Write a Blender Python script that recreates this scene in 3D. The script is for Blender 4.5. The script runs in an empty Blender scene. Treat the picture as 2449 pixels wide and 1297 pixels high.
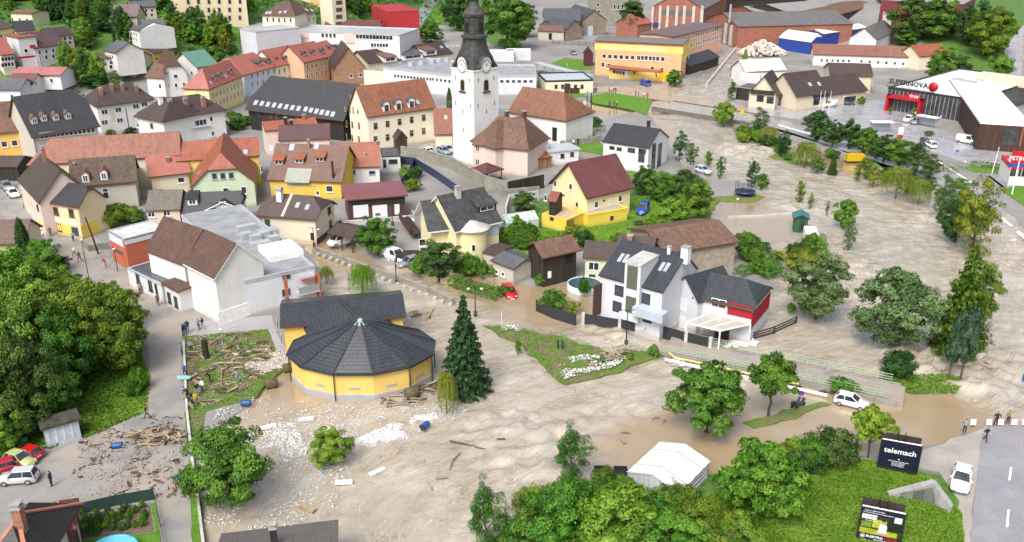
import bpy,bmesh,math,random
import numpy as np
from mathutils import Vector,Matrix,noise as mn
R=math.radians
random.seed(7)
scene=bpy.context.scene
COL=scene.collection
# ---------------------------------------------------------------- camera, sky, sun, exposure
FPX,CX,CY,CAMH,PITCH=2114.0,1224.5,648.5,52.0,R(22.3)
cam=bpy.data.cameras.new('camera');cam.sensor_width=36;cam.lens=FPX/2449*36
cam.clip_start=1;cam.clip_end=6000
cam_ob=bpy.data.objects.new('camera',cam);COL.objects.link(cam_ob)
cam_ob.location=(0,0,CAMH);cam_ob.rotation_euler=(R(90)-PITCH,0,0)
scene.camera=cam_ob
world=bpy.data.worlds.new('World');scene.world=world;world.use_nodes=True
wn,wl=world.node_tree.nodes,world.node_tree.links
SUN_EL,SUN_AZ=52,205
sky=wn.new('ShaderNodeTexSky');sky.sky_type='NISHITA';sky.sun_disc=False
sky.sun_elevation=R(SUN_EL);sky.sun_rotation=R(SUN_AZ);sky.air_density=1.0;sky.dust_density=6.0;sky.ozone_density=1.0
hs=wn.new('ShaderNodeHueSaturation');hs.inputs['Saturation'].default_value=0.6
wl.new(sky.outputs[0],hs.inputs['Color']);wl.new(hs.outputs[0],wn['Background'].inputs[0])
wn['Background'].inputs[1].default_value=0.13
sun=bpy.data.lights.new('sun','SUN');sun.energy=1.5;sun.angle=R(28);sun.color=(1.0,.98,.95)
sun_ob=bpy.data.objects.new('sun',sun);COL.objects.link(sun_ob)
sun_ob.rotation_euler=(R(90-SUN_EL),0,R(180-SUN_AZ))
sun_ob.location=(0,0,200)
scene.view_settings.view_transform='Standard';scene.view_settings.look='None'
scene.view_settings.exposure=0.7;scene.view_settings.gamma=1.0
scene.cycles.max_bounces=5;scene.cycles.diffuse_bounces=2;scene.cycles.glossy_bounces=2
scene.cycles.transmission_bounces=3;scene.cycles.transparent_max_bounces=6
# ---------------------------------------------------------------- the lie of the land
FWD=Vector((0,math.cos(PITCH),-math.sin(PITCH)));UPV=Vector((0,math.sin(PITCH),math.cos(PITCH)))
EYE=Vector((0,0,CAMH))
def ray(px,py):
 return FWD+Vector((1,0,0))*((px-CX)/FPX)+UPV*((CY-py)/FPX)
def sm(a,b,t):
 t=min(1,max(0,(t-a)/(b-a)));return t*t*(3-2*t)
TOWN=.3
def H(x,y):
 s=y-x
 h=17*sm(358,432,s)*sm(-30,-95,x)+.16*max(0,s-455)*sm(-30,-90,x)
 h+=10*sm(300,370,y)*sm(125,168,x)
 h+=.22*max(0,y-640)
 return TOWN+h
def G(px,py,z=0.0):
 d=ray(px,py);return EYE+d*((z-CAMH)/d.z)
def GT(px,py,dz=0.0):
 d=ray(px,py);t=40.0;st=4.0
 for _ in range(600):
  p=EYE+d*t
  if p.z-dz<=H(p.x,p.y):break
  t+=st
 a,b=t-st,t
 for _ in range(20):
  m=(a+b)/2;p=EYE+d*m
  if p.z-dz<=H(p.x,p.y):b=m
  else:a=m
 p=EYE+d*b;return Vector((p.x,p.y,p.z))
def ZT(p,py):
 D=p.y;t=(CY-py)/FPX
 dy=math.cos(PITCH)+math.sin(PITCH)*t;dz=-math.sin(PITCH)+math.cos(PITCH)*t
 return CAMH+dz/dy*D
def WPX(p,w):
 return w/FPX*(p-EYE).dot(FWD)
 # ---------------------------------------------------------------- materials
MAT={}
def nt(name):
 m=bpy.data.materials.new(name);m.use_nodes=True
 n=m.node_tree.nodes;return m,n,m.node_tree.links,n['Principled BSDF']
def N(n,kind,**kw):
 x=n.new('ShaderNode'+kind)
 for k,v in kw.items():
  if k in x.inputs:x.inputs[k].default_value=v
  else:setattr(x,k,v)
 return x
def c4(c):return(c[0],c[1],c[2],1)
def mul(c,f):return tuple(min(1,x*f)for x in c)
def S(r,g,b):
 f=lambda v:(v/255/12.92)if v<=10 else((v/255+.055)/1.055)**2.4
 return(f(r),f(g),f(b))
def ramp(n,l,src,stops):
 r=n.new('ShaderNodeValToRGB');e=r.color_ramp.elements
 e[0].position,e[0].color=stops[0][0],c4(stops[0][1]);e[1].position,e[1].color=stops[-1][0],c4(stops[-1][1])
 for p,c in stops[1:-1]:
  x=e.new(p);x.color=c4(c)
 l.new(src,r.inputs[0]);return r.outputs[0]
def mix(n,l,fac,a,b,mode='MIX'):
 m=n.new('ShaderNodeMix');m.data_type='RGBA';m.blend_type=mode
 for s,v in((0,fac),(6,a),(7,b)):
  if hasattr(v,'is_output')or isinstance(v,bpy.types.NodeSocket):l.new(v,m.inputs[s])
  elif s:m.inputs[s].default_value=c4(v)
  else:m.inputs[s].default_value=v
 return m.outputs[2]
def pos(n):return n.new('ShaderNodeNewGeometry').outputs['Position']
def tex(n,l,scale,vec=None,detail=5,rough=.6,stretch=None):
 t=N(n,'TexNoise',Scale=scale,Detail=detail,Roughness=rough)
 v=vec if vec is not None else pos(n)
 if stretch:
  mp=n.new('ShaderNodeMapping');mp.inputs['Scale'].default_value=stretch
  l.new(v,mp.inputs[0]);v=mp.outputs[0]
 l.new(v,t.inputs['Vector']);return t.outputs['Fac']
def bump(n,l,b,h,dist,strength=1.0):
 x=N(n,'Bump',Distance=dist,Strength=strength);l.new(h,x.inputs['Height']);l.new(x.outputs[0],b.inputs['Normal'])
def flat(name,c,rough=.6,metal=0,var=.12,scale=1.5,spec=.4):
 if name in MAT:return MAT[name]
 m,n,l,b=nt(name)
 t=tex(n,l,scale)
 l.new(ramp(n,l,t,[(.3,mul(c,1-var)),(.7,mul(c,1+var))]),b.inputs['Base Color'])
 b.inputs['Roughness'].default_value=rough;b.inputs['Metallic'].default_value=metal
 b.inputs['Specular IOR Level'].default_value=spec
 MAT[name]=m;return m
def plaster(name,c,dirt=.22,dirtc=(.16,.14,.11)):
 if name in MAT:return MAT[name]
 m,n,l,b=nt(name)
 base=ramp(n,l,tex(n,l,.35),[(.3,mul(c,.9)),(.7,mul(c,1.06))])
 st=tex(n,l,1.0,stretch=(1.6,1.6,.22),detail=7,rough=.75)
 f=ramp(n,l,st,[(.52,(0,0,0)),(.8,(dirt,)*3)])
 fine=tex(n,l,14,detail=2)
 g=mix(n,l,f,base,dirtc)
 sp=n.new('ShaderNodeSeparateXYZ');l.new(pos(n),sp.inputs[0]);tm=n.new('ShaderNodeMath');tm.operation='MULTIPLY_ADD';l.new(tex(n,l,.8,detail=5),tm.inputs[0]);tm.inputs[1].default_value=-1.1;l.new(sp.outputs[2],tm.inputs[2])
 g=mix(n,l,ramp(n,l,tm.outputs[0],[(.0,(.55,)*3),(.35,(0,0,0))]),g,(.27,.2,.13))
 g=mix(n,l,.25,g,ramp(n,l,fine,[(.3,mul(c,.82)),(.7,mul(c,1.1))]))
 l.new(g,b.inputs['Base Color']);b.inputs['Roughness'].default_value=.85;b.inputs['Specular IOR Level'].default_value=.25
 bump(n,l,b,fine,.02,.4)
 MAT[name]=m;return m
def tiles(name,c,c2=None,w=.45,h=.42,moss=None,mossamt=.45,gloss=.55,gap=.035):
 if name in MAT:return MAT[name]
 c2=c2 or mul(c,.62)
 m,n,l,b=nt(name)
 uv=n.new('ShaderNodeUVMap').outputs[0]
 br=N(n,'TexBrick',Scale=1.0);br.offset=.5
 br.inputs['Color1'].default_value=c4(c);br.inputs['Color2'].default_value=c4(c2);br.inputs['Mortar'].default_value=c4(mul(c2,.3))
 br.inputs['Mortar Size'].default_value=gap;br.inputs['Mortar Smooth'].default_value=.4;br.inputs['Bias'].default_value=-.15
 br.inputs['Brick Width'].default_value=w;br.inputs['Row Height'].default_value=h
 l.new(uv,br.inputs['Vector'])
 big=tex(n,l,.28,detail=7,rough=.65)
 col=mix(n,l,ramp(n,l,big,[(.35,(0,0,0)),(.72,(.7,.7,.7))]),br.outputs['Color'],mul(c2,.72))
 st=tex(n,l,1.3,vec=uv,stretch=(1.2,.18,1),detail=5,rough=.7)
 col=mix(n,l,ramp(n,l,st,[(.45,(0,0,0)),(.8,(.45,.45,.45))]),col,mul(c,1.35))
 if moss:
  mo=tex(n,l,.9,detail=8,rough=.75)
  col=mix(n,l,ramp(n,l,mo,[(.48,(0,0,0)),(.7,(mossamt,)*3)]),col,moss)
 l.new(col,b.inputs['Base Color']);b.inputs['Roughness'].default_value=gloss
 wv=N(n,'TexWave',Scale=1.0/h*.5/math.pi*math.pi,Distortion=0.0);wv.wave_type='BANDS';wv.bands_direction='Y';wv.wave_profile='SAW'
 wv.inputs['Scale'].default_value=1/(h*3.18309886)
 l.new(uv,wv.inputs['Vector'])
 bump(n,l,b,wv.outputs['Fac'],.1,.7)
 MAT[name]=m;return m
def sheetmetal(name,c,pitch=.5,rough=.4,metal=.0):
 if name in MAT:return MAT[name]
 m,n,l,b=nt(name)
 uv=n.new('ShaderNodeUVMap').outputs[0]
 wv=N(n,'TexWave');wv.wave_type='BANDS';wv.bands_direction='X';wv.inputs['Scale'].default_value=1/(pitch*3.18309886)
 l.new(uv,wv.inputs['Vector'])
 seam=ramp(n,l,wv.outputs['Fac'],[(.0,(.7,)*3),(.12,(1,1,1))])
 big=tex(n,l,.4,detail=7,rough=.7)
 col=ramp(n,l,big,[(.3,mul(c,.75)),(.5,c),(.75,mul(c,1.2))])
 col=mix(n,l,1.0,col,seam,'MULTIPLY')
 l.new(col,b.inputs['Base Color']);b.inputs['Roughness'].default_value=rough;b.inputs['Metallic'].default_value=metal
 bump(n,l,b,wv.outputs['Fac'],.05,.5)
 MAT[name]=m;return m
def planks(name,c,w=.22,horiz=False,var=.4):
 if name in MAT:return MAT[name]
 m,n,l,b=nt(name)
 uv=n.new('ShaderNodeUVMap').outputs[0]
 br=N(n,'TexBrick',Scale=1.0)
 br.inputs['Color1'].default_value=c4(mul(c,1-var));br.inputs['Color2'].default_value=c4(mul(c,1+var));br.inputs['Mortar'].default_value=c4(mul(c,.25))
 br.inputs['Mortar Size'].default_value=.02;br.inputs['Brick Width'].default_value=5.0 if horiz else w;br.inputs['Row Height'].default_value=w if horiz else 5.0
 br.offset=.5 if horiz else 0
 l.new(uv,br.inputs['Vector'])
 st=tex(n,l,1.6,detail=7,rough=.75)
 l.new(mix(n,l,ramp(n,l,st,[(.4,(0,0,0)),(.75,(.6,)*3)]),br.outputs['Color'],mul(c,.5)),b.inputs['Base Color'])
 b.inputs['Roughness'].default_value=.75
 bump(n,l,b,br.outputs['Fac'],-.02,.8)
 MAT[name]=m;return m
def brickwall(name,c):
 if name in MAT:return MAT[name]
 m,n,l,b=nt(name)
 uv=n.new('ShaderNodeUVMap').outputs[0]
 br=N(n,'TexBrick',Scale=1.0)
 br.inputs['Color1'].default_value=c4(mul(c,.75));br.inputs['Color2'].default_value=c4(mul(c,1.2));br.inputs['Mortar'].default_value=c4((.35,.3,.26))
 br.inputs['Mortar Size'].default_value=.015;br.inputs['Brick Width'].default_value=.5;br.inputs['Row Height'].default_value=.22
 l.new(uv,br.inputs['Vector'])
 st=tex(n,l,.5,detail=7,rough=.7)
 l.new(mix(n,l,ramp(n,l,st,[(.45,(0,0,0)),(.8,(.55,)*3)]),br.outputs['Color'],mul(c,.4)),b.inputs['Base Color'])
 b.inputs['Roughness'].default_value=.85
 MAT[name]=m;return m
def concrete(name,c,stain=.5,scale=.6):
 if name in MAT:return MAT[name]
 m,n,l,b=nt(name)
 t=tex(n,l,scale,detail=9,rough=.72);t2=tex(n,l,1.2,stretch=(1,1,.2),detail=6,rough=.7)
 col=ramp(n,l,t,[(.3,mul(c,.65)),(.5,c),(.72,mul(c,1.25))])
 col=mix(n,l,ramp(n,l,t2,[(.5,(0,0,0)),(.8,(stain,)*3)]),col,mul(c,.4))
 l.new(col,b.inputs['Base Color']);b.inputs['Roughness'].default_value=.8
 bump(n,l,b,t,.04,.5)
 MAT[name]=m;return m
def glassmat(name='window_glass',c=(.02,.025,.03),rough=.12):
 if name in MAT:return MAT[name]
 m,n,l,b=nt(name)
 t=tex(n,l,.55,detail=2)
 l.new(ramp(n,l,t,[(.35,mul(c,.5)),(.65,mul(c,3.2))]),b.inputs['Base Color'])
 b.inputs['Roughness'].default_value=rough;b.inputs['Specular IOR Level'].default_value=.6
 MAT[name]=m;return m
GLASS=glassmat()
SKYGLASS=flat('roof_window_glass',(.35,.4,.45),.08,spec=.9)  # pale blue base colour stands in for the reflected sky
WHITE=flat('white_paint',(.8,.8,.79),.5,var=.05)
WOODF=flat('brown_window_frame',(.12,.055,.025),.6)
DARK=flat('dark_metal',(.025,.027,.03),.45)
GREY=flat('grey_metal',(.35,.36,.38),.4)
ZINC=flat('zinc_sheet',(.5,.52,.55),.35,metal=.3)
# ---------------------------------------------------------------- mesh building
def link(o,parent=None):
 COL.objects.link(o)
 if parent is not None:o.parent=parent
 return o
def tag(o,label=None,cat=None,group=None,kind=None):
 for k,v in(('label',label),('category',cat),('group',group),('kind',kind)):
  if v:o[k]=v
 return o
def empty(name,loc,rz=0,label=None,cat=None,group=None):
 o=bpy.data.objects.new(name,None);o.location=loc;o.rotation_euler=(0,0,rz);o.empty_display_size=.3
 COL.objects.link(o);return tag(o,label,cat,group)
class MB:
 """collects polygons; build() links them as one mesh object with planar UVs in metres"""
 def __init__(s):s.v=[];s.f=[];s.m=[];s.sm=[]
 def poly(s,pts,mi=0,smooth=False):
  b=len(s.v);s.v+=[tuple(p)for p in pts];s.f.append(tuple(range(b,b+len(pts))));s.m.append(mi);s.sm.append(smooth)
 def mesh(s,verts,faces,mi=0,smooth=False):
  b=len(s.v);s.v+=[tuple(p)for p in verts]
  for f in faces:s.f.append(tuple(b+i for i in f));s.m.append(mi);s.sm.append(smooth)
 def box(s,a,b,mi=0,M=None):
  (x0,y0,z0),(x1,y1,z1)=a,b
  if x0>x1:x0,x1=x1,x0
  if y0>y1:y0,y1=y1,y0
  if z0>z1:z0,z1=z1,z0
  vs=[Vector(p)for p in((x0,y0,z0),(x1,y0,z0),(x1,y1,z0),(x0,y1,z0),(x0,y0,z1),(x1,y0,z1),(x1,y1,z1),(x0,y1,z1))]
  if M is not None:vs=[M@p for p in vs]
  s.mesh(vs,[(0,3,2,1),(4,5,6,7),(0,1,5,4),(1,2,6,5),(2,3,7,6),(3,0,4,7)],mi)
 def bar(s,p,q,w,h=None,mi=0,up=(0,0,1)):
  h=h or w;p,q=Vector(p),Vector(q);d=q-p
  if d.length<1e-6:return
  L=d.length;d=d/L;u=Vector(up)
  if abs(d.dot(u))>.98:u=Vector((1,0,0))
  x=d.cross(u).normalized();z=x.cross(d)
  M=Matrix((x,d,z)).transposed().to_4x4();M.translation=p
  s.box((-w/2,0,-h/2),(w/2,L,h/2),mi,M)
 def tube(s,pts,rad,n=8,mi=0,cap=True,smooth=True):
  pts=[Vector(p)for p in pts];rad=rad if hasattr(rad,'__len__')else[rad]*len(pts)
  vs=[];pu=None
  for i,p in enumerate(pts):
   d=(pts[min(i+1,len(pts)-1)]-pts[max(i-1,0)]).normalized()
   u=Vector((0,0,1))if abs(d.z)<.95 else Vector((1,0,0))
   if pu is not None:u=pu
   x=d.cross(u);x=x.normalized()if x.length>1e-4 else Vector((1,0,0));y=x.cross(d).normalized();pu=y
   for k in range(n):
    a=2*math.pi*k/n;vs.append(p+x*(math.cos(a)*rad[i])+y*(math.sin(a)*rad[i]))
  fs=[]
  for i in range(len(pts)-1):
   for k in range(n):
    k2=(k+1)%n;fs.append((i*n+k,i*n+k2,(i+1)*n+k2,(i+1)*n+k))
  s.mesh(vs,fs,mi,smooth)
  if cap:
   s.poly(vs[:n][::-1]if False else[vs[k]for k in range(n-1,-1,-1)],mi);s.poly(vs[-n:],mi)
 def lathe(s,prof,c=(0,0,0),n=16,mi=0,smooth=True,a0=0):
  vs=[]
  for r,z in prof:
   for k in range(n):
    a=a0+2*math.pi*k/n;vs.append((c[0]+r*math.cos(a),c[1]+r*math.sin(a),c[2]+z))
  fs=[(i*n+k,i*n+(k+1)%n,(i+1)*n+(k+1)%n,(i+1)*n+k)for i in range(len(prof)-1)for k in range(n)]
  s.mesh(vs,fs,mi,smooth)
 def prism(s,prof,a,b,M=None,mi=0):
  """profile (y,z) points, extruded along x from a to b"""
  n=len(prof);A=[Vector((a,y,z))for y,z in prof];B=[Vector((b,y,z))for y,z in prof]
  if M is not None:A=[M@p for p in A];B=[M@p for p in B]
  s.mesh(A+B,[tuple(range(n-1,-1,-1)),tuple(range(n,2*n))]+[(i,(i+1)%n,n+(i+1)%n,n+i)for i in range(n)],mi)
 def data(s,name,mats):
  me=bpy.data.meshes.new(name);me.from_pydata(s.v,[],s.f)
  mats=mats if isinstance(mats,(list,tuple))else[mats]
  for m in mats:me.materials.append(m)
  me.polygons.foreach_set('material_index',s.m);me.polygons.foreach_set('use_smooth',s.sm)
  me.update()
  bm=bmesh.new();bm.from_mesh(me);bmesh.ops.recalc_face_normals(bm,faces=bm.faces);bm.to_mesh(me);bm.free()
  uvproject(me);return me
 def build(s,name,mats,parent=None,loc=None):
  o=bpy.data.objects.new(name,s.data(name,mats))
  if loc is not None:o.location=loc
  return link(o,parent)
def uvproject(me):
 uv=me.uv_layers.new(name='uv');co=me.vertices
 for p in me.polygons:
  n=p.normal
  e=Vector((-n.y,n.x,0))
  e=e.normalized()if e.length>1e-3 else Vector((1,0,0))
  t=n.cross(e)
  for li in p.loop_indices:
   q=co[me.loops[li].vertex_index].co;uv.data[li].uv=(q.dot(e),q.dot(t))
   # ---------------------------------------------------------------- buildings
WCACHE={}
def win_mesh(w,h,frame,glass,style):
 key=(round(w,2),round(h,2),frame.name,glass.name,style)
 if key in WCACHE:return WCACHE[key]
 fr,pn=MB(),MB()
 f=.09 if w<2 else .08
 def ring(x0,x1,z0,z1,t,y0,y1,mi=0):
  fr.box((x0,y0,z0),(x0+t,y1,z1),mi);fr.box((x1-t,y0,z0),(x1,y1,z1),mi)
  fr.box((x0+t,y0,z0),(x1-t,y1,z0+t),mi);fr.box((x0+t,y0,z1-t),(x1-t,y1,z1),mi)
 x0,x1,z0,z1=-w/2,w/2,-h/2,h/2
 if 't' in style:
  ring(x0-.2,x1+.2,z0-.2,z1+.2,.2,-.02,.03,1)
 ring(x0,x1,z0,z1,f,-.02,.06)
 if 'm' in style:fr.box((-f/2,-.02,z0+f),(f/2,.05,z1-f))
 if 'M' in style:
  k=max(2,int(round(w/.9)))
  for i in range(1,k):x=x0+w*i/k;fr.box((x-f/2,-.02,z0+f),(x+f/2,.05,z1-f))
 if 'x' in style:fr.box((x0+f,-.02,z1-h*.38),(x1-f,.048,z1-h*.38+f*.8))
 if 's' in style:fr.box((x0-.08,0,z0-.08),(x1+.08,.16,z0))
 pn.poly([(x0+f/2,.018,z0+f/2),(x0+f/2,.018,z1-f/2),(x1-f/2,.018,z1-f/2),(x1-f/2,.018,z0+f/2)][::-1],0)
 WCACHE[key]=(fr,pn,{});return WCACHE[key]
class Blk:
 """one roofed block of a building; keeps its face planes so that windows, chimneys and roof lights can be set on them"""
 def __init__(s,M,faces):s.M=M;s.faces=faces;s.near=False
 def at(s,face,px,py,back=False):
  p0,n,e,u=s.faces[face];d=ray(px,py);t=(p0-EYE).dot(n)/d.dot(n)
  return EYE+d*t
 def frame(s,face,p):
  p0,n,e,u=s.faces[face]
  M=Matrix((n.cross(u),n,u)).transposed().to_4x4();M.translation=p;return M
TRIM=flat('cream_surround',(.55,.42,.2),.7)
class Bld:
 def __init__(s,name,label,cat,group=None,near=False,base=-.9):
  s.name,s.label,s.cat,s.group,s.root,s.near,s.base=name,label,cat,group,None,near,base
 def _root(s,p):
  if s.root is None:s.root=empty(s.name,p,0,s.label,s.cat,s.group)
  return s.root
 def put(s,mb,name,mats,M):
  o=bpy.data.objects.new(name,mb.data(name,mats));link(o,s.root);o.matrix_world=M if False else M
  o.matrix_parent_inverse=Matrix.Identity(4);o.matrix_basis=Matrix.Translation(-s.root.location)@M
  return o
 def corner(s,P,he,z0):
  if z0 is not None:return G(P[0],P[1],z0+he),z0
  p=GT(P[0],P[1],he);return p,p.z-he
 def block(s,P0,P1,he,W,rh=3,wall=None,roof=None,ov=.5,k=(1,1),d=(0,0),z0=None,ry=.5,front=False,t=.22,L=None,trim=None,pw=.45,gablewall=None,snap=None):
  A,z=s.corner(P0,he,z0);B=G(P1[0],P1[1],z+he)
  ex=(B-A);ex.z=0;Lx=ex.length;ex.normalize();ey=Vector((-ex.y,ex.x,0))
  def across(w,org,dirn,zz):
   if isinstance(w,tuple):return abs((G(w[0],w[1],zz)-org).dot(dirn))
   return w
  Wd=across(W,A,ey,z+he)
  if front:
   A,ex,ey,Lx,Wd=B,ey,-ex,Wd,Lx
  if L:Lx=L
  M=Matrix((ex,ey,Vector((0,0,1)))).transposed().to_4x4();M.translation=Vector((A.x,A.y,z))
  s._root(M.translation+M.to_3x3()@Vector((Lx/2,Wd/2,0)))
  yr=ry*Wd
  if isinstance(rh,tuple):
   q=A+ey*yr;dd=ray(*rh);tt=(q-EYE).dot(ey)/dd.dot(ey);rh=max(.4,(EYE+dd*tt).z-z-he)
  Li=M.inverted()
  kl,kr=k;dl,dr=d
  ze,zr=he,he+rh
  def ly(kk):return kk*yr,Wd-kk*(Wd-yr),ze+kk*rh
  rf=MB();up=[]
  yl0,yl1,zl=ly(kl);yr0,yr1,zrr=ly(kr)
  RL,RR=(dl,yr,zr),(Lx-dr,yr,zr)
  fr_=[(0,0,ze),(Lx,0,ze)]+([(Lx,yr0,zrr)]if 0<kr<1 else[])+[RR,RL]+([(0,yl0,zl)]if 0<kl<1 else[])
  up.append(fr_)
  if ry<.999:
   up.append([(Lx,Wd,ze),(0,Wd,ze)]+([(0,yl1,zl)]if 0<kl<1 else[])+[RL,RR]+([(Lx,yr1,zrr)]if 0<kr<1 else[]))
  if kl<1:up.append([(0,yl1,zl),(0,yl0,zl),RL])
  if kr<1:up.append([(Lx,yr0,zrr),(Lx,yr1,zrr),RR])
  bm=bmesh.new();cache={}
  def vv(p):
   kx=tuple(round(c,4)for c in p)
   if kx not in cache:cache[kx]=bm.verts.new(p)
   return cache[kx]
  for f in up:
   fs=[]
   for p in f:
    v=vv(p)
    if v not in fs:fs.append(v)
   if len(fs)>2:bm.faces.new(fs)
  bmesh.ops.recalc_face_normals(bm,faces=bm.faces)
  bm.normal_update()
  if sum(f.normal.z for f in bm.faces)<0:bmesh.ops.reverse_faces(bm,faces=bm.faces)
  top=list(bm.faces)
  ret=bmesh.ops.extrude_face_region(bm,geom=top)
  nv=[g for g in ret['geom']if isinstance(g,bmesh.types.BMVert)]
  low=set(v for f in top for v in f.verts)
  for v in low:v.co.z-=t
  bmesh.ops.recalc_face_normals(bm,faces=bm.faces)
  for f in bm.faces:
   f.material_index=0 if f.normal.z>.15 and min(v.co.z for v in f.verts)>ze-t*.5 else 1
  rme=bpy.data.meshes.new('roof');bm.to_mesh(rme);bm.free()
  rme.materials.append(roof);rme.materials.append(trim or WOODF);uvproject(rme)
  ro=bpy.data.objects.new('roof',rme);link(ro,s.root);ro.matrix_basis=Matrix.Translation(-s.root.location)@M
  def hy(y):return(ze+rh*(y/yr if y<=yr else(Wd-y)/(Wd-yr))if ry<.999 else ze+rh*y/Wd)-t
  zb=s.base;wb=MB()
  kmin=min(kl,kr)
  o=ov;o2=min(ov,Wd*.2)
  cut=ze+max(kmin,o2/yr)*rh-t
  ya,yb=o2,(Wd-o2 if ry<.999 else Wd-.05)
  def prof(cz):
   P=[(ya,zb),(yb,zb)]
   hb=hy(yb)
   P.append((yb,min(hb,cz)))
   if cz<zr-t-.01 and ry<.999:
    a1=yr*(cz+t-ze)/rh;b1=Wd-(Wd-yr)*(cz+t-ze)/rh
    if b1<yb-.01:P.append((b1,cz))
    if a1>ya+.01:P.append((a1,cz))
   elif ry<.999:P.append((yr,zr-t))
   P.append((ya,min(hy(ya),cz)))
   return P
  wb.prism(prof(cut-.01),o,Lx-o)
  gm=0
  for kk,x0,x1 in((kl,o,o+.3),(kr,Lx-o-.3,Lx-o)):
   if kk>kmin+.01:
    g0=MB();wb.prism(prof(ze+kk*rh-t-.01),x0-.004,x1+.004,mi=0)
  wo=s.put(wb,'wall',[wall],M)
  if trim is not None and trim!=wall and False:pass
  m3=M.to_3x3();X,Y,Z=ex.copy(),ey.copy(),Vector((0,0,1))
  P=lambda x,y,zz:M@Vector((x,y,zz))
  sl=Vector((0,yr,rh)).normalized();nf=Vector((0,-rh,yr)).normalized()
  F={'F':(P(0,ya,0),-Y,X,Z),'K':(P(0,yb,0),Y,-X,Z),'L':(P(o,0,0),-X,-Y,Z),'R':(P(Lx-o,0,0),X,Y,Z),'f':(P(0,0,ze),m3@nf,X,m3@sl)}
  if ry<.999:
   wk=Wd-yr
   F['k']=(P(0,Wd,ze),m3@Vector((0,rh,wk)).normalized(),-X,m3@Vector((0,-wk,rh)).normalized())
  if kl<1 and dl>0:
   hrise=(1-kl)*rh;F['l']=(P(0,yr,zl),m3@Vector((-hrise,0,dl)).normalized(),-Y,m3@Vector((dl,0,hrise)).normalized())
  if kr<1 and dr>0:
   hrise=(1-kr)*rh;F['r']=(P(Lx,yr,zrr),m3@Vector((hrise,0,dr)).normalized(),Y,m3@Vector((-dr,0,hrise)).normalized())
  if front:
   F={'R':F['F'],'F':F['L'],'K':F['R'],'L':F['K'],'r':F['f'],'l':F.get('k'),'f':F.get('l')}
  b=Blk(M,F);b.L,b.W,b.he,b.rh,b.z,b.bld=Lx,Wd,he,rh,z,s
  return b
 def flat(s,P0,P1,he,W,wall,roof=None,para=.4,z0=None,zb=None,cap=None,L=None,lean=0):
  A,z=s.corner(P0,he,z0);B=G(P1[0],P1[1],z+he)
  ex=(B-A);ex.z=0;Lx=L or ex.length;ex.normalize();ey=Vector((-ex.y,ex.x,0))
  Wd=abs((G(W[0],W[1],z+he)-A).dot(ey))if isinstance(W,tuple)else W
  M=Matrix((ex,ey,Vector((0,0,1)))).transposed().to_4x4();M.translation=Vector((A.x,A.y,z))
  s._root(M.translation+M.to_3x3()@Vector((Lx/2,Wd/2,0)))
  wb=MB();wb.box((0,0,s.base if zb is None else zb),(Lx,Wd,he-para));s.put(wb,'wall',[wall],M)
  rb=MB();q=.25
  if para>.05:
   zt=he-para
   for a,b in(((-.06,-.06,zt),(Lx+.06,q,he)),((-.06,Wd-q,zt),(Lx+.06,Wd+.06,he)),((-.06,q,zt),(q,Wd-q,he)),((Lx-q,q,zt),(Lx+.06,Wd-q,he))):rb.box(a,b,1)
   rb.box((q,q,zt),(Lx-q,Wd-q,zt+.12),0)
  else:
   rb.box((-.3,-.3,he),(Lx+.3,Wd+.3,he+.3),0)
  s.put(rb,'roof',[roof or MAT['flat_roof'],cap or ZINC],M)
  m3=M.to_3x3();P=lambda x,y,zz:M@Vector((x,y,zz));X,Y,Z=ex,ey,Vector((0,0,1))
  F={'F':(P(0,0,0),-Y,X,Z),'K':(P(0,Wd,0),Y,-X,Z),'L':(P(0,0,0),-X,-Y,Z),'R':(P(Lx,0,0),X,Y,Z),'T':(P(0,0,he-para+.12),Z,X,Y)}
  b=Blk(M,F);b.L,b.W,b.he,b.rh,b.z,b.bld=Lx,Wd,he,0,z,s;return b
  # ---- things set on the faces
 def win(s,b,face,pts,w=1.0,h=1.3,frame=None,glass=None,style='s',name='window'):
  frame=frame or WHITE;glass=glass or GLASS
  fr,pn,cache=win_mesh(w,h,frame,glass,style)
  for px,py in pts:
   M=Matrix.Translation(-s.root.location)@b.frame(face,b.at(face,px,py))
   if s.near:
    if 'n' not in cache:cache['n']=(fr.data(name,[frame,TRIM]),pn.data('pane',[glass]))
    o=bpy.data.objects.new(name,cache['n'][0]);link(o,s.root);o.matrix_basis=M
    q=bpy.data.objects.new('pane',cache['n'][1]);link(q,o)
   else:
    if 'f' not in cache:
     mb=MB();mb.mesh(fr.v,fr.f);mb.m=[2*0 if i==0 else 1 for i in fr.m];mb.mesh(pn.v,pn.f,2);mb.sm=[False]*len(mb.f)
     cache['f']=mb.data(name,[frame,TRIM,glass])
    o=bpy.data.objects.new(name,cache['f']);link(o,s.root);o.matrix_basis=M
 def row(s,b,face,p,q,n,w=1.0,h=1.3,**kw):
  pts=[(p[0]+(q[0]-p[0])*i/max(1,n-1),p[1]+(q[1]-p[1])*i/max(1,n-1))for i in range(n)]
  s.win(b,face,pts,w,h,**kw)
 def panel(s,b,face,p,q,mat,depth=.05,name='panel',z=None):
  """a flat panel on a face between two opposite corners given in the picture"""
  M=b.frame(face,b.at(face,*p));Q=M.inverted()@b.at(face,*q)
  mb=MB();mb.box((0,-.03,0),(Q.x,depth,Q.z));return s.put(mb,name,[mat],M)
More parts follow.
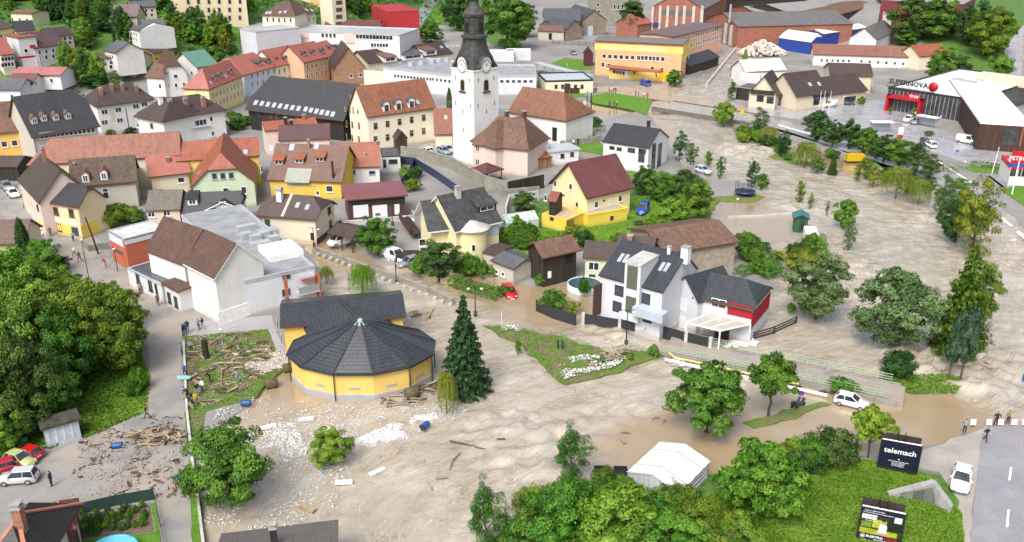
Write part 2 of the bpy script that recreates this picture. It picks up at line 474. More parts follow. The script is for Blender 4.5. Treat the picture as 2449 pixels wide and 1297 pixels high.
 def roofwin(s,b,face,pts,w=.8,h=1.2,name='skylight'):
  for px,py in pts:
   key=('sky',w,h)
   if key not in WCACHE:
    mb=MB();t=.09
    mb.box((-w/2,-.03,-h/2),(w/2,.07,h/2),0);mb.box((-w/2+t,.07,-h/2+t),(w/2-t,.09,h/2-t),1)
    WCACHE[key]=mb.data(name,[GREY,SKYGLASS])
   o=bpy.data.objects.new(name,WCACHE[key]);link(o,s.root)
   o.matrix_basis=Matrix.Translation(-s.root.location)@b.frame(face,b.at(face,px,py))
 def chim(s,b,face,pts,w=.6,h=1.3,mat=None,d=None,cap='box'):
  for px,py in pts:
   p=b.at(face,px,py);d2=d or w
   M=b.M.copy();M.translation=p;mb=MB()
   mb.box((-w/2,-d2/2,-1.0),(w/2,d2/2,h),0);mb.box((-w/2-.07,-d2/2-.07,h),(w/2+.07,d2/2+.07,h+.12),1)
   if cap=='pot':mb.box((-w/2+.05,-d2/2+.05,h+.12),(w/2-.05,d2/2-.05,h+.4),1);mb.box((-w/2-.05,-d2/2-.05,h+.4),(w/2+.05,d2/2+.05,h+.5),1)
   if cap=='hood':mb.tube([(-w/2-.1,0,h+.3),(w/2+.1,0,h+.3)],d2*.45,8,1)
   s.put(mb,'chimney',[mat or MAT['brick_red'],MAT['chimney_cap']],M)
 def dormer(s,b,face,pts,w=1.4,h=1.2,kind='shed',wall=None,roof=None,frame=None,win=None,ov=.18):
  p0,n,e,u=b.faces[face]
  tanp=u.z/max(.05,math.hypot(u.x,u.y));hd=Vector((n.x,n.y,0)).normalized()
  for px,py in pts:
   p=b.at(face,px,py)
   M=Matrix((hd.cross(Vector((0,0,1))),hd,Vector((0,0,1)))).transposed().to_4x4();M.translation=p
   mb=MB();dp=h/tanp
   if kind=='shed':
    slope=tanp*.35;dp2=h/(tanp-slope);
    mb.prism([(0,-.1),(0,h),(-dp2,h+dp2*slope),(-dp2,h+dp2*slope-.1)],-w/2,w/2,Matrix.Identity(4),0)
    mb.prism([(ov+.1,h-slope*ov),(-dp2-.1,h+(dp2+.1)*slope),(-dp2-.1,h+(dp2+.1)*slope+.12),(ov+.1,h-slope*ov+.12)],-w/2-ov,w/2+ov,None,1)
   elif kind=='gable':
    g=w*.45;dr=(h+g)/tanp
    mb.prism([(0,-.1),(0,h),(-dp,h)],-w/2,w/2,None,0)
    mb.mesh([(-w/2,0,h),(w/2,0,h),(0,0,h+g),(-w/2,-dp,h),(w/2,-dp,h),(0,-dr,h+g)],[(0,1,2),(0,2,5,3),(1,4,5,2)],0)
    for sx in(-1,1):
     a=[(0,ov,h+g+.05),(sx*(w/2+ov),ov,h-ov*.8),(sx*(w/2+ov),-dp+.3,h-ov*.8),(0,-dr-.1,h+g+.05)]
     c=[(x,y,z+.12)for x,y,z in a];mb.mesh(a+c,[(0,1,2,3),(7,6,5,4),(0,4,5,1),(1,5,6,2),(2,6,7,3),(3,7,4,0)],1)
   elif kind=='arch':
    r=w/2;prof=[(-r,-.1),(-r,h)]+[(-r*math.cos(a),h+r*math.sin(a))for a in[math.pi*i/8 for i in range(1,8)]]+[(r,h),(r,-.1)]
    dr=(h+r)/tanp
    n_=len(prof);vs=[(x,0,z)for x,z in prof]+[(x,-max(.1,(z+.1))/tanp,z)for x,z in prof]
    mb.mesh(vs,[tuple(range(n_))]+[(i,n_+i,n_+i+1,i+1)for i in range(n_-1)],0)
    pr2=[(x*1.18,h+(z-h)*1.18 if z>h else z)for x,z in prof[1:-1]]
    pr2[0]=(pr2[0][0],h-.3);pr2[-1]=(pr2[-1][0],h-.3)
    k_=len(pr2);vs=[(x,ov,z)for x,z in pr2]+[(x,-max(.1,z)/tanp,z)for x,z in pr2]
    mb.mesh(vs,[(i,n2:=i+1,k_+i+1,k_+i)for i in range(k_-1)],1)
   o=s.put(mb,'dormer',[wall or WHITE,roof or WOODF],M)
   wf,ww,wh=frame or WHITE,(win or(w*.7,h*.75))[0],(win or(w*.7,h*.75))[1]
   fr,pn,cache=win_mesh(ww,wh,wf,GLASS,'m')
   if 'f' not in cache:
    q=MB();q.mesh(fr.v,fr.f);q.m=[0 for i in fr.m];q.mesh(pn.v,pn.f,2);q.sm=[False]*len(q.f);cache['f']=q.data('window',[wf,TRIM,GLASS])
   wo=bpy.data.objects.new('window',cache['f']);link(wo,o);wo.matrix_basis=Matrix.Translation((0,.012,h*.52))
 def boxon(s,b,face,pts,size,mat,name,sink=.02,mats=None):
  """a small fitting standing on a flat roof or sticking out of a wall"""
  for px,py in pts:
   M=b.frame(face,b.at(face,px,py));w,dd,h=size;mb=MB()
   if face=='T':mb.box((-w/2,-.02,-dd/2),(w/2,h,dd/2))
   else:mb.box((-w/2,-sink,-h/2),(w/2,dd,h/2))
   s.put(mb,name,[mat],M)
 def custom(s,mb,name,mats):
  """a mesh given in world coordinates"""
  o=bpy.data.objects.new(name,mb.data(name,mats));link(o,s.root);o.location=-s.root.location;return o
  # ================================================================ the setting: land, flood water, streets, lawns
flat('flat_roof',(.27,.28,.3),.5,var=.25,scale=.5);brickwall('brick_red',(.33,.13,.07));concrete('chimney_cap',(.32,.31,.29))
def pts_world(poly,z=0.0):return[G(x,y,z)for x,y in poly]
def inside(P,X,Y):
 r=np.zeros(X.shape,bool);n=len(P)
 for i in range(n):
  (x1,y1),(x2,y2)=P[i],P[(i+1)%n]
  if y1==y2:continue
  c=((y1>Y)!=(y2>Y))&(X<(x2-x1)*(Y-y1)/(y2-y1)+x1);r^=c
 return r
def segdist(P,X,Y,closed=True):
 d=np.full(X.shape,1e9);n=len(P)
 for i in range(n if closed else n-1):
  (x1,y1),(x2,y2)=P[i],P[(i+1)%n];dx,dy=x2-x1,y2-y1;q=dx*dx+dy*dy+1e-9
  t=np.clip(((X-x1)*dx+(Y-y1)*dy)/q,0,1);d=np.minimum(d,np.hypot(X-x1-t*dx,Y-y1-t*dy))
 return d
FLOOD=[(492,1330),(478,1190),(490,1090),(500,1030),(600,975),(640,915),(690,875),(690,845),(760,800),(775,700),(765,640),(740,600),(700,572),(800,570),(870,590),(900,640),(960,632),(1000,655),(1110,632),(1160,640),(1250,690),(1330,680),(1420,660),(1450,690),(1820,720),(1870,690),(1835,655),(1860,600),(1750,600),(1700,520),(1690,480),(1770,470),(1800,440),(1700,425),(1630,395),(1590,330),(1545,262),(1380,300),(1330,268),(1300,262),(1400,240),(1640,205),(1765,105),(1800,112),(1790,160),(1735,215),(1745,290),(1770,340),(1850,328),(1960,362),(2090,400),(2230,450),(2290,440),(2375,500),(2460,560),(2600,640),(2700,1010),(2340,1028),(2250,1060),(2150,1085),(2060,1085),(1920,1100),(1760,1130),(1480,1140),(1420,1165),(1380,1190),(1280,1205),(1215,1240),(1130,1330)]
FW=[(p.x,p.y)for p in pts_world(FLOOD)]
RIVER=[(1790,120),(1700,190),(1650,260),(1740,345),(1880,420),(2040,480),(2160,560),(2150,650),(2060,770),(1900,830),(1700,880),(1500,930),(1380,980),(1200,1060),(1000,1150),(850,1330)]
RW=[(p.x,p.y)for p in pts_world(RIVER)]
STREAM=[(900,690),(1010,740),(1120,800),(1220,860),(1330,950)]
SW=[(p.x,p.y)for p in pts_world(STREAM)]
EAST=[(2360,520),(2410,640),(2420,760),(2400,900),(2330,980)]
EW=[(p.x,p.y)for p in pts_world(EAST)]
def grid_mesh(name,X,Y,Z,keep,mats,attr=None):
 ny,nx=X.shape;idx=np.arange(nx*ny).reshape(ny,nx)
 q=np.stack([idx[:-1,:-1],idx[:-1,1:],idx[1:,1:],idx[1:,:-1]],-1)[keep]
 used=np.unique(q);remap=np.full(nx*ny,-1);remap[used]=np.arange(len(used));q=remap[q]
 co=np.stack([X.ravel(),Y.ravel(),Z.ravel()],-1)[used]
 me=bpy.data.meshes.new(name);me.vertices.add(len(co));me.vertices.foreach_set('co',co.astype(np.float32).ravel())
 me.loops.add(q.size);me.loops.foreach_set('vertex_index',q.astype(np.int32).ravel())
 me.polygons.add(len(q));me.polygons.foreach_set('loop_start',np.arange(0,q.size,4,dtype=np.int32))
 me.update(calc_edges=True);me.polygons.foreach_set('use_smooth',np.ones(len(q),bool))
 for k,v in(attr or{}).items():
  a=me.attributes.new(k,'FLOAT','POINT');a.data.foreach_set('value',v.ravel()[used].astype(np.float32))
 for m in mats:me.materials.append(m)
 me.update();o=bpy.data.objects.new(name,me);return link(o)
def vnoise(X,Y,seed=0):
 rs=np.random.RandomState(seed);T=rs.rand(256,256)
 xi,yi=np.floor(X).astype(int),np.floor(Y).astype(int);fx,fy=X-xi,Y-yi
 fx,fy=fx*fx*(3-2*fx),fy*fy*(3-2*fy)
 g=lambda a,b:T[a&255,b&255]
 return(g(xi,yi)*(1-fx)+g(xi+1,yi)*fx)*(1-fy)+(g(xi,yi+1)*(1-fx)+g(xi+1,yi+1)*fx)*fy
def smv(a,b,t):t=np.clip((t-a)/(b-a),0,1);return t*t*(3-2*t)
# --- ground material
def ground_mat():
 m,n,l,b=nt('ground_soil')
 t=tex(n,l,.05,detail=9,rough=.7);f=tex(n,l,1.2,detail=6)
 veg=N(n,'Attribute',attribute_name='veg')
 paved=ramp(n,l,t,[(.3,(.16,.15,.14)),(.5,(.23,.22,.21)),(.7,(.3,.29,.28))])
 green=ramp(n,l,f,[(.3,(.035,.085,.012)),(.5,(.065,.15,.02)),(.72,(.12,.22,.035))])
 fac=n.new('ShaderNodeMath');fac.operation='ADD';l.new(veg.outputs['Fac'],fac.inputs[0])
 t2=n.new('ShaderNodeMath');t2.operation='MULTIPLY_ADD';l.new(f,t2.inputs[0]);t2.inputs[1].default_value=.5;t2.inputs[2].default_value=-.25
 l.new(t2.outputs[0],fac.inputs[1])
 col=mix(n,l,ramp(n,l,fac.outputs[0],[(.4,(0,0,0)),(.6,(1,1,1))]),paved,green)
 l.new(col,b.inputs['Base Color']);b.inputs['Roughness'].default_value=.8
 bump(n,l,b,f,.15,.6);return m
xs=np.arange(-420,431,2.5);ys=np.arange(40,1000,2.5);X,Y=np.meshgrid(xs,ys)
sd=segdist(FW,X,Y)*np.where(inside(FW,X,Y),-1,1)
Z=np.vectorize(H)(X,Y)
Z=np.where(sd<6,np.minimum(Z,np.clip(sd*.35+.05,-.7,TOWN)),Z)
VEG_POLY=[[(0,560),(140,620),(330,760),(360,960),(180,1050),(0,1100)],[(1000,1300),(1100,1200),(1900,1090),(2310,1130),(2320,1330),(1000,1340)],[(-400,130),(0,60),(240,190),(560,170),(560,120),(860,40),(1060,60),(1260,140),(1220,0),(1220,-130),(-400,-130)],[(1190,520),(1300,470),(1520,400),(1700,430),(1700,520),(1560,560),(1400,600),(1200,600)],[(2230,190),(2200,90),(2100,60),(2200,0),(2449,-60),(2449,110),(2420,160),(2400,190)]]
veg=np.zeros_like(X)
for P in VEG_POLY:
 W_=[(p.x,p.y)for p in(GT(*q)for q in P)];s_=segdist(W_,X,Y)*np.where(inside(W_,X,Y),1,-1);veg=np.maximum(veg,smv(-3,4,s_))
veg=np.maximum(veg,smv(360,420,Y-X)*smv(-20,-60,X));veg=np.maximum(veg,smv(560,700,Y))
o=grid_mesh('ground',X,Y,Z,np.ones((len(ys)-1,len(xs)-1),bool),[ground_mat()],{'veg':veg});o['kind']='structure'
mb=MB()
for a,b_ in(((-4000,-1500),(4000,41)),((-4000,41),(-419,999)),((429,41),(4000,999))):
 mb.poly([(a[0],a[1],-.75),(b_[0],a[1],-.75),(b_[0],b_[1],-.75),(a[0],b_[1],-.75)])
hz=H(0,999)
mb.poly([(-4000,996,hz),(4000,996,hz),(4000,5000,hz+700),(-4000,5000,hz+700)])
o=mb.build('hills',[MAT.setdefault('far_green',flat('far_green',(.05,.1,.03),.9,var=.5,scale=.05))]);o['kind']='structure'
# --- flood water
def water_mat():
 m,n,l,b=nt('muddy_flood_water')
 tb=N(n,'Attribute',attribute_name='turb').outputs['Fac'];fl=N(n,'Attribute',attribute_name='foam').outputs['Fac']
 p=pos(n)
 cx_=n.new('ShaderNodeCombineXYZ');ms_=n.new('ShaderNodeMath');ms_.operation='MULTIPLY';ms_.inputs[1].default_value=.42;l.new(N(n,'Attribute',attribute_name='along').outputs['Fac'],ms_.inputs[0]);l.new(ms_.outputs[0],cx_.inputs[0]);l.new(N(n,'Attribute',attribute_name='across').outputs['Fac'],cx_.inputs[1]);fv=cx_.outputs[0]
 big=tex(n,l,.045,detail=6,rough=.6);med=tex(n,l,.34,vec=fv,detail=8,rough=.68);fine=tex(n,l,1.3,vec=fv,detail=7,rough=.72)
 calm=ramp(n,l,big,[(.3,(.3,.22,.13)),(.55,(.355,.27,.17)),(.75,(.4,.325,.23))])
 wild=ramp(n,l,med,[(.3,(.335,.275,.2)),(.48,(.42,.365,.29)),(.62,(.485,.437,.367)),(.8,(.58,.545,.49))])
 add=n.new('ShaderNodeMath');add.operation='MULTIPLY_ADD';l.new(big,add.inputs[0]);add.inputs[1].default_value=.9;add.inputs[2].default_value=-.45
 ad2=n.new('ShaderNodeMath');l.new(tb,ad2.inputs[0]);l.new(add.outputs[0],ad2.inputs[1])
 f=ramp(n,l,ad2.outputs[0],[(.15,(0,0,0)),(.75,(1,1,1))])
 col=mix(n,l,f,calm,wild)
 rn=N(n,'TexNoise',Scale=.85,Detail=6,Roughness=.62,Distortion=1.3);mp=n.new('ShaderNodeMapping');mp.inputs['Scale'].default_value=(.9,.95,1);mp.inputs['Rotation'].default_value=(0,0,0);l.new(fv,mp.inputs[0]);l.new(mp.outputs[0],rn.inputs['Vector']);mud=rn.outputs['Fac']
 strand=ramp(n,l,mud,[(.462,(0,0,0)),(.488,(.8,)*3),(.514,(0,0,0))])
 mk=ramp(n,l,tex(n,l,.13,detail=4),[(.48,(.1,)*3),(.64,(1,1,1))])
 mf=n.new('ShaderNodeMath');mf.operation='MULTIPLY';l.new(strand,mf.inputs[0]);l.new(f,mf.inputs[1])
 mg=n.new('ShaderNodeMath');mg.operation='MULTIPLY';l.new(mf.outputs[0],mg.inputs[0]);l.new(mk,mg.inputs[1])
 col=mix(n,l,mg.outputs[0],col,(.17,.11,.065))
 fleck=tex(n,l,2.4,vec=fv,detail=5,rough=.7);ff=n.new('ShaderNodeMath');ff.operation='MULTIPLY';l.new(ramp(n,l,fleck,[(.62,(0,0,0)),(.69,(.9,)*3)]),ff.inputs[0]);l.new(fl,ff.inputs[1])
 col=mix(n,l,ff.outputs[0],col,(.72,.69,.66))
 l.new(col,b.inputs['Base Color'])
 l.new(ramp(n,l,f,[(0,(.1,)*3),(1,(.24,)*3)]),b.inputs['Roughness'])
 b.inputs['IOR'].default_value=1.33;b.inputs['Specular IOR Level'].default_value=.9
 hgt=n.new('ShaderNodeMath');hgt.operation='MULTIPLY';l.new(fine,hgt.inputs[0]);l.new(ramp(n,l,f,[(0,(.06,)*3),(1,(.7,)*3)]),hgt.inputs[1])
 h2=n.new('ShaderNodeMath');h2.operation='MULTIPLY_ADD';l.new(mud,h2.inputs[0]);l.new(ramp(n,l,f,[(0,(.1,)*3),(1,(.9,)*3)]),h2.inputs[1]);l.new(hgt.outputs[0],h2.inputs[2])
 bump(n,l,b,h2.outputs[0],.45,.65)
 b.inputs['Coat Weight'].default_value=1.0;b.inputs['Coat IOR'].default_value=1.75;b.inputs['Coat Roughness'].default_value=.07;l.new(b.inputs['Normal'].links[0].from_socket,b.inputs['Coat Normal'])
 return m
def warp_noise(X,Y,f,sd_):
 wx=X+4*(vnoise(X*.09,Y*.09,sd_)-.5)/.09*.12;wy=Y+4*(vnoise(X*.09+50,Y*.09,sd_+1)-.5)/.09*.12
 return 1-np.abs(2*vnoise(wx*f+100,wy*f*1.5+100,sd_+2)-1)
def flow(X,Y):
 P=RW
 for _ in range(3):
  Q=[P[0]]
  for a,b in zip(P,P[1:]):Q+=[(a[0]*.75+b[0]*.25,a[1]*.75+b[1]*.25),(a[0]*.25+b[0]*.75,a[1]*.25+b[1]*.75)]
  P=Q+[P[-1]]
 best=np.full(X.shape,1e9);S_=np.zeros(X.shape);T_=np.zeros(X.shape);acc=0
 for(x1,y1),(x2,y2)in zip(P,P[1:]):
  dx,dy=x2-x1,y2-y1;L=math.hypot(dx,dy)+1e-9;t=np.clip(((X-x1)*dx+(Y-y1)*dy)/L,0,L);d=np.hypot(X-x1-t*dx/L,Y-y1-t*dy/L);k=d<best
  best=np.where(k,d,best);S_=np.where(k,acc+t,S_);T_=np.where(k,d*np.sign((X-x1)*dy-(Y-y1)*dx),T_);acc+=L
 return{'along':S_,'across':T_}
def waves(X,Y):
 dr=segdist(RW,X,Y,False);ds=segdist(SW,X,Y,False);de=segdist(EW,X,Y,False)
 wr=10+8*smv(150,70,Y)+5*smv(10,30,X)*smv(200,160,Y)
 turb=np.maximum.reduce([smv(1.6,.55,dr/wr),.75*smv(11,4,ds),.85*smv(24,10,de)])
 turb*=(.75+.5*vnoise(X*.06,Y*.06,9))*(.12+.88*smv(4,11,segdist(CALM,X,Y,False)))
 h=.26*(warp_noise(X,Y,.16,1)-.45)+.24*(warp_noise(X,Y,.37,4)-.45)+.17*(warp_noise(X,Y,.7,6)-.5)
 h=h*(.45+1.5*smv(.5,.72,vnoise(X*.075+9,Y*.075,15)))
 z=.03*(vnoise(X*.5,Y*.5,12)-.5)+h*np.clip(turb,0,1.2)*1.6
 foam=np.clip(turb*1.15-.1+.25*de.clip(0,1)*0,0,1)
 return z,turb,foam
WMAT=water_mat();CALM=[(p.x,p.y)for p in pts_world([(1600,1085),(1780,1050),(1960,1010),(2160,975),(2240,1010)])]
xs=np.arange(-70,125,.42);ys=np.arange(56,210,.42);X,Y=np.meshgrid(xs,ys)
sd=segdist(FW,X,Y)*np.where(inside(FW,X,Y),-1,1)
z,turb,foam=waves(X,Y);z=z*smv(3,-1,sd)-.05*smv(1,3,sd)
wxs=np.arange(-70,190,1.1);wys=np.arange(ys[-1],420,1.1);X2,Y2=np.meshgrid(wxs,wys)
k=(sd<3.2);kc=k[:-1,:-1]|k[1:,1:]
o=grid_mesh('flood_water',X,Y,z,kc,[WMAT],{'turb':turb,'foam':foam,**flow(X,Y)});o['kind']='structure'
sd2=segdist(FW,X2,Y2)*np.where(inside(FW,X2,Y2),-1,1)
z2,t2,f2=waves(X2,Y2);z2=z2*smv(3,-1,sd2)*.9-.05*smv(1,3,sd2)
k=(sd2<3.2);kc=k[:-1,:-1]|k[1:,1:]
o=grid_mesh('river_water',X2,Y2,z2,kc,[WMAT],{'turb':t2,'foam':f2,**flow(X2,Y2)});o['kind']='structure'
# --- sheets of ground laid on the land
def dens(poly,step=1.2,jit=0.0,seed=3):
 rs=random.Random(seed);out=[]
 for i in range(len(poly)):
  a,b=poly[i],poly[(i+1)%len(poly)];L=(b-a).length;n=max(1,int(L/step))
  for k in range(n):
   p=a.lerp(b,k/n)
   if jit:p=p+Vector((rs.uniform(-jit,jit),rs.uniform(-jit,jit),0))
   out.append(p)
 return out
def sheet(name,poly,mat,dz=.03,jit=0.0,step=1.5,z=None,skirt=0,kind='structure',terrain=False,dome=0,label=None,cat=None):
 W_=[GT(x,y)if terrain else G(x,y,TOWN if z is None else z)for x,y in poly]
 P=dens(W_,step,jit)
 bm=bmesh.new();vs=[bm.verts.new(p)for p in P]
 es=[bm.edges.new((vs[i],vs[(i+1)%len(vs)]))for i in range(len(vs))]
 bmesh.ops.triangle_fill(bm,edges=es,use_beauty=True)
 if dome or terrain:
  for _ in range(3):
   lon=[e for e in bm.edges if e.calc_length()>3.0]
   if lon:bmesh.ops.subdivide_edges(bm,edges=lon,cuts=1);bmesh.ops.triangulate(bm,faces=bm.faces)
 bmesh.ops.recalc_face_normals(bm,faces=bm.faces)
 if sum(f.normal.z for f in bm.faces)<0:bmesh.ops.reverse_faces(bm,faces=bm.faces)
 pw=np.array([(p.x,p.y)for p in W_])
 if dome:
  Xv=np.array([v.co.x for v in bm.verts]);Yv=np.array([v.co.y for v in bm.verts]);dd=segdist([tuple(q)for q in pw],Xv,Yv)
 for i,v in enumerate(bm.verts):
  v.co.z=(H(v.co.x,v.co.y)if terrain else(TOWN if z is None else z))+dz
  if dome:v.co.z+=dome*min(1,dd[i]/4.0)*(.8+.4*mn.noise(v.co*.4))
 if skirt:
  be=[e for e in bm.edges if e.is_boundary]
  r=bmesh.ops.extrude_edge_only(bm,edges=be)
  for v in[g for g in r['geom']if isinstance(g,bmesh.types.BMVert)]:v.co.z-=skirt
  bmesh.ops.recalc_face_normals(bm,faces=bm.faces)
 me=bpy.data.meshes.new(name);bm.to_mesh(me);bm.free();me.materials.append(mat);uvproject(me)
 o=link(bpy.data.objects.new(name,me));tag(o,label,cat,None,kind);return o
def asphalt(name,c=(.15,.15,.16),mud=.5,wet=.35,mudc=(.3,.25,.2)):
 m,n,l,b=nt(name)
 t=tex(n,l,.12,detail=8,rough=.68);f=tex(n,l,5,detail=3);w=tex(n,l,.3,detail=5)
 col=ramp(n,l,f,[(.3,mul(c,.85)),(.7,mul(c,1.15))])
 col=mix(n,l,ramp(n,l,w,[(.4,(0,0,0)),(.7,(.5,.5,.5))]),col,mul(c,1.5))
 col=mix(n,l,ramp(n,l,t,[(.42,(0,0,0)),(.62,(mud,)*3)]),col,mudc)
 l.new(col,b.inputs['Base Color'])
 l.new(ramp(n,l,w,[(.38,(wet*.5,)*3),(.62,(wet*1.8,)*3)]),b.inputs['Roughness'])
 bump(n,l,b,f,.012,.5);return m
def grassmat(name,a=(.045,.11,.012),b_=(.1,.22,.022),c=(.17,.28,.05),mud=0):
 m,n,l,b=nt(name)
 f=tex(n,l,1.6,detail=8,rough=.72);t=tex(n,l,.2,detail=4)
 col=ramp(n,l,f,[(.28,a),(.5,b_),(.75,c)])
 col=mix(n,l,ramp(n,l,t,[(.45,(0,0,0)),(.7,(.5,.5,.5))]),col,mul(b_,.75))
 if mud:col=mix(n,l,ramp(n,l,tex(n,l,.45,detail=8,rough=.7),[(.42,(0,0,0)),(.58,(mud,)*3)]),col,(.2,.15,.095))
 l.new(col,b.inputs['Base Color']);b.inputs['Roughness'].default_value=.8;b.inputs['Specular IOR Level'].default_value=.2
 bump(n,l,b,f,.25,.8);return m
A_MUD=asphalt('muddy_asphalt',(.22,.215,.21),.75,.45,(.37,.31,.25));A_WET=asphalt('wet_asphalt',(.27,.275,.295),.25,.2);A_DRK=asphalt('dark_wet_asphalt',(.23,.235,.26),.3,.18)
A_PARK=asphalt('parking_asphalt',(.29,.295,.32),.2,.2);GRASS=grassmat('lawn_grass');GRASS2=grassmat('meadow_grass',(.05,.12,.012),(.105,.24,.02),(.19,.31,.05))
GMUD=grassmat('muddy_grass',mud=.85);GRAVEL=asphalt('muddy_gravel',(.3,.28,.25),.6,.7,(.36,.32,.28));SOIL=flat('garden_soil',(.13,.1,.075),.9,var=.4)
PATH=asphalt('wet_path',(.3,.29,.3),.3,.3)
sheet('street',[(20,440),(0,470),(0,515),(110,590),(150,640),(200,680),(300,735),(352,800),(358,900),(345,990),(180,1060),(40,1120),(-60,1180),(-60,1260),(150,1240),(370,1195),(390,1330),(482,1330),(462,1190),(445,1050),(437,900),(436,800),(520,772),(520,740),(440,745),(330,700),(300,640),(255,600),(230,570),(150,520),(60,440)],A_MUD,.03,.1)
sheet('path',[(437,772),(650,755),(662,800),(690,842),(652,845),(640,790),(452,806)],PATH,.034)
sheet('lawn',[(440,806),(640,788),(662,842),(690,850),(690,876),(640,912),(615,950),(490,985),(482,1040),(470,1100),(445,1060),(440,900)],GMUD,.06,.15,skirt=.5)
sheet('verge',[(452,1100),(474,1110),(480,1190),(488,1330),(462,1330),(455,1230)],GRASS,.05,.1)
sheet('lane',[(2352,1020),(2480,1020),(2700,1750),(2240,1750),(2310,1400),(2340,1100)],A_DRK,.034)
sheet('layby',[(2190,1085),(2255,1060),(2352,1024),(2338,1110),(2308,1400),(2236,1750),(2190,1750),(2296,1400),(2290,1200),(2250,1130),(2130,1105)],GRAVEL,.03,.2)
sheet('meadow',[(1890,1118),(2060,1098),(2130,1108),(2230,1145),(2300,1230),(2312,1420),(1250,1420),(1600,1230),(1790,1140)],GRASS2,.05,.2,dome=.8)
sheet('islet',[(1160,778),(1235,783),(1330,802),(1440,838),(1462,846),(1490,828),(1560,840),(1592,852),(1540,868),(1480,884),(1400,906),(1352,918),(1305,885),(1262,845),(1225,815),(1190,800)],GMUD,-.06,.55,skirt=.7,dome=.4)
sheet('bank',[(2110,908),(2160,893),(2250,893),(2305,910),(2280,938),(2180,938),(2120,925)],GMUD,-.08,.15,skirt=.5,dome=.2)
sheet('shoal',[(1780,1008),(1850,988),(1960,958),(1985,962),(1900,996),(1800,1022)],GMUD,-.12,.3,skirt=.5,dome=.15)
sheet('dike',[(1878,590),(1950,580),(1962,555),(1975,560),(1995,640),(1960,640),(1945,598),(1890,612)],GMUD,-.1,.15,skirt=.5)
sheet('headland',[(1690,450),(1760,448),(1830,470),(1800,482),(1720,480),(1690,520),(1670,480)],GMUD,-.1,.3,skirt=.5)
sheet('embankment',[(1745,292),(1790,300),(1870,345),(1940,392),(1900,392),(1830,372),(1770,340)],GMUD,-.1,.2,skirt=.5)
sheet('roadside',[(1810,300),(1900,325),(2000,355),(2100,398),(2160,430),(2210,452),(2230,440),(2110,372),(2000,325),(1880,300)],GRASS,0,.2,skirt=.5)
sheet('town_lawn',[(1400,232),(1450,222),(1530,232),(1560,240),(1545,275),(1500,262),(1420,248)],GRASS,.05,.1)
sheet('verge',[(1305,222),(1400,220),(1402,232),(1330,238)],GRASS,.05,.1)
sheet('town_lawn',[(1318,152),(1352,138),(1420,148),(1415,168),(1370,168)],GRASS,.06,.1)
sheet('yard',[(960,365),(1020,345),(1085,335),(1100,382),(1130,392),(1110,400),(1040,378)],A_WET,.034)
sheet('garden_lawn',[(1190,560),(1270,560),(1400,520),(1540,470),(1690,450),(1700,520),(1560,545),(1500,590),(1400,600),(1250,610)],GRASS,.06,.2)
sheet('church_green',[(1320,330),(1420,318),(1440,350),(1500,400),(1450,410),(1440,372),(1330,352)],GRASS,.06,.15)
sheet('street_east',[(2060,350),(2250,395),(2340,450),(2420,520),(2440,545),(2380,545),(2300,478),(2230,430),(2050,372),(1900,320),(1720,268),(1760,262),(1880,290)],A_WET,.036)
sheet('car_park',[(1760,268),(1830,250),(2110,240),(2200,300),(2340,340),(2460,345),(2460,388),(2330,400),(2200,352),(2060,318),(1940,290)],A_PARK,.04)
sheet('verge',[(2290,398),(2420,402),(2460,412),(2440,420),(2330,412)],GRASS,.07)
sheet('forecourt',[(2330,415),(2450,422),(2500,440),(2500,475),(2400,458)],A_DRK,.05)
sheet('verge',[(2392,455),(2450,440),(2520,470),(2520,530),(2460,500)],GRASS,.08)
sheet('street_town',[(1320,230),(1420,208),(1560,205),(1640,200),(1660,215),(1790,258),(1760,272),(1640,250),(1560,238),(1450,220)],asphalt('muddy_street',(.32,.27,.22),.8,.4,(.36,.28,.19)),.04)
sheet('hill_road',[(975,112),(985,60),(1010,10),(1040,-15),(1062,-15),(1030,30),(1008,70),(1012,112)],A_WET,.12,terrain=True)
sheet('hill_road',[(2449,60),(2400,120),(2420,170),(2400,200),(2360,215),(2380,220),(2449,210)],PATH,.12,terrain=True)
sheet('hill_meadow',[(500,70),(572,75),(572,108),(540,100),(500,92)],GRASS,.15,terrain=True)
sheet('hill_meadow',[(1010,75),(1018,50),(1040,20),(1060,18),(1062,45),(1042,70)],GRASS,.15,terrain=True)
# ================================================================ buildings, near and middle distance
r_or=tiles('orange_tiles',(.37,.12,.06),(.27,.075,.04),.4,.42);r_pink=tiles('smooth_red_tiles',(.40,.135,.10),(.34,.105,.075),.4,.45,gap=.02)
r_red2=tiles('old_red_tiles',(.36,.13,.075),(.22,.075,.05),.35,.4,moss=(.16,.11,.07),mossamt=.6);r_br=tiles('brown_tiles',(.135,.07,.05),(.08,.045,.035),.4,.42,moss=(.2,.13,.09),mossamt=.35)
r_dkbr=tiles('dark_brown_tiles',(.085,.058,.05),(.05,.038,.036),.4,.42);r_black=tiles('black_tiles',(.042,.044,.05),(.026,.028,.032),.45,.45,gloss=.42)
r_anth=tiles('anthracite_tiles',(.055,.062,.075),(.035,.04,.05),.38,.5,gloss=.32,gap=.06);r_shing=tiles('old_black_shingles',(.05,.052,.055),(.03,.031,.034),.9,.9,moss=(.14,.14,.13),mossamt=.5,gloss=.6)
r_maroon=tiles('maroon_tiles',(.17,.06,.055),(.13,.042,.042),.4,.4);r_old=tiles('mossy_old_tiles',(.13,.09,.065),(.07,.052,.042),.35,.4,moss=(.17,.14,.08),mossamt=.6,gloss=.8)
r_rust=tiles('rusty_brown_tiles',(.2,.11,.075),(.11,.065,.05),.35,.38,moss=(.26,.15,.1),mossamt=.5,gloss=.8);r_maro2=sheetmetal('maroon_sheet_metal',(.2,.065,.075),.4,.35)
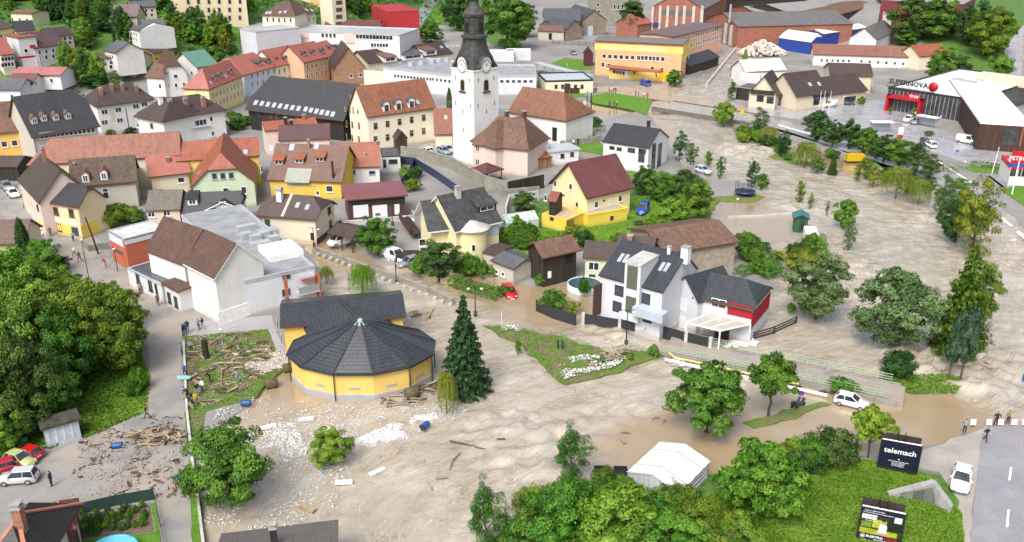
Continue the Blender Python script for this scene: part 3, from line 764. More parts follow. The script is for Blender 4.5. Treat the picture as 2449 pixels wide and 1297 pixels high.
r_grey=tiles('grey_slates',(.12,.125,.14),(.08,.085,.1),.5,.5);m_anth=flat('anthracite_trim',(.035,.04,.048),.4)
w_white=plaster('white_plaster',(.7,.7,.69),.4);w_stain=plaster('stained_white_plaster',(.77,.77,.76),.4,(.3,.28,.24));w_cream=plaster('cream_plaster',(.72,.66,.5));w_beige=plaster('beige_plaster',(.62,.54,.42));w_old=plaster('weathered_plaster',(.5,.47,.41),.6,(.2,.17,.13))
w_yel=plaster('strong_yellow_plaster',(.7,.49,.09),.2,(.3,.2,.05));w_yelp=plaster('pale_yellow_plaster',(.78,.7,.4),.15);w_ylo=plaster('golden_yellow_plaster',(.72,.46,.13),.2,(.35,.2,.06));w_green=plaster('pale_green_plaster',(.55,.64,.46),.4,(.22,.25,.12));w_pink=plaster('pale_pink_plaster',(.66,.54,.48),.25)
w_grey=plaster('light_grey_plaster',(.6,.62,.66),.12);w_blug=plaster('blue_grey_plaster',(.42,.47,.55),.12);w_red=plaster('brick_red_render',(.45,.13,.07),.2);w_crim=plaster('crimson_render',(.35,.02,.03),.1);w_peach=plaster('peach_plaster',(.66,.4,.26),.2)
wd_dark=planks('dark_weathered_planks',(.035,.028,.022));wd_brown=planks('brown_planks',(.07,.035,.022));wd_gar=planks('maroon_stained_planks',(.1,.05,.045),.25);wd_warm=planks('warm_new_timber',(.36,.2,.08))
c_wall=concrete('mossy_concrete',(.26,.25,.21),.6);c_light=concrete('pale_concrete',(.48,.47,.45),.35);ANTHG=flat('anthracite_shutter',(.05,.06,.085),.4)
SHUT=flat('white_roller_shutter',(.72,.73,.75),.45,var=.04)
# --- the white hall with its modern blocks
B=Bld('town_hall_cinema','long white hall with brown gable roofs joined to a flat red and grey block','hall',near=True)
w=B.block((345,598),(438,634),6.4,(560,600),(417,524),w_stain,r_br,ov=.35)
h=B.block((437,631),(512,669),6.9,(664,642),(585,590),w_stain,r_br,ov=.35,trim=WHITE)
a=B.block((384,676),(425,698),3.5,6.0,(478,661),w_white,r_br,ov=.3,ry=1)
B.win(a,'F',[(405,712),(421,722)],.9,1.6,frame=m_anth)
mb=MB();q=a.at('R',489,719)
Mx=a.frame('R',q);mb.box((-1.3,-.1,-1.7),(1.3,.06,1.7),0);mb.box((-1.1,.06,-1.65),(-.1,.1,1.5),1);B.put(mb,'porch_door',[DARK,flat('maroon_door',(.11,.03,.03),.5)],Mx)
f=B.flat((304,641),(386,681),3.0,6.5,w_white,flat('wet_bitumen',(.07,.075,.08),.25,var=.5),para=.2)
B.win(f,'F',[(330,666),(360,684)],1.0,1.6,frame=DARK);B.panel(f,'F',(369,678),(380,712),DARK,.04,'glass_door');
B.panel(h,'R',(520,748),(672,728),flat('white_base_band',(.8,.8,.78),.6),.1,'plinth')
m_=B.flat((585,671),(752,635),5.3,33,w_grey,para=.5)
for x0,x1 in((677,692),):B.panel(m_,'F',(x0,662),(x1,722),w_red,.04,'red_strip');B.win(m_,'F',[((x0+x1)/2,660),((x0+x1)/2,700)],1.3,1.2,style='',frame=GREY)
B.panel(m_,'R',(752,650),(768,712),w_red,.06,'red_strip')
e=B.flat((722,664),(752,658),4.3,3.0,w_red,para=.3,zb=3.6)
mb=MB();p=m_.at('F',735,692);M2=m_.frame('F',p)
mb.box((-1.7,0,-.2),(1.7,1.3,.02),0)
for x in(-1.68,1.64):mb.box((x,1.22,0),(x+.05,1.27,1.0),1);mb.box((x,0,.96),(x+.05,1.27,1.0),1)
mb.box((-1.65,1.23,.96),(1.65,1.27,1.0),1);mb.box((-1.6,1.24,.05),(1.6,1.26,.94),2);B.put(mb,'balcony',[c_light,GREY,flat('frosted_panel',(.3,.32,.34),.2)],M2)
B.boxon(m_,'T',[(590,572),(612,578),(632,570),(655,580),(612,597),(635,592),(580,556),(600,552)],(1.6,1.2,1.1),ZINC,'air_conditioner');B.boxon(m_,'T',[(672,606)],(5,5.5,.9),WHITE,'roof_plant');B.boxon(m_,'T',[(640,560)],(3,2,.8),GREY,'roof_plant')
l_=B.flat((297,572),(400,546),5.2,(258,551),w_red,flat('pale_gravel_roof',(.55,.55,.55),.6,var=.4,scale=.8),para=.3)
B.panel(l_,'F',(297,572),(393,562),w_grey,.06,'parapet_band');B.panel(l_,'L',(259,552),(296,592),w_grey,.06,'parapet_band');B.panel(l_,'L',(268,590),(294,612),GLASS,.04,'window_band')
# --- the round yellow chapel and its wing
B=Bld('round_chapel','twelve-sided yellow hall with black tent roof standing in the flood','hall',near=True)
w_ch=plaster('chapel_yellow',(.76,.53,.15),.18,(.4,.26,.08))
w=B.block((669,783),(972,757),4.3,8.5,(652,728),w_ch,r_anth,ov=.45,z0=0.1)
pc=G(866,831,3.6);YS=.76;RR=8.85;apx=ZT(pc,764);e0=3.6
mb=MB();a0=R(-90-15)
ring=[(pc.x+RR*.955*math.cos(a0+2*math.pi*i/12),pc.y+YS*RR*.955*math.sin(a0+2*math.pi*i/12))for i in range(12)]
for i in range(12):
 p,q=ring[i],ring[(i+1)%12];mb.poly([(*p,.7),(*q,.7),(*q,e0-.1),(*p,e0-.1)]);
B.custom(mb,'drum_wall',[w_ch])
mb=MB()
for i in range(12):
 p,q=ring[i],ring[(i+1)%12];s_=lambda t_,k_:(pc.x+(t_[0]-pc.x)*k_,pc.y+(t_[1]-pc.y)*k_)
 mb.poly([(*s_(p,1.012),-.8),(*s_(q,1.012),-.8),(*s_(q,1.012),.8),(*s_(p,1.012),.8)]);mb.poly([(*s_(p,1.012),.8),(*s_(q,1.012),.8),(*q,.8),(*p,.8)])
B.custom(mb,'plinth',[w_blug])
rg=[(pc.x+RR*math.cos(a0+2*math.pi*i/12),pc.y+YS*RR*math.sin(a0+2*math.pi*i/12))for i in range(12)]
mb=MB();gut=MB();hip=MB();pipes=MB()
for i in range(12):
 p,q=rg[i],rg[(i+1)%12];ap=(pc.x,pc.y,apx)
 mb.poly([(*p,e0),(*q,e0),ap]);mb.poly([(*q,e0-.22),(*p,e0-.22),(pc.x,pc.y,e0-.22)])
 gut.bar((*p,e0-.08),(*q,e0-.08),.22,.26);hip.bar((*p,e0+.04),(pc.x,pc.y,apx+.05),.26,.14)
 if i%2==0 or i==3:x=(pc.x+(p[0]-pc.x)*.985,pc.y+(p[1]-pc.y)*.985);p1=MB();p1.tube([(*x,-.7),(*x,e0-.2)],.07,8);B.custom(p1,'downpipe',[m_anth])
B.custom(mb,'tent_roof',[r_anth]);B.custom(gut,'gutter',[m_anth]);B.custom(hip,'hip_ridge',[m_anth])
mb=MB();k_=.95;mb.lathe([(k_,0),(.05,.6)],(pc.x,pc.y,apx-.42),12,0,False,a0);B.custom(mb,'glass_cap',[flat('pale_green_glass',(.3,.38,.37),.15)])
for i in(11,0,1,2):
 p,q=ring[i],ring[(i+1)%12];mx=Vector(((p[0]+q[0])/2,(p[1]+q[1])/2,1.5));d_=Vector((q[0]-p[0],q[1]-p[1],0)).normalized();n_=Vector((d_.y,-d_.x,0))
 mb=MB();Mv=Matrix((d_,-n_,Vector((0,0,1)))).transposed().to_4x4();Mv.translation=mx;mb.box((-.65,-.04,-.14),(.65,.02,.14));B.custom_=B.put(mb,'vent',[GREY],Mv)
rz=w.z+w.he+w.rh-.05;mb=MB()
pr=w.M@Vector((w.L*.5,w.W*.5,0));pr=Vector((G(808,716,rz).x,G(808,716,rz).y,0));ax=(Vector((pc.x,pc.y,0))-pr);ax.normalize();sd_=Vector((-ax.y,ax.x,0));hw=5.2;ez=w.z+w.he-.5
st,en=pr-ax*.3,Vector((pc.x,pc.y,0))-ax*.6
for sgn in(-1,1):
 a_,b_=st+sd_*sgn*hw,en+sd_*sgn*hw
 q=[Vector((st.x,st.y,rz)),Vector((en.x,en.y,apx-.25)),Vector((b_.x,b_.y,ez)),Vector((a_.x,a_.y,ez))]
 mb.poly(q if sgn>0 else q[::-1]);mb.poly([v-Vector((0,0,.25))for v in(q[::-1]if sgn>0 else q)])
 a2,b2=st+sd_*sgn*(hw-.5),en+sd_*sgn*(hw-.5);mb.poly([(a2.x,a2.y,-.8),(b2.x,b2.y,-.8),(b2.x,b2.y,ez+.1),(a2.x,a2.y,ez+.1)],1)
B.custom(mb,'link_roof',[r_anth,w_ch])
mb=MB();mb.bar(Vector((st.x,st.y,rz+.03)),Vector((en.x,en.y,apx-.2)),.3,.14);mb.bar(st+sd_*hw*.98+Vector((0,0,ez+.02)),Vector((st.x,st.y,rz+.04)),.3,.12);mb.bar(st-sd_*hw*.98+Vector((0,0,ez+.02)),Vector((st.x,st.y,rz+.04)),.3,.12);B.custom(mb,'ridge_cap',[m_anth])
B.win(w,'L',[(663,775),(672,810)],.9,1.1,style='s',frame=GREY)
# --- corner house, two yellows, black roof
B=Bld('corner_house','narrow yellow corner house with black half-hipped roof beside the lane','house',near=True)
b=B.block((84,480),(187,497),5.7,6.2,(121,430),plaster('straw_plaster',(.76,.62,.4),.15),r_black,ov=.35,k=(0,.78),d=(2.4,.9))
B.win(b,'F',[(134,505),(171,510)],1.1,1.4,frame=WOODF,style='tms');B.win(b,'F',[(142,544)],1.1,1.3,frame=WOODF,style='tms');B.win(b,'L',[(92,497),(103,501)],.9,1.4)
y2=plaster('lower_yellow',(.78,.58,.12),.15)
B.panel(b,'F',(88,526),(190,566),y2,.035,'painted_band');B.panel(b,'R',(192,540),(240,562),y2,.035,'painted_band');B.panel(b,'F',(170,542),(190,566),GLASS,.05,'shop_door');B.panel(b,'F',(105,527),(112,553),w_grey,.05,'shop_door')
B.panel(b,'F',(88,521),(190,536),WHITE,.05,'cornice');B.chim(b,'f',[(127,436)],.5,.7)
# --- old brown roofed houses at the lane
B=Bld('old_corner_house','old pink house with steep dark brown roof and brick chimney on the lane','house',near=True)
b=B.block((40,430),(92,487),6.0,8.5,(97,366),w_pink,r_dkbr,ov=.3,k=(0,1),d=(3.5,0))
B.chim(b,'f',[(108,385)],.6,2.2,cap='pot');B.row(b,'F',(48,454),(84,500),5,.8,1.3,style='t');B.row(b,'F',(52,490),(86,530),4,.8,1.3,style='t')
B.panel(b,'F',(56,508),(97,552),flat('orange_plinth',(.42,.17,.07),.8),.03,'plinth')
B=Bld('old_house','weathered house with big mossy brown roof and two small white dormers','house',near=True)
b=B.block((166,448),(328,434),5.0,10,(152,383),w_old,r_old,ov=.4)
B.dormer(b,'f',[(206,437),(250,431)],1.2,1.5,'gable',WHITE,r_or);B.win(b,'F',[(253,463)],1.0,2.0,style='x');B.chim(b,'f',[(178,396)],.4,.4)
B=Bld('lane_shed','low dark roofed shed at the lane end by the hedge','shed');B.block((-60,398),(42,398),3.2,7,(-10,372),wd_dark,r_dkbr,ov=.3)
B=Bld('row_house','long row building with salmon tile roof and hipped end','house')
b=B.block((62,396),(432,372),7,9.5,(92,333),w_cream,r_red2,ov=.3,k=(0,1),d=(4,0))
B=Bld('row_house','long row building under bright orange tiles joining the salmon roof','house')
b=B.block((420,386),(622,372),6.2,9.5,(422,340),plaster('yellow_row_plaster',(.72,.55,.16)),r_or,ov=.3);B.roofwin(b,'f',[(587,364)],.9,1.4)
B.chim(b,'f',[(530,360)],.7,1.2,WHITE,cap='pot');B.win(b,'F',[(584,405),(607,403)],1,1.2)
B=Bld('cottage','small cream cottage with smooth salmon roof and one chimney','house',near=True)
b=B.block((354,424),(457,413),4.2,8,(329,374),w_beige,r_pink,ov=.5,k=(.8,1),d=(.8,0));B.chim(b,'f',[(402,386)],.7,.8);B.win(b,'F',[(433,431)],1.3,1.1)
B.put((lambda mb:(mb.box((-1.5,-2,-1.3),(6,0,.05)),mb)[1])(MB()),'terrace',[c_wall],b.frame('F',b.at('F',368,455)))
B=Bld('green_house','pale green house with orange half-hipped roof and three attic windows','house',near=True)
b=B.block((456,448),(612,437),4.6,(440,386),5.4,w_green,r_or,ov=.35,front=True,k=(.55,1),d=(2.6,0))
B.win(b,'F',[(513,422),(533,421),(553,420)],.95,1.2,frame=GREY);B.win(b,'F',[(540,458),(583,455)],1.0,1.4);B.roofwin(b,'l',[(450,392),(462,402),(467,405),(476,413),(494,367)],.6,1.1);B.chim(b,'l',[(468,378)],.6,1.4,WHITE,cap='pot')
B=Bld('yellow_house','deep yellow house with large brown roof, solar panel and three dormers','house',near=True)
b=B.block((638,430),(818,436),3.6,13,(609,341),w_yel,tiles('chocolate_tiles',(.17,.075,.045),(.11,.05,.035),.4,.42,moss=(.28,.12,.06),mossamt=.3),ov=.4)
B.roofwin(b,'f',[(649,356),(698,353),(757,350)],1.0,1.5);B.dormer(b,'f',[(667,395),(716,392),(765,388)],1.8,1.0,'shed',WOODF,r_or,win=(1.6,.75));B.chim(b,'f',[(739,354)],.5,1.6)
mb=MB();mb.box((-2.4,-.05,-1.6),(2.4,.16,1.6));mb.box((-2.28,.16,-1.48),(2.28,.18,1.48),1)
for i in(-1.14,0,1.14):mb.box((i-.04,.17,-1.48),(i+.04,.2,1.48))
B.put(mb,'solar_panel',[GREY,flat('solar_glass',(.3,.32,.28),.12)],b.frame('f',b.at('f',714,421)))
B.win(b,'L',[(626,405)],1.0,1.3);B.win(b,'F',[(788,452)],1.4,1.3);B.win(b,'F',[(760,462)],.7,.9)
c=B.flat((690,447),(812,442),2.6,4,w_yel,para=.1)
mb=MB();p=b.at('f',797,425);mb.tube([p-Vector((0,0,1)),p+Vector((0,0,3.2))],.22,8);B.custom(mb,'flue',[wd_dark])
B=Bld('white_house','small white house with bright orange tile roof and dark eaves','house',near=True)
b=B.block((811,402),(911,398),4.1,9,(800,342),w_white,r_or,ov=.35);B.win(b,'F',[(825,413),(846,412)],.7,1.0,frame=GREY);B.win(b,'F',[(890,413)],1.3,.8,frame=GREY);B.chim(b,'f',[(872,373)],.4,.5,ZINC);B.chim(b,'f',[(903,344)],.5,.5)
c=B.flat((913,375),(957,373),3.6,7,w_white,MAT['wet_bitumen'],para=.15,cap=DARK);B.win(c,'F',[(940,386)],1.8,.8,frame=DARK);B.panel(c,'F',(916,382),(924,402),GLASS,.04,'door')
B=Bld('double_garage','maroon sheet-metal roofed garage with two pale roller doors','garage',near=True)
b=B.block((826,479),(976,467),3.8,8.5,(808,451),wd_gar,r_maro2,ov=.5,ry=.97,z0=1.2);
for x0,x1 in((844,882),(890,927)):B.panel(b,'F',(x0,492),(x1,518),SHUT,.05,'roller_door')
B.panel(b,'F',(943,489),(956,512),WHITE,.05,'door');B.panel(b,'F',(840,478),(968,488),wd_dark,.04,'fascia')
mb=MB();q0=b.M@Vector((-.6,.1,0));q1=b.M@Vector((b.L+.4,.1,0));mb.bar(q0+Vector((0,0,-.75)),q1+Vector((0,0,-.75)),.5,1.45);B.custom(mb,'base_wall',[c_light])
# --- beige and white pair behind the hall
B=Bld('cottage','narrow beige cottage with grey-brown roof next to the black roofed house','house',near=True)
b=B.block((347,504),(431,501),4.4,7.5,(336,456),w_beige,tiles('grey_brown_tiles',(.15,.13,.1),(.1,.09,.075),.45,.45),ov=.25);B.win(b,'F',[(362,513),(399,510)],1.2,1.0,style='ms')
B=Bld('white_house','white house with black roof and gabled front wing behind the hall','house',near=True)
b=B.block((430,511),(575,505),3.6,8,(430,461),w_white,r_black,ov=.3);B.dormer(b,'f',[(461,491)],1.6,1.1,'shed',WHITE,r_black)
c=B.block((489,503),(578,499),3.9,7,(535,475),w_white,r_black,ov=.35,front=True,trim=WHITE);B.win(c,'F',[(515,515),(550,512)],1.4,1.1,style='ms');B.win(c,'F',[(532,487)],1.2,.7,style='m')
B.panel(b,'F',(434,513),(470,532),GLASS,.05,'glazed_front');B.panel(b,'F',(471,512),(486,532),WHITE,.05,'door')
# --- brown roofed farmhouse on the flooded street
B=Bld('farmhouse','cream farmhouse with brown half-hipped roof, stone stripe and flooded porch','house',near=True)
b=B.block((611,515),(757,526),4.3,8.8,(673,463),w_cream,r_dkbr,ov=.5,k=(.5,.45),d=(2.4,2.4))
B.roofwin(b,'f',[(712,491),(735,496)],.7,1.2);B.win(b,'R',[(787,504)],1.3,1.2,style='xs',frame=WOODF);B.win(b,'R',[(790,535)],1.2,1.2,style='s',frame=WOODF);B.win(b,'F',[(612,526),(640,534)],1.1,1.6,frame=TRIM)
c=B.block((677,533),(716,528),3.0,5,(690,518),w_cream,r_dkbr,ov=.3,front=True,L=5);B.panel(b,'R',(757,573),(818,562),flat('maroon_plinth',(.1,.035,.03),.8),.05,'plinth')
B.chim(b,'f',[(670,478)],.9,1.6,WHITE,cap='hood');B.panel(b,'F',(742,557),(752,575),wd_brown,.05,'door')
mb=MB();mb.box((-.25,-.03,-2.6),(.25,.06,2.6));B.put(mb,'roof_stripe',[flat('pink_stone',(.5,.4,.35),.8)],b.frame('f',b.at('f',687,490)))
B=Bld('carport','brown tiled timber carport sheltering a white van','carport',base=2.2)
b=B.block((782,556),(843,569),2.5,5.5,(800,532),wd_brown,r_dkbr,ov=.3)
b2=MB()
for x,y in((.4,.4),(b.L-.4,.4),(.4,b.W-.4),(b.L-.4,b.W-.4),(b.L/2,.4)):p=b.M@Vector((x,y,0));b2.bar(p+Vector((0,0,-1)),p+Vector((0,0,2.4)),.2)
B.custom(b2,'post',[wd_brown])
# --- cream house with old black shingle roof and turret
B=Bld('villa','cream villa with old black shingle roofs, round bay and shed dormer','house',near=True)
v1=B.block((1023,556),(1093,548),5.0,9.5,(980,483),w_yelp,r_shing,ov=.9,trim=WHITE)
v2=B.block((1088,556),(1203,530),5.4,11,(1058,466),w_yelp,r_shing,ov=.5,trim=WHITE)
B.dormer(v2,'f',[(1165,506)],3.6,1.1,'shed',m_anth,r_shing,win=(2.6,.8));B.chim(v2,'f',[(1095,470)],.8,1.2,w_old,cap='pot')
pt=v2.at('F',1128,560);mb=MB();mb.lathe([(2.5,-2.5-3),(2.5,1.0)],(pt.x,pt.y+.6,pt.z),24,0);B.custom(mb,'round_bay',[w_yelp])
mb=MB();mb.lathe([(3.0,1.0),(2.95,1.12),(.1,2.1)],(pt.x,pt.y+.6,pt.z),24,0);mb.lathe([(2.4,.98),(3.0,1.0)],(pt.x,pt.y+.6,pt.z),24,0);B.custom(mb,'bay_roof',[flat('pale_zinc',(.5,.47,.44),.4,var=.25)])
mb=MB();mb.box((-.35,2.3,-.6),(.35,2.55,.6),0);mb.box((-.22,2.5,-.48),(.22,2.58,.48),1);Mw=Matrix.Translation((pt.x,pt.y+.6,pt.z-1.6))@Matrix.Rotation(R(188),4,'Z');B.put(mb,'window',[WHITE,GLASS],Mw)
B.panel(v2,'F',(1158,545),(1193,560),w_blug,.05,'shutter_panel');B.win(v1,'F',[(1010,580),(1012,600)],1.1,1.2)
mb=MB();p=v1.at('L',985,535);Mb=v1.frame('L',p)
mb.box((-5,-.5,-.25),(4,1.4,-.05),0);mb.box((-5,1.3,-.05),(4,1.4,.95),0);B.put(mb,'balcony',[wd_brown],Mb);B.panel(v1,'L',(975,560),(995,545),GLASS,.04,'glass_door');B.win(v1,'L',[(988,515)],1.3,1.5)
mb=MB();p=G(955,580,1.6);q=G(1000,608,1.6);mb.box((p.x,p.y-3,-.6),(q.x,q.y,1.4));B.custom(mb,'timber_store',[wd_dark])
# --- yellow house, maroon roof
B=Bld('yellow_house','tall pale yellow house with big maroon roof and bright yellow ground floor','house',near=True)
b=B.block((1403,475),(1519,449),5.0,(1287,444),(1342,392),w_yelp,r_maroon,ov=.6,trim=flat('maroon_verge',(.08,.025,.025),.6))
B.win(b,'L',[(1328,440),(1365,447),(1305,473),(1380,491)],.9,1.2);B.win(b,'F',[(1426,490),(1483,475)],.9,1.2);B.win(b,'F',[(1444,480)],.8,.6,style='');B.win(b,'F',[(1460,482)],.3,1.4,style='',glass=TRIM)
g1=B.flat((1406,513),(1501,497),2.5,4.6,plaster('bright_yellow',(.76,.58,.08),.1),flat('grey_deck',(.35,.32,.3),.7),para=.3,cap=MAT['bright_yellow']);B.win(g1,'F',[(1463,522)],.9,1.0,style='',frame=TRIM)
g2=B.flat((1296,511),(1354,526),2.4,5.5,MAT['bright_yellow'],flat('tan_deck',(.5,.36,.22),.7),para=.2,cap=MAT['bright_yellow']);B.win(g2,'F',[(1320,524)],1.0,.8,style='',frame=TRIM);B.panel(g2,'R',(1356,530),(1372,545),wd_warm,.04,'garage_door')
po=B.block((1308,480),(1330,483),5.0,4,(1330,458),wd_dark,tiles('red_porch_tiles',(.25,.06,.05),(.2,.045,.04)),ov=.3);
# --- white modern house
B=Bld('modern_house','white modern house with black roof and tall dark glazing strips','house',near=True)
b=B.block((1440,338),(1553,354),5.6,11,(1470,294),w_white,r_black,ov=.25,trim=m_anth)
B.win(b,'F',[(1464,354),(1481,357)],1.2,.8,frame=DARK,style='',);B.win(b,'F',[(1510,360),(1536,362)],1.7,1.0,frame=DARK,style='');B.panel(b,'F',(1527,365),(1541,390),ANTHG,.05,'door')
for x in(1563,1577):B.panel(b,'R',(x-2.5,345),(x+2.5,402),GLASS,.05,'glazing_strip')
B.chim(b,'f',[(1551,298)],.6,.9,DARK)
# --- barn, brown roof
B=Bld('stone_barn','stone barn with rust-brown tile roof in front of the flooded gardens','barn',near=True)
b=B.block((1592,606),(1771,578),4.2,12,(1556,549),concrete('rubble_stone',(.36,.31,.25),.5,1.6),r_rust,ov=.5)
s=B.block((1393,616),(1482,622),3.8,7,(1410,575),w_green,r_dkbr,ov=.4);B.win(s,'F',[(1420,637)],1.6,1.3,style='M');B.panel(s,'F',(1409,656),(1423,674),wd_brown,.05,'door')
s2=B.block((1470,600),(1560,610),4.6,7,(1560,566),w_old,r_dkbr,ov=.3);B.chim(s2,'f',[(1506,582)],.8,1.2)
# --- grey duplex
B=Bld('grey_duplex','light grey double house with ribbed black roofs, red wall and glazed carport','house',near=True)
d1=B.block((1431,657),(1586,699),6.8,10,(1560,588),w_grey,r_anth,ov=.2,ry=.6,trim=m_anth)
B.win(d1,'F',[(1481,696),(1476,734)],1.35,1.5,frame=DARK,glass=ANTHG,style='');B.win(d1,'F',[(1542,714)],1.6,1.5,frame=DARK,glass=ANTHG,style='')
B.roofwin(d1,'f',[(1485,617),(1497,619),(1583,638),(1595,640)],.5,1.5)
Mt=d1.frame('F',d1.at('F',1519,655));mb=MB();mb.box((-1.15,-4,-6.5),(1.15,.7,1.5),0);mb.box((-1.25,-4,1.5),(1.25,.8,1.7),1);mb.box((-.75,.7,-1.9),(.75,.76,1.3),2);mb.box((-.75,.7,-5.3),(.75,.76,-3.0),2);B.put(mb,'stair_tower',[w_grey,c_light,flat('stair_glass',(.1,.12,.09),.12)],Mt)
Mt=d1.frame('F',d1.at('F',1558,752));mb=MB();mb.box((-2.4,0,-.1),(2.0,1.6,1.1),0);B.put(mb,'balcony',[w_blug],Mt);B.panel(d1,'F',(1538,748),(1558,775),flat('navy_door',(.03,.04,.09),.4),.06,'door')
B.chim(d1,'f',[(1640,612)],1.0,1.2,WHITE);B.chim(d1,'f',[(1600,606)],.4,.9,WHITE)
d2=B.block((1655,711),(1804,744),4.8,8.5,(1700,650),w_grey,r_anth,ov=.3,k=(1,.2),d=(0,2.6))
d3=B.block((1600,690),(1670,724),4.6,11,(1626,664),w_grey,r_anth,ov=.3,front=True,L=7,trim=m_anth)
B.win(d3,'F',[(1632,727),(1630,770)],1.6,1.7,glass=SHUT,style='');B.win(d2,'F',[(1719,726)],2.0,1.2,style='M');B.panel(d2,'F',(1742,722),(1797,764),w_crim,.06,'red_cladding');B.panel(d2,'R',(1799,750),(1838,735),w_crim,.06,'red_cladding')
mb=MB();cr=[G(1642,772,3.0),G(1722,792,3.0),G(1795,776,3.3),G(1700,748,3.3)]
mb.poly(cr);mb.poly([v-Vector((0,0,.08))for v in cr[::-1]])
for i in range(4):mb.bar(cr[i],cr[(i+1)%4],.1,.16,1)
for k in(.33,.66):mb.bar(cr[0].lerp(cr[1],k),cr[3].lerp(cr[2],k),.08,.14,1)
for v in cr[:3]:mb.bar(Vector((v.x,v.y,-.6)),v,.16,.16,1)
B.custom(mb,'carport_roof',[flat('clouded_glazing',(.42,.4,.35),.2),WHITE])
mb=MB();p,q,r_=G(1708,810,.4),G(1745,808,.4),G(1795,790,.4);mb.bar(p+Vector((0,0,.6)),q+Vector((0,0,.6)),.15,2.0);mb.bar(q+Vector((0,0,.6)),r_+Vector((0,0,.6)),.15,2.0);B.custom(mb,'timber_screen',[wd_dark])
Mt=d1.frame('L',d1.at('F',1437,700));mb=MB();mb.box((-.2,-1.5,-3.5),(.2,1.6,.8));B.custom_=B.put(mb,'timber_stair',[wd_brown],d1.frame('F',d1.at('F',1437,690)))
# --- dark timber barn and little sheds
B=Bld('timber_barn','dark timber barn with faded brown roof standing in flood water','barn',near=True)
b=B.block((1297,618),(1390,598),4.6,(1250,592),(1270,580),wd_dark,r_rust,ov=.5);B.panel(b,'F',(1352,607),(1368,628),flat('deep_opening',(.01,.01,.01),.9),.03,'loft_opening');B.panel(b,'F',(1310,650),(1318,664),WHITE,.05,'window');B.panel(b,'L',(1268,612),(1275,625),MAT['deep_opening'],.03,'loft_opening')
B=Bld('shed','small whitewashed shed with dark felt roof beside the timber barn','shed',near=True)
b=B.block((1172,622),(1228,643),2.7,5.5,(1196,597),w_old,r_grey,ov=.3);B.win(b,'F',[(1188,650),(1203,656)],.7,.7);b=B.block((1153,603),(1190,612),2.4,5,(1160,582),w_old,r_dkbr,ov=.2)
# --- bottom left and bottom
B=Bld('foreground_house','near house with dark roof, salmon ridge tiles and salmon lean-to','house',near=True)
sal=flat('salmon_ridge_tile',(.45,.16,.11),.6);r_sal=planks('salmon_boards',(.33,.11,.08),.3)
b=B.block((-82,1408),(78,1400),4.2,10,2.8,w_beige,tiles('charcoal_tiles',(.05,.045,.045),(.035,.033,.033),.35,.4),ov=.5,k=(0,0),d=(3.6,3.4),front=True)
mb=MB()
zz=b.he+b.rh+.05;cn=[Vector((4.5,b.W/2,zz)),Vector((b.L-4.8,b.W/2,zz))]
mb.bar(b.M@cn[0],b.M@cn[1],.35,.16)
for c_,e_ in((cn[1],(b.L,0)),(cn[1],(b.L,b.W)),(cn[0],(0,0)),(cn[0],(0,b.W))):mb.bar(b.M@c_,b.M@Vector((e_[0],e_[1],b.he+.05)),.35,.16)
B.custom(mb,'ridge_tile',[sal]);B.chim(b,'r',[(52,1262)],.7,1.9,cap='pot')
b2=B.block((100,1282),(182,1264),3.6,4.5,1.6,wd_gar,r_sal,ov=.25,k=(0,0),d=(1.2,1.2))
B=Bld('foreground_house','grey-brown slatted roof of a low building in front of the flood','house',near=True)
b=B.block((498,1462),(812,1420),3.4,9,1.2,w_beige,tiles('pale_grey_planks',(.19,.17,.16),(.15,.135,.13),3.0,.42,gap=.05),ov=.4);B.chim(b,'f',[(655,1285)],.5,.9,DARK,cap='pot')
B=Bld('house','brown roofed house partly hidden by the tall thuja beside the lane','house',near=True)
b=B.block((-70,588),(60,582),4.5,8,(-40,528),w_cream,r_br,ov=.4);B.win(b,'F',[(30,602)],1.2,1.2)
B=Bld('shed','pale blue metal shed with flat mossy roof under the wooded slope','shed',near=True)
b=B.flat((104,1027),(186,1004),2.3,(82,1013),flat('pale_blue_metal',(.45,.5,.56),.5),flat('mossy_felt',(.06,.055,.04),.8,var=.5),para=0)
for i in range(4):B.panel(b,'F',(108+19*i,1030-5.4*i),(122+19*i,1062-5.4*i),flat('pale_blue_door',(.55,.6,.66),.5),.04,'door')
# ================================================================ church quarter and the far town
# --- church
B=Bld('church','white church tower with dark onion helm beside red-roofed nave','church',near=True)
w_ch2=plaster('church_white',(.76,.76,.75),.35)
t=B.flat((1085,374),(1118,392),4.0,6.2,w_ch2,para=0,L=.1)
for o_ in list(B.root.children):bpy.data.objects.remove(o_)
c0=G(1088,380,TOWN);c1=G(1132,398,TOWN);
cen=G(1139,384,TOWN);hw=3.55;ang=R(44);ez=ZT(cen,160)
def rot(x,y):return Vector((cen.x+x*math.cos(ang)-y*math.sin(ang),cen.y+x*math.sin(ang)+y*math.cos(ang),0))
Mtow=Matrix.Translation((cen.x,cen.y,0))@Matrix.Rotation(ang,4,'Z')
mb=MB();mb.box((-hw,-hw,-.9),(hw,hw,ez),0,Mtow);mb.box((-hw-.12,-hw-.12,ez-.35),(hw+.12,hw+.12,ez-.02),0,Mtow)
for s_ in range(4):
 Mg=Mtow@Matrix.Rotation(R(90*s_),4,'Z')@Matrix.Translation((0,-hw,ez));n_=14
 pr=[(-1.5,-.2)]+[(-1.5*math.cos(math.pi*i/n_),1.0+1.5*math.sin(math.pi*i/n_))for i in range(n_+1)]+[(1.5,-.2)]
 vs=[Mg@Vector((x,-.06,z))for x,z in pr]+[Mg@Vector((x,2.6,z))for x,z in pr];k_=len(pr)
 mb.mesh(vs,[tuple(range(k_))]+[(i,i+1,k_+i+1,k_+i)for i in range(k_-1)],0)
B.custom(mb,'tower',[w_ch2])
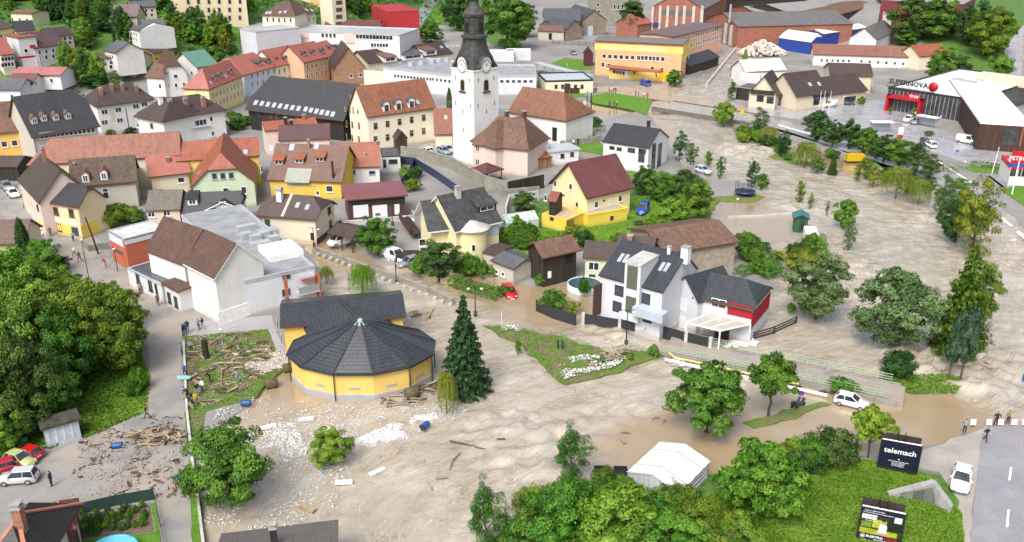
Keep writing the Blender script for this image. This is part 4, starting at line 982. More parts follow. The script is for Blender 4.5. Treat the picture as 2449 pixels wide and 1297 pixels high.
cop=flat('weathered_dark_roof',(.05,.052,.05),.6,var=.5,scale=1.2)
mb=MB()
def sq(r,z):return[Mtow@Vector((x*r,y*r,z))for x,y in((-1,-1),(1,-1),(1,1),(-1,1))]
def octo(r,z):return[Mtow@Vector((r*math.cos(R(22.5+45*i)),r*math.sin(R(22.5+45*i)),z))for i in range(8)]
H0=[(5.05,ez-.05),(4.5,ez+.9),(3.9,ez+2.0),(3.35,ez+3.2),(2.9,ez+4.2),(2.65,ez+5.2),(2.6,ez+6.0)]
def soct(r,z,k_):
 out=[]
 for i in range(16):
  a=2*math.pi*i/16;c_,s_=math.cos(a),math.sin(a);q=.98/max(abs(c_),abs(s_))*.72;o8=.95
  rr=r*(q*(1-k_)+o8*k_);out.append(Mtow@Vector((rr*c_,rr*s_,z)))
 return out
rings=[soct(r,z,i/6)for i,(r,z)in enumerate(H0)]+[soct(r,z,1)for r,z in((3.0,ez+6.2),(3.0,ez+6.6),(2.2,ez+6.9),(2.2,ez+10.4),(2.5,ez+10.6),(2.6,ez+11.0),(1.9,ez+11.8),(1.2,ez+12.6),(1.0,ez+13.4),(1.5,ez+14.3),(1.5,ez+15.2),(.7,ez+16.4),(.15,ez+18.5))]
vs=[p for r in rings for p in r]
mb.mesh(vs,[(i*16+k,i*16+(k+1)%16,(i+1)*16+(k+1)%16,(i+1)*16+k)for i in range(len(rings)-1)for k in range(16)],0)
for s_ in range(4):
 Mg=Mtow@Matrix.Rotation(R(90*s_),4,'Z');mb.box((-.5,-2.25,ez+7.6),(.5,-2.0,ez+9.3),1,Mg)
 Mg2=Mg@Matrix.Translation((0,-2.3,ez+10.5));mb.mesh([Mg2@Vector(p)for p in((-1.1,0,0),(1.1,0,0),(0,0,1.2),(0,1.2,1.2))],[(0,1,2),(0,2,3),(1,3,2)],2)
for s_ in range(4):
 Mg=Mtow@Matrix.Rotation(R(90*s_),4,'Z')@Matrix.Translation((0,-hw,ez));n_=14
 pr=[(-1.75*math.cos(math.pi*i/n_),.95+1.75*math.sin(math.pi*i/n_))for i in range(n_+1)];pr=[(-2.3,.35)]+pr+[(2.3,.35)]
 vs=[Mg@Vector((x,-.35,z))for x,z in pr]+[Mg@Vector((x,2.7,z+.1))for x,z in pr];k_=len(pr)
 mb.mesh(vs,[(i,i+1,k_+i+1,k_+i)for i in range(k_-1)],0)
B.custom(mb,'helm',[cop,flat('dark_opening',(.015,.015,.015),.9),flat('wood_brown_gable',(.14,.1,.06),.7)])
for s_ in(0,3):
 Mg=Mtow@Matrix.Rotation(R(90*s_),4,'Z')@Matrix.Translation((0,-hw,0))
 mb=MB();C_=Mg@Matrix.Translation((0,-.08,ez+.55))@Matrix.Rotation(R(90),4,'X')
 vs=[C_@Vector((1.3*math.cos(2*math.pi*i/28),1.3*math.sin(2*math.pi*i/28),0.02))for i in range(28)];mb.poly(vs,0)
 for i in range(12):
  a=2*math.pi*i/12;mb.bar(C_@Vector((.98*math.cos(a),.98*math.sin(a),.04)),C_@Vector((1.22*math.cos(a),1.22*math.sin(a),.04)),.13,.04,1)
 mb.bar(C_@Vector((0,0,.05)),C_@Vector((.45,.5,.05)),.1,.03,1);mb.bar(C_@Vector((0,0,.05)),C_@Vector((-.2,.95,.05)),.08,.03,1)
 for i in range(28):
  a,a2=2*math.pi*i/28,2*math.pi*(i+1)/28;mb.bar(C_@Vector((1.32*math.cos(a),1.32*math.sin(a),.03)),C_@Vector((1.32*math.cos(a2),1.32*math.sin(a2),.03)),.08,.06,1)
 B.custom(mb,'clock_face',[w_ch2,DARK])
 mb=MB();z0=ez-4.6
 arch=[(-.62,0),(.62,0)]+[(.62*math.cos(math.pi*i/10),1.7+.62*math.sin(math.pi*i/10))for i in range(11)]
 mb.poly([Mg@Vector((x,-.03,z0+z))for x,z in arch],1);arch2=[(x*1.45,(z-1)*1.22+1)for x,z in arch]
 mb.poly([Mg@Vector((x,-.012,z0+z))for x,z in arch2],0);mb.box((-1.0,-.3,z0-.35),(1.0,0,z0-.12),1,Mg);mb.box((-.05,-.06,z0),(.05,-.03,z0+2.2),2,Mg)
 B.custom(mb,'belfry_window',[flat('cream_band',(.6,.55,.45),.8),MAT['dark_opening'],WOODF])
 mb=MB()
 for x,z in((-2.2,ez-2.6),(2.2,ez-2.6),(-2.4,ez-8),(2.4,ez-8),(0,ez-9.5),(0,ez-13.5)):mb.box((x-.1,-.02,z),(x+.1,.02,z+.9),0,Mg)
 B.custom(mb,'slit',[MAT['dark_opening']])
mb=MB();Mg=Mtow@Matrix.Rotation(R(270),4,'Z')@Matrix.Translation((0,-hw,0));mb.box((-.3,-.03,2.6),(.3,.02,5.0),0,Mtow@Matrix.Translation((.8,-hw,0)));B.custom(mb,'window',[GLASS])
nv=B.block((1213,268),(1355,290),6.2,13,(1222,203),w_ch2,tiles('church_red_tiles',(.3,.12,.065),(.18,.075,.045),.4,.42,moss=(.2,.14,.08),mossamt=.6),ov=.4,k=(1,0),d=(0,5))
ap=B.block((1133,308),(1222,304),4.6,6,(1190,262),w_ch2,sheetmetal('grey_sheet_metal',(.22,.24,.27),.6),ov=.35,k=(0,1),d=(3,0))
sa=B.block((1318,300),(1352,293),4.2,7,(1328,268),w_ch2,r_old,ov=.3);mb=MB();Ms=nv.frame('F',nv.at('F',1327,318));mb.box((-.9,-.02,-2),(.9,.1,1.6),0);mb.box((-.65,.1,-1.9),(.65,.14,1.3),1);B.put(mb,'church_door',[w_ch2,MAT['dark_opening']],Ms)
# --- parsonage
B=Bld('parsonage','pale pink two-storey parsonage with brown hipped roof below the church tower','house',near=True)
b=B.block((1128,345),(1193,352),5.8,11.5,(1180,277),w_pink,r_rust,ov=.45,k=(0,0),d=(3.5,3.5),L=13)
B.win(b,'F',[(1142,355),(1172,361),(1142,388),(1172,391)],.9,1.4,style='tm')
b2=B.block((1184,357),(1318,331),5.8,9,(1250,277),w_pink,r_rust,ov=.45,k=(0,0),d=(4,4))
B.win(b2,'F',[(1213,361),(1293,343),(1213,393)],.9,1.4,style='tm');B.win(b2,'F',[(1244,358),(1250,388)],.4,.8,style='')
B.chim(b2,'f',[(1254,281),(1212,281)],.7,1.3,WOODF)
pt_=B.block((1270,383),(1322,375),2.4,3.5,(1300,370),wd_warm,r_or,ov=.2,ry=.97)
an=B.flat((1312,365),(1384,358),3.0,5,w_white,flat('pale_sheet',(.42,.46,.5),.35),para=0);B.win(an,'F',[(1345,373),(1368,369)],.9,.9,frame=DARK)
B=Bld('garden_pavilion','open timber pavilion with dark red pyramid roof above the retaining wall','pavilion',base=2.3)
b=B.block((1123,404),(1166,416),2.6,5,(1166,389),wd_dark,tiles('dark_red_tiles',(.14,.045,.045),(.1,.03,.03)),ov=.3,k=(0,0),d=(2.4,2.4),L=5)
mb=MB()
for x,y in((.4,.4),(4.6,.4),(.4,4.6),(4.6,4.6)):p=b.M@Vector((x,y,0));mb.bar(p-Vector((0,0,.6)),p+Vector((0,0,2.5)),.2)
for(x,y),(x2,y2)in(((.4,.4),(4.6,.4)),((.4,.4),(.4,4.6)),((4.6,.4),(4.6,4.6))):p,q=b.M@Vector((x,y,.4)),b.M@Vector((x2,y2,.4));mb.bar(p,q,.1,1.1)
B.custom(mb,'railing',[wd_brown])
# --- cream town hall
B=Bld('school_hall','cream three-storey gabled building with orange roof and three arched dormers','building',near=True)
b=B.block((877,281),(1044,258),8.0,(808,265),(838,208),plaster('ivory_plaster',(.77,.72,.58),.2),tiles('mottled_orange_tiles',(.36,.14,.075),(.22,.085,.05),.4,.42,moss=(.2,.13,.08),mossamt=.5),ov=.4)
for y in(302,334):B.row(b,'F',(898,y),(1013,y-20),5,1.1,1.6,frame=TRIM,style='xt' if False else 'x')
B.win(b,'L',[(828,296),(843,299),(859,302),(828,328),(843,331),(859,334)],1.0,1.7,frame=TRIM,style='x');B.win(b,'L',[(837,262),(845,264)],.7,1.7,frame=TRIM,style='x');B.win(b,'L',[(826,262),(856,268)],.8,1.0,frame=TRIM,style='');B.win(b,'L',[(839,234)],1.0,.8,frame=TRIM,style='')
B.dormer(b,'f',[(925,267),(954,263),(985,258)],1.6,1.5,'arch',WHITE,flat('dark_dormer_tin',(.08,.085,.09),.5),WOODF,(1.0,1.4));B.roofwin(b,'f',[(999,245)],.8,1.1)
pb=B.block((948,333),(976,330),3.6,3,(962,314),wd_brown,r_black,ov=.2,front=True)
mb=MB();mb.box((-.1,-.1,-.07),(14.6,.06,.07));
# --- dark wooden hall
B=Bld('covered_market','long dark hall with black hipped roof and a row of small skylights','hall')
wb=planks('black_boards',(.03,.024,.02))
b=B.block((585,262),(742,280),5.2,15,(645,181),wb,r_black,ov=.8,k=(.35,1),d=(3,0));b2=B.block((720,277),(822,289),5.2,14,(780,194),wb,r_black,ov=.8)
B.roofwin(b,'f',[(612+14.6*i,246+2.0*i)for i in range(8)],1.1,1.4);B.roofwin(b2,'f',[(731+13*i,262+2.3*i)for i in range(6)],1.1,1.4)
B.row(b,'F',(600,272),(725,285),9,1.3,1.6,frame=WOODF,style='')
# --- red and maroon roofed pair
B=Bld('house','house with plum-brown roof set against a bright orange roof','house')
b=B.block((665,337),(790,332),4.5,9,(648,300),w_pink,tiles('plum_tiles',(.12,.055,.06),(.085,.04,.045),.4,.42),ov=.3);B.chim(b,'f',[(683,290),(697,296)],.7,.8,DARK)
c=B.block((632,313),(762,302),5.4,7,(625,291),w_pink,r_or,ov=.3,z0=1);B.chim(c,'f',[(727,285)],.7,1.0)
B=Bld('outbuilding','low orange roofed outbuilding between ivory hall and church tower','house');b=B.block((1038,322),(1085,321),3.2,8,(1038,259),w_cream,tiles('faded_orange_tiles',(.33,.12,.07),(.22,.08,.05)),ov=.3);B.roofwin(b,'f',[(1066,281)],.7,1.0)
# --- left middle distance
B=Bld('apartment_house','wide building with huge dark slate roof, four small dormers and window band','house')
b=B.block((75,330),(240,302),6.0,14,(185,210),w_old,tiles('slate_dark',(.06,.06,.068),(.045,.045,.05),.5,.45),ov=.5,k=(1,.7),d=(0,2.5));B.dormer(b,'f',[(84,297),(107,291),(136,289),(165,286)],1.3,1.3,'gable',w_old,r_rust);B.row(b,'F',(100,325),(130,321),4,.9,1.3);B.row(b,'F',(138,320),(222,311),9,.9,1.3)
B=Bld('house','brown roofed cream house cut off by the slate roofed apartment house','house');b=B.block((-70,325),(73,312),6,12,(-20,245),w_ylo,r_rust,ov=.4);B.row(b,'F',(10,345),(60,340),3,1.2,1.4)
B=Bld('apartment_house','white apartment house with plum-brown hipped roof and recessed balconies','house')
b=B.block((228,255),(372,237),7,12,(250,203),w_white,r_dkbr,ov=.5,k=(0,0),d=(3.5,3.5));B.chim(b,'f',[(243,228),(269,218),(294,216),(328,220)],.7,1.4,cap='pot')
B.win(b,'F',[(250,268),(283,263),(250,293),(287,288),(325,255),(345,250)],1.5,1.2,style='m');B.panel(b,'F',(262,262),(278,290),w_beige,.03,'balcony_recess');B.panel(b,'F',(301,258),(307,305),wd_brown,.05,'stair_glazing')
B=Bld('apartment_house','white block with large brown hipped roof and three brick chimneys','house',near=True)
b=B.block((377,289),(544,263),6.6,12,(420,232),w_white,r_dkbr,ov=.6,k=(0,0),d=(4,4));B.chim(b,'f',[(409,262),(446,258),(488,255)],.9,2.0,cap='pot');B.chim(b,'f',[(385,250)],.9,1.6,WHITE)
bl=B.block((318,278),(378,290),6.6,12,(398,232),w_white,r_dkbr,ov=.6,k=(0,0),d=(4,4),L=11)
B.win(bl,'F',[(363,302)],1.3,1.5,style='t');B.win(b,'F',[(477,294)],3.6,1.4,style='M');B.win(b,'F',[(437,299),(453,297),(418,298),(505,285),(509,320)],.8,1.2);B.win(b,'F',[(440,324)],4,1.6,style='M');B.panel(b,'F',(427,312),(503,300),w_blug,.5,'balcony');B.win(bl,'F',[(330,300)],.9,1.0)
B=Bld('corner_house','white house with red-brown half-hipped roof in front of the yellow block','house')
b=B.block((388,188),(452,182),5.8,10,(455,147),w_white,r_br,ov=.4,front=True,k=(.45,1),d=(2.5,0));b2=B.block((345,185),(392,188),5.2,10,(350,150),w_white,r_rust,ov=.4);B.win(b,'F',[(420,183)],1.2,1.2);B.row(b,'F',(383,207),(440,203),4,.8,1.3)
# --- far row: terrace, yellow block, commercial
B=Bld('terrace','long salmon-roofed terrace painted blue-grey, cream and peach in turn','building')
b=B.block((583,180),(662,159),6.8,(555,152),(578,131),plaster('pale_blue_plaster',(.5,.57,.66),.1),r_pink,ov=.3,k=(0,1),d=(4.5,0));b2=B.block((660,160),(728,145),6.8,11,(690,108),w_cream,r_pink,ov=.3);b3=B.block((726,150),(788,136),7.6,11,(735,101),w_peach,r_pink,ov=.3);b4=B.block((788,136),(832,123),6.8,11,(795,92),w_white,r_pink,ov=.3)
for bb,p,q,n_ in((b,(603,182),(655,170),5),(b2,(668,172),(718,160),5),(b3,(735,162),(779,152),5),(b4,(797,146),(828,137),3)):
 B.row(bb,'F',p,q,n_,.8,1.4,style='t');B.row(bb,'F',(p[0],p[1]+20),(q[0],q[1]+20),n_,.8,1.4,style='t')
dk=flat('dark_tin',(.06,.05,.05),.5)
for bb,pts in((b,[(623,158),(643,153),(662,150)]),(b2,[(685,147),(708,143)]),(b3,[(729,136),(750,132),(772,129)]),(b4,[(793,120),(808,117)])):B.dormer(bb,'f',pts,1.2,1.1,'gable',dk,dk)
B=Bld('apartment_block','yellow apartment block with salmon hipped roof and rows of small windows','building')
b=B.block((500,214),(583,182),7.5,(427,214),(467,169),plaster('lemon_plaster',(.78,.66,.36),.15),r_pink,ov=.4,k=(0,1),d=(5,0));B.roofwin(b,'f',[(505,198),(540,182)],.7,1.0);B.dormer(b,'f',[(515,194),(528,187),(553,178)],1.1,1.0,'gable',dk,dk)
for y in(230,252):B.row(b,'F',(510,y),(578,y-30),9,.7,1.3,style='t')
B=Bld('brick_warehouse','brown brick warehouse with long dark plum roof and wide dormers','building')
b=B.block((795,166),(876,162),5.2,16,(842,122),brickwall('tan_brick',(.3,.15,.07)),tiles('dark_plum_tiles',(.075,.04,.04),(.05,.03,.03)),ov=.5,front=True);b2=B.block((880,152),(1085,128),5.5,14,(890,118),w_cream,MAT['dark_plum_tiles'],ov=.5);B.win(b,'F',[(840,182),(862,180)],1.0,1.2)
B.dormer(b2,'f',[(934,148),(1030,132)],5,1.5,'shed',WHITE,r_rust);B.dormer(b2,'f',[(988,142)],8,1.6,'shed',WHITE,r_grey,win=(6,1));B.roofwin(b2,'f',[(1056,113),(1070,112),(1082,111),(1094,110)],.9,1.4)
B=Bld('supermarket','long light grey flat-roofed shop behind the church tower with window bands','building')
b=B.flat((916,160),(1090,180),6.5,22,w_grey,para=.6);b2=B.flat((1083,180),(1283,180),6.0,20,w_grey,para=.6);B.row(b,'F',(945,182),(1030,190),12,1.0,1.0,style='');B.row(b,'F',(1035,190),(1075,195),5,1.0,1.0,style='');B.boxon(b,'T',[(985,158),(1010,154),(1035,152),(1052,148),(1070,147)],(1.6,1.6,1.2),ZINC,'air_conditioner');B.boxon(b2,'T',[(1200,145),(1240,142)],(8,5,3.2),w_grey,'plant_room');B.row(b2,'F',(1200,195),(1270,195),6,1.2,1,style='')
mb=MB();p=G(872,200,1.0);q=G(1080,222,1.0);mb.bar(p,q,.4,8.5);B.custom(mb,'rendered_wall',[w_cream]);
B=Bld('cafe','low cream pavilion with curved flat roof on the bridge street','cafe')
b=B.flat((1305,193),(1419,190),4.2,14,w_cream,MAT['pale_sheet'],para=.5,cap=DARK);B.row(b,'F',(1330,207),(1392,207),5,.9,1.1,frame=DARK);B.panel(b,'F',(1350,200),(1362,224),wd_brown,.05,'door');B.panel(b,'F',(1363,211),(1386,224),wd_brown,.04,'panel')
mb=MB();p,q=G(1282,150,3.4),G(1412,182,3.4);mb.bar(p,q,3.0,.25);
for k in range(7):r_=p.lerp(q,k/6);mb.bar(Vector((r_.x,r_.y,0)),r_,.2,.2)
B.custom(mb,'canopy',[MAT['pale_sheet']])
# --- orange post building and wing
B=Bld('post_office','three-storey orange and yellow office with grey gable roof by the river','building')
po_=plaster('orange_plaster',(.68,.4,.22),.12);py_=plaster('sun_yellow_plaster',(.8,.58,.17),.12)
b=B.block((1420,97),(1636,107),11.4,13,(1432,87),po_,sheetmetal('grey_brown_sheet',(.16,.14,.14),.8),ov=.6)
B.panel(b,'F',(1423,103),(1633,130),py_,.03,'yellow_band');B.panel(b,'R',(1633,110),(1651,128),py_,.03,'yellow_band')
for y in(114,138):B.row(b,'F',(1445,y-3),(1513,y),6,1.3,1.4);B.row(b,'F',(1528,y+1),(1545,y+1),3,1.4,1.5);B.row(b,'F',(1556,y+2),(1572,y+3),3,1.4,1.5);B.win(b,'F',[(1585,y+4)],1.3,1.5)
for y in(117,140,163):B.row(b,'R',(1637,y),(1648,y-6),2,1.6,1.5)
B.win(b,'F',[(1442,155),(1456,158),(1470,160),(1560,165),(1583,168)],1.2,1.6)
k_=B.flat((1457,165),(1578,172),3.2,6,py_,flat('rust_canopy',(.35,.12,.06),.6),para=.3,cap=MAT['rust_canopy']);B.row(k_,'F',(1470,172),(1490,175),4,1.3,1.2,style='');B.panel(k_,'F',(1495,170),(1502,186),WHITE,.05,'door')
mb=MB();p=[G(1455,158,4.4),G(1580,172,4.4),G(1540,160,4.4)];mb.bar(p[0],p[1],3,.5);mb.bar(G(1510,186,.3),G(1520,168,4.2),.4,.5);mb.bar(G(1572,190,.3),G(1568,172,4.2),.3,.4);B.custom(mb,'entrance_canopy',[MAT['rust_canopy']])
mb=MB();Ms=b.frame('F',b.at('F',1590,186));Ms=Matrix.Translation(G(1587,196,TOWN)+Vector((0,0,0)));mb.box((-.15,-.1,0),(.15,.1,2),1);mb.box((-1.9,-.3,1.6),(1.9,.3,5.2),0);
B2_sign=mb
B=Bld('office_wing','long pale salmon office wing with shallow brown roof behind the orange office','building')
b=B.block((1610,88),(1732,60),10.5,14,(1580,80),plaster('salmon_plaster',(.7,.42,.3),.12),sheetmetal('brown_sheet',(.13,.09,.085),.8),ov=.5)
for y in(97,118):B.row(b,'F',(1642,y-5),(1722,y-30),15,1.1,1.6)
mb=MB();B=Bld('riverside_shed','low black roofed shed with dormer above the river wall','shed');b=B.block((1650,158),(1722,135),3.0,9,(1660,128),wd_dark,r_black,ov=.3)
# --- factory
rb=brickwall('factory_brick',(.3,.085,.045));r_fac=tiles('grey_factory_roof',(.15,.14,.14),(.11,.105,.1),1.0,1.0,moss=(.2,.19,.17));r_fac2=tiles('pale_factory_roof',(.3,.3,.28),(.24,.24,.23),1.0,1.0)
B=Bld('factory_hall','brick factory hall with white pilasters, glazed band and shallow grey gable','factory')
b=B.block((1556,17),(1685,22),12.5,60,(1615,-14),rb,r_fac,ov=.3,front=True)
for x in(1560,1578,1596,1618,1636,1658,1678):B.panel(b,'F',(x-1,14),(x+1,76),c_light,.25,'pilaster')
B.panel(b,'F',(1582,24),(1656,38),flat('factory_glazing',(.12,.14,.13),.2),.1,'glazing_band');B.panel(b,'F',(1562,54),(1575,66),flat('blue_sign_board',(.02,.04,.16),.5),.3,'sign_board')
b2=B.block((1690,42),(1765,64),8.5,50,(1735,30),rb,r_fac,ov=.3,front=True)
for x,y in((1735,75),(1748,80)):B.panel(b2,'F',(x-1,y-20),(x+1,y+30),c_light,.2,'pilaster')
B.panel(b2,'F',(1728,78),(1740,98),MAT['factory_glazing'],.1,'gate')
mb=MB();p=b2.at('r',1745,48);mb.tube([p-Vector((0,0,1)),p+Vector((0,0,6))],.45,10);B.custom(mb,'flue',[GREY])
sd_data=[((1795,60),(1850,45),7,22,(1790,40),r_fac2,rb,'long brick shed with pale ribbed roof next to the factory hall'),((1850,68),(1912,47),6,14,(1850,50),r_maroon,rb,'low shed with faded maroon roof on the factory yard'),((1885,30),(1998,20),9,26,(1900,5),r_fac2,wd_dark,'dark walled shed with pale corrugated roof on factory yard'),((1810,32),(1900,30),8,30,(1820,14),r_fac2,rb,'weathered brick shed with mottled pale roof lights'),((1740,0),(2110,-12),9,40,(1760,-40),r_fac,wd_dark,'very long dark factory shed at the back of the yard'),((1990,40),(2100,10),8,18,(2000,15),r_rust,wd_dark,'dark open shed beside the maroon hall')]
for P0,P1,he,W,rr,rm,wm,lab in sd_data:
 B=Bld('factory_shed',lab,'shed');B.block(P0,P1,he,W,rr,wm,rm,ov=.3)
B=Bld('maroon_hall','tall maroon clad hall on pale base behind the big trees','factory');b=B.flat((2108,-2),(2305,8),14,30,flat('maroon_cladding',(.16,.035,.045),.5),para=.3);B.panel(b,'F',(2108,62),(2135,30),c_light,.1,'base_wall')
for i in range(3):
 p=G(2010+13*i,48,TOWN);mb=MB();mb.tube([p,p+Vector((0,0,17))],.55,12);o=mb.build('chimney_stack',[WHITE]);tag(o,['slim white steel flue, nearest the pale shed','slim white steel flue standing between two others','slim white steel flue, nearest the maroon hall'][i],'flue','white steel flues')
B=Bld('tent_hall','blue tarpaulin storage hall with white roof edge','hall');b=B.block((1970,82),(2077,66),5.5,9,(1985,66),flat('blue_tarpaulin',(.02,.06,.3),.5),flat('pale_tarpaulin',(.6,.6,.58),.5),ov=.1)
B=Bld('tent_hall','blue round-topped storage tent next to the salmon roofed row','hall');b=B.block((1940,102),(1975,98),4.5,16,(1955,80),MAT['blue_tarpaulin'],MAT['pale_tarpaulin'],ov=.1,front=True,k=(.6,.6),d=(1,1))
B=Bld('grey_warehouse','grey rendered warehouse with dark shallow roof under the big trees','building');b=B.block((2030,90),(2098,95),8,30,(2060,70),w_grey,r_fac,ov=.3,front=True)
B=Bld('long_house','long low white building under salmon-brown tile roof','building');b=B.block((1944,130),(2205,138),4.0,10,(1958,105),w_white,tiles('salmon_brown_tiles',(.26,.11,.075),(.19,.08,.055)),ov=.4);B.row(b,'F',(1965,145),(2030,146),6,.9,1.1);B.row(b,'F',(2060,147),(2160,153),6,.9,1.1)
B=Bld('villa','house with orange roof half hidden by trees behind the long white building','house');b=B.block((2200,135),(2275,130),5,10,(2228,105),w_cream,r_or,ov=.4)
# --- dark roofed trade houses, white shed, green house
B=Bld('trade_house','cream shop house with three steep dark gables and timber balcony','building',near=True)
b=B.block((1852,230),(1915,226),3.6,11,(1880,188),w_beige,r_dkbr,ov=.5);b0=B.block((1786,224),(1860,230),4.2,12,(1829,180),w_beige,r_dkbr,ov=.6,front=True);b1=B.block((1905,232),(1985,222),4.2,12,(1905,172),w_beige,r_dkbr,ov=.5);b2=B.block((1985,228),(2078,216),3.6,12,(1975,183),w_beige,r_dkbr,ov=.5)
B.win(b0,'F',[(1818,236),(1842,240)],1.9,1.8,style='M',frame=DARK);B.roofwin(b1,'f',[(1937,202),(1959,201)],1.0,1.3);B.panel(b,'F',(1862,232),(1880,252),GLASS,.05,'shop_window');B.panel(b1,'F',(1946,237),(1960,250),GLASS,.05,'shop_window');B.panel(b2,'F',(2020,233),(2045,242),GLASS,.05,'shop_window');B.panel(b0,'F',(1797,214),(1852,228),wd_dark,.5,'balcony')
B.boxon(b1,'F',[(1965,229)],(6.5,.3,.9),flat('navy_sign',(.02,.04,.14),.5),'sign_board')
B=Bld('store','long low shop with dark ribbed roof behind the trade house','building');b=B.block((1985,180),(2090,183),5,14,(1995,150),w_beige,r_dkbr,ov=.4);B.panel(b,'R',(2080,206),(2090,185),flat('mint_panel',(.35,.55,.33),.6),.05,'panel')
B=Bld('white_shed','white sheet-roofed workshop beside the river','building');b=B.block((1782,172),(1882,168),5,10,(1802,142),w_white,flat('white_sheet_roof',(.66,.66,.64),.4),ov=.3)
B=Bld('riverside_kiosk','dark monopitch kiosk at the bridge end with white sign on top','building');b=B.flat((1762,208),(1820,215),3.6,8,wd_dark,r_grey,para=.1);B.boxon(b,'T',[(1795,192)],(6,1,2.0),WHITE,'roof_sign')
# --- shopping centre
B=Bld('shopping_centre','flat white-roofed glass shopping centre with red framed entrance','shop',near=True)
wr=flat('white_membrane_roof',(.7,.7,.69),.35,var=.12,scale=.3);gl=flat('dark_shopfront',(.05,.055,.06),.15,var=.5,scale=.6)
b=B.flat((2125,208),(2335,238),6.2,46,gl,wr,para=.5,cap=DARK);b2=B.flat((2345,292),(2470,300),6.5,60,wd_brown,wr,para=.4,cap=WHITE)
mb=MB()
for i in range(22):
 q=b.M@Vector((b.L*i/21,-.06,0));mb.bar(q,q+Vector((0,0,5.6)),.12,.12)
B.custom(mb,'mullion',[GREY])
crd=flat('red_portal',(.45,.01,.02),.4);mb=MB();Mr=b.M
u0=(b.at('F',2125,250)-b.M.translation).dot(Vector(b.M.col[0][:3]));u1=(b.at('F',2207,262)-b.M.translation).dot(Vector(b.M.col[0][:3]))
mb.box((u0,-2.2,-.3),(u0+.7,-.1,4.4),0,Mr);mb.box((u1-.7,-2.2,-.3),(u1,-.1,4.4),0,Mr);mb.box((u0,-2.2,3.7),(u1,-.1,4.4),0,Mr);B.custom(mb,'entrance_portal',[crd])
B.boxon(b,'F',[(2183,232)],(3.6,.3,1.5),crd,'sign_board');B.panel(b2,'F',(2395,345),(2435,310),gl,.06,'shop_window');B.panel(b2,'F',(2437,350),(2449,305),flat('orange_cladding',(.4,.16,.05),.6),.06,'cladding')
MALL=b
B.boxon(b,'T',[(2400,200)],(14,6,2.2),w_beige,'plant_room');B.boxon(b,'T',[(2290,195),(2320,200),(2345,196)],(3,2,.8),GREY,'roof_vent')
# --- petrol station
B=Bld('petrol_station','red and white petrol station kiosk at the edge of the grass','kiosk');b=B.flat((2420,395),(2500,400),4.2,8,WHITE,WHITE,para=.9,cap=crd);B.row(b,'F',(2430,408),(2470,410),3,2.2,2.6,style='')
# --- school, villas and blocks at the top
B=Bld('school','long white school with flat grey roof and bright blue end front','school')
b=B.flat((610,73),(668,70),8.5,(575,57),flat('bright_blue_render',(.06,.28,.65),.5),ZINC,para=.4);b2=B.flat((667,73),(955,84),8.2,18,w_white,ZINC,para=.4);b3=B.flat((573,68),(611,76),8.3,16,w_grey,ZINC,para=.3)
for y in(86,106):B.row(b,'F',(626,y),(660,y),9,.7,1.8,style='')
B.row(b2,'F',(674,83),(705,84),5,1.1,1.5);B.row(b2,'F',(772,85),(800,86),4,1.1,1.5);B.row(b2,'F',(855,87),(935,90),11,1.3,1.7);B.row(b2,'F',(890,108),(925,109),6,1.0,1.3);B.panel(b2,'F',(716,78),(740,92),w_pink,.2,'balcony');B.panel(b2,'F',(822,80),(848,104),w_pink,.2,'balcony')
B=Bld('apartment_block','cream block with four rows of white windows on the hill','building');B.base=-8;b=B.flat((405,-36),(584,-41),15,14,plaster('block_cream',(.72,.62,.42),.1),para=.5,z0=13.5)
for y in(5,25,44):B.row(b,'F',(450,y),(574,y-1),6,1.1,1.7,style='t')
B=Bld('apartment_block','pink and orange block behind the small hipped villa','building');B.base=-8;b=B.flat((603,-40),(800,-40),15,14,plaster('block_pink',(.74,.6,.52),.1),para=.5,z0=9)
for x0,x1 in((603,622),(742,765)):B.panel(b,'F',(x0,60),(x1,-10),po_,.05,'orange_panel')
for y in(-2,18,36):B.row(b,'F',(634,y),(790,y),7,1.1,1.6)
B=Bld('villa','cream villa with brown pyramid roof and many roof windows','house');b=B.block((622,37),(706,38),7.5,14,(690,4),w_cream,r_br,ov=.5,k=(0,0),d=(5,4));b2=B.block((703,38),(759,30),7.5,13,(705,2),w_cream,r_br,ov=.5,k=(0,0),d=(3,4));B.roofwin(b,'f',[(638,31),(646,31),(670,30),(682,29)],.9,1.4);B.roofwin(b2,'f',[(712,25),(722,24),(733,24),(746,25)],.9,1.4);B.row(b,'F',(640,48),(695,49),5,.8,1.6);B.row(b2,'F',(717,47),(750,46),4,.8,1.6)
B=Bld('stair_tower','tall cream tower with stacked brown balcony recesses','building');b=B.flat((790,-50),(822,-52),22,8,w_cream,para=.3)
for i in range(5):B.panel(b,'F',(804,12+17*i-17),(818,0+17*i-17+1),r_rust,.06,'balcony_recess')
B=Bld('office_cube','red office building with window grid beside the hill road','building');b=B.flat((888,12),(927,28),11,12,flat('red_render',(.42,.03,.04),.5),flat('red_roof',(.36,.03,.04),.5),para=.2,cap=MAT['red_render']);b2=B.flat((925,28),(982,25),11,12,w_beige,MAT['red_roof'],para=.2,cap=MAT['red_render'])
for y in(35,50,65):B.row(b2,'F',(931,y),(976,y-2),6,1.5,1.5,frame=wd_brown,style='')
B=Bld('long_roof_house','low building with long red roof behind the white school','building');B.block((775,61),(908,61),4,9,(830,48),w_white,r_maroon,ov=.3)
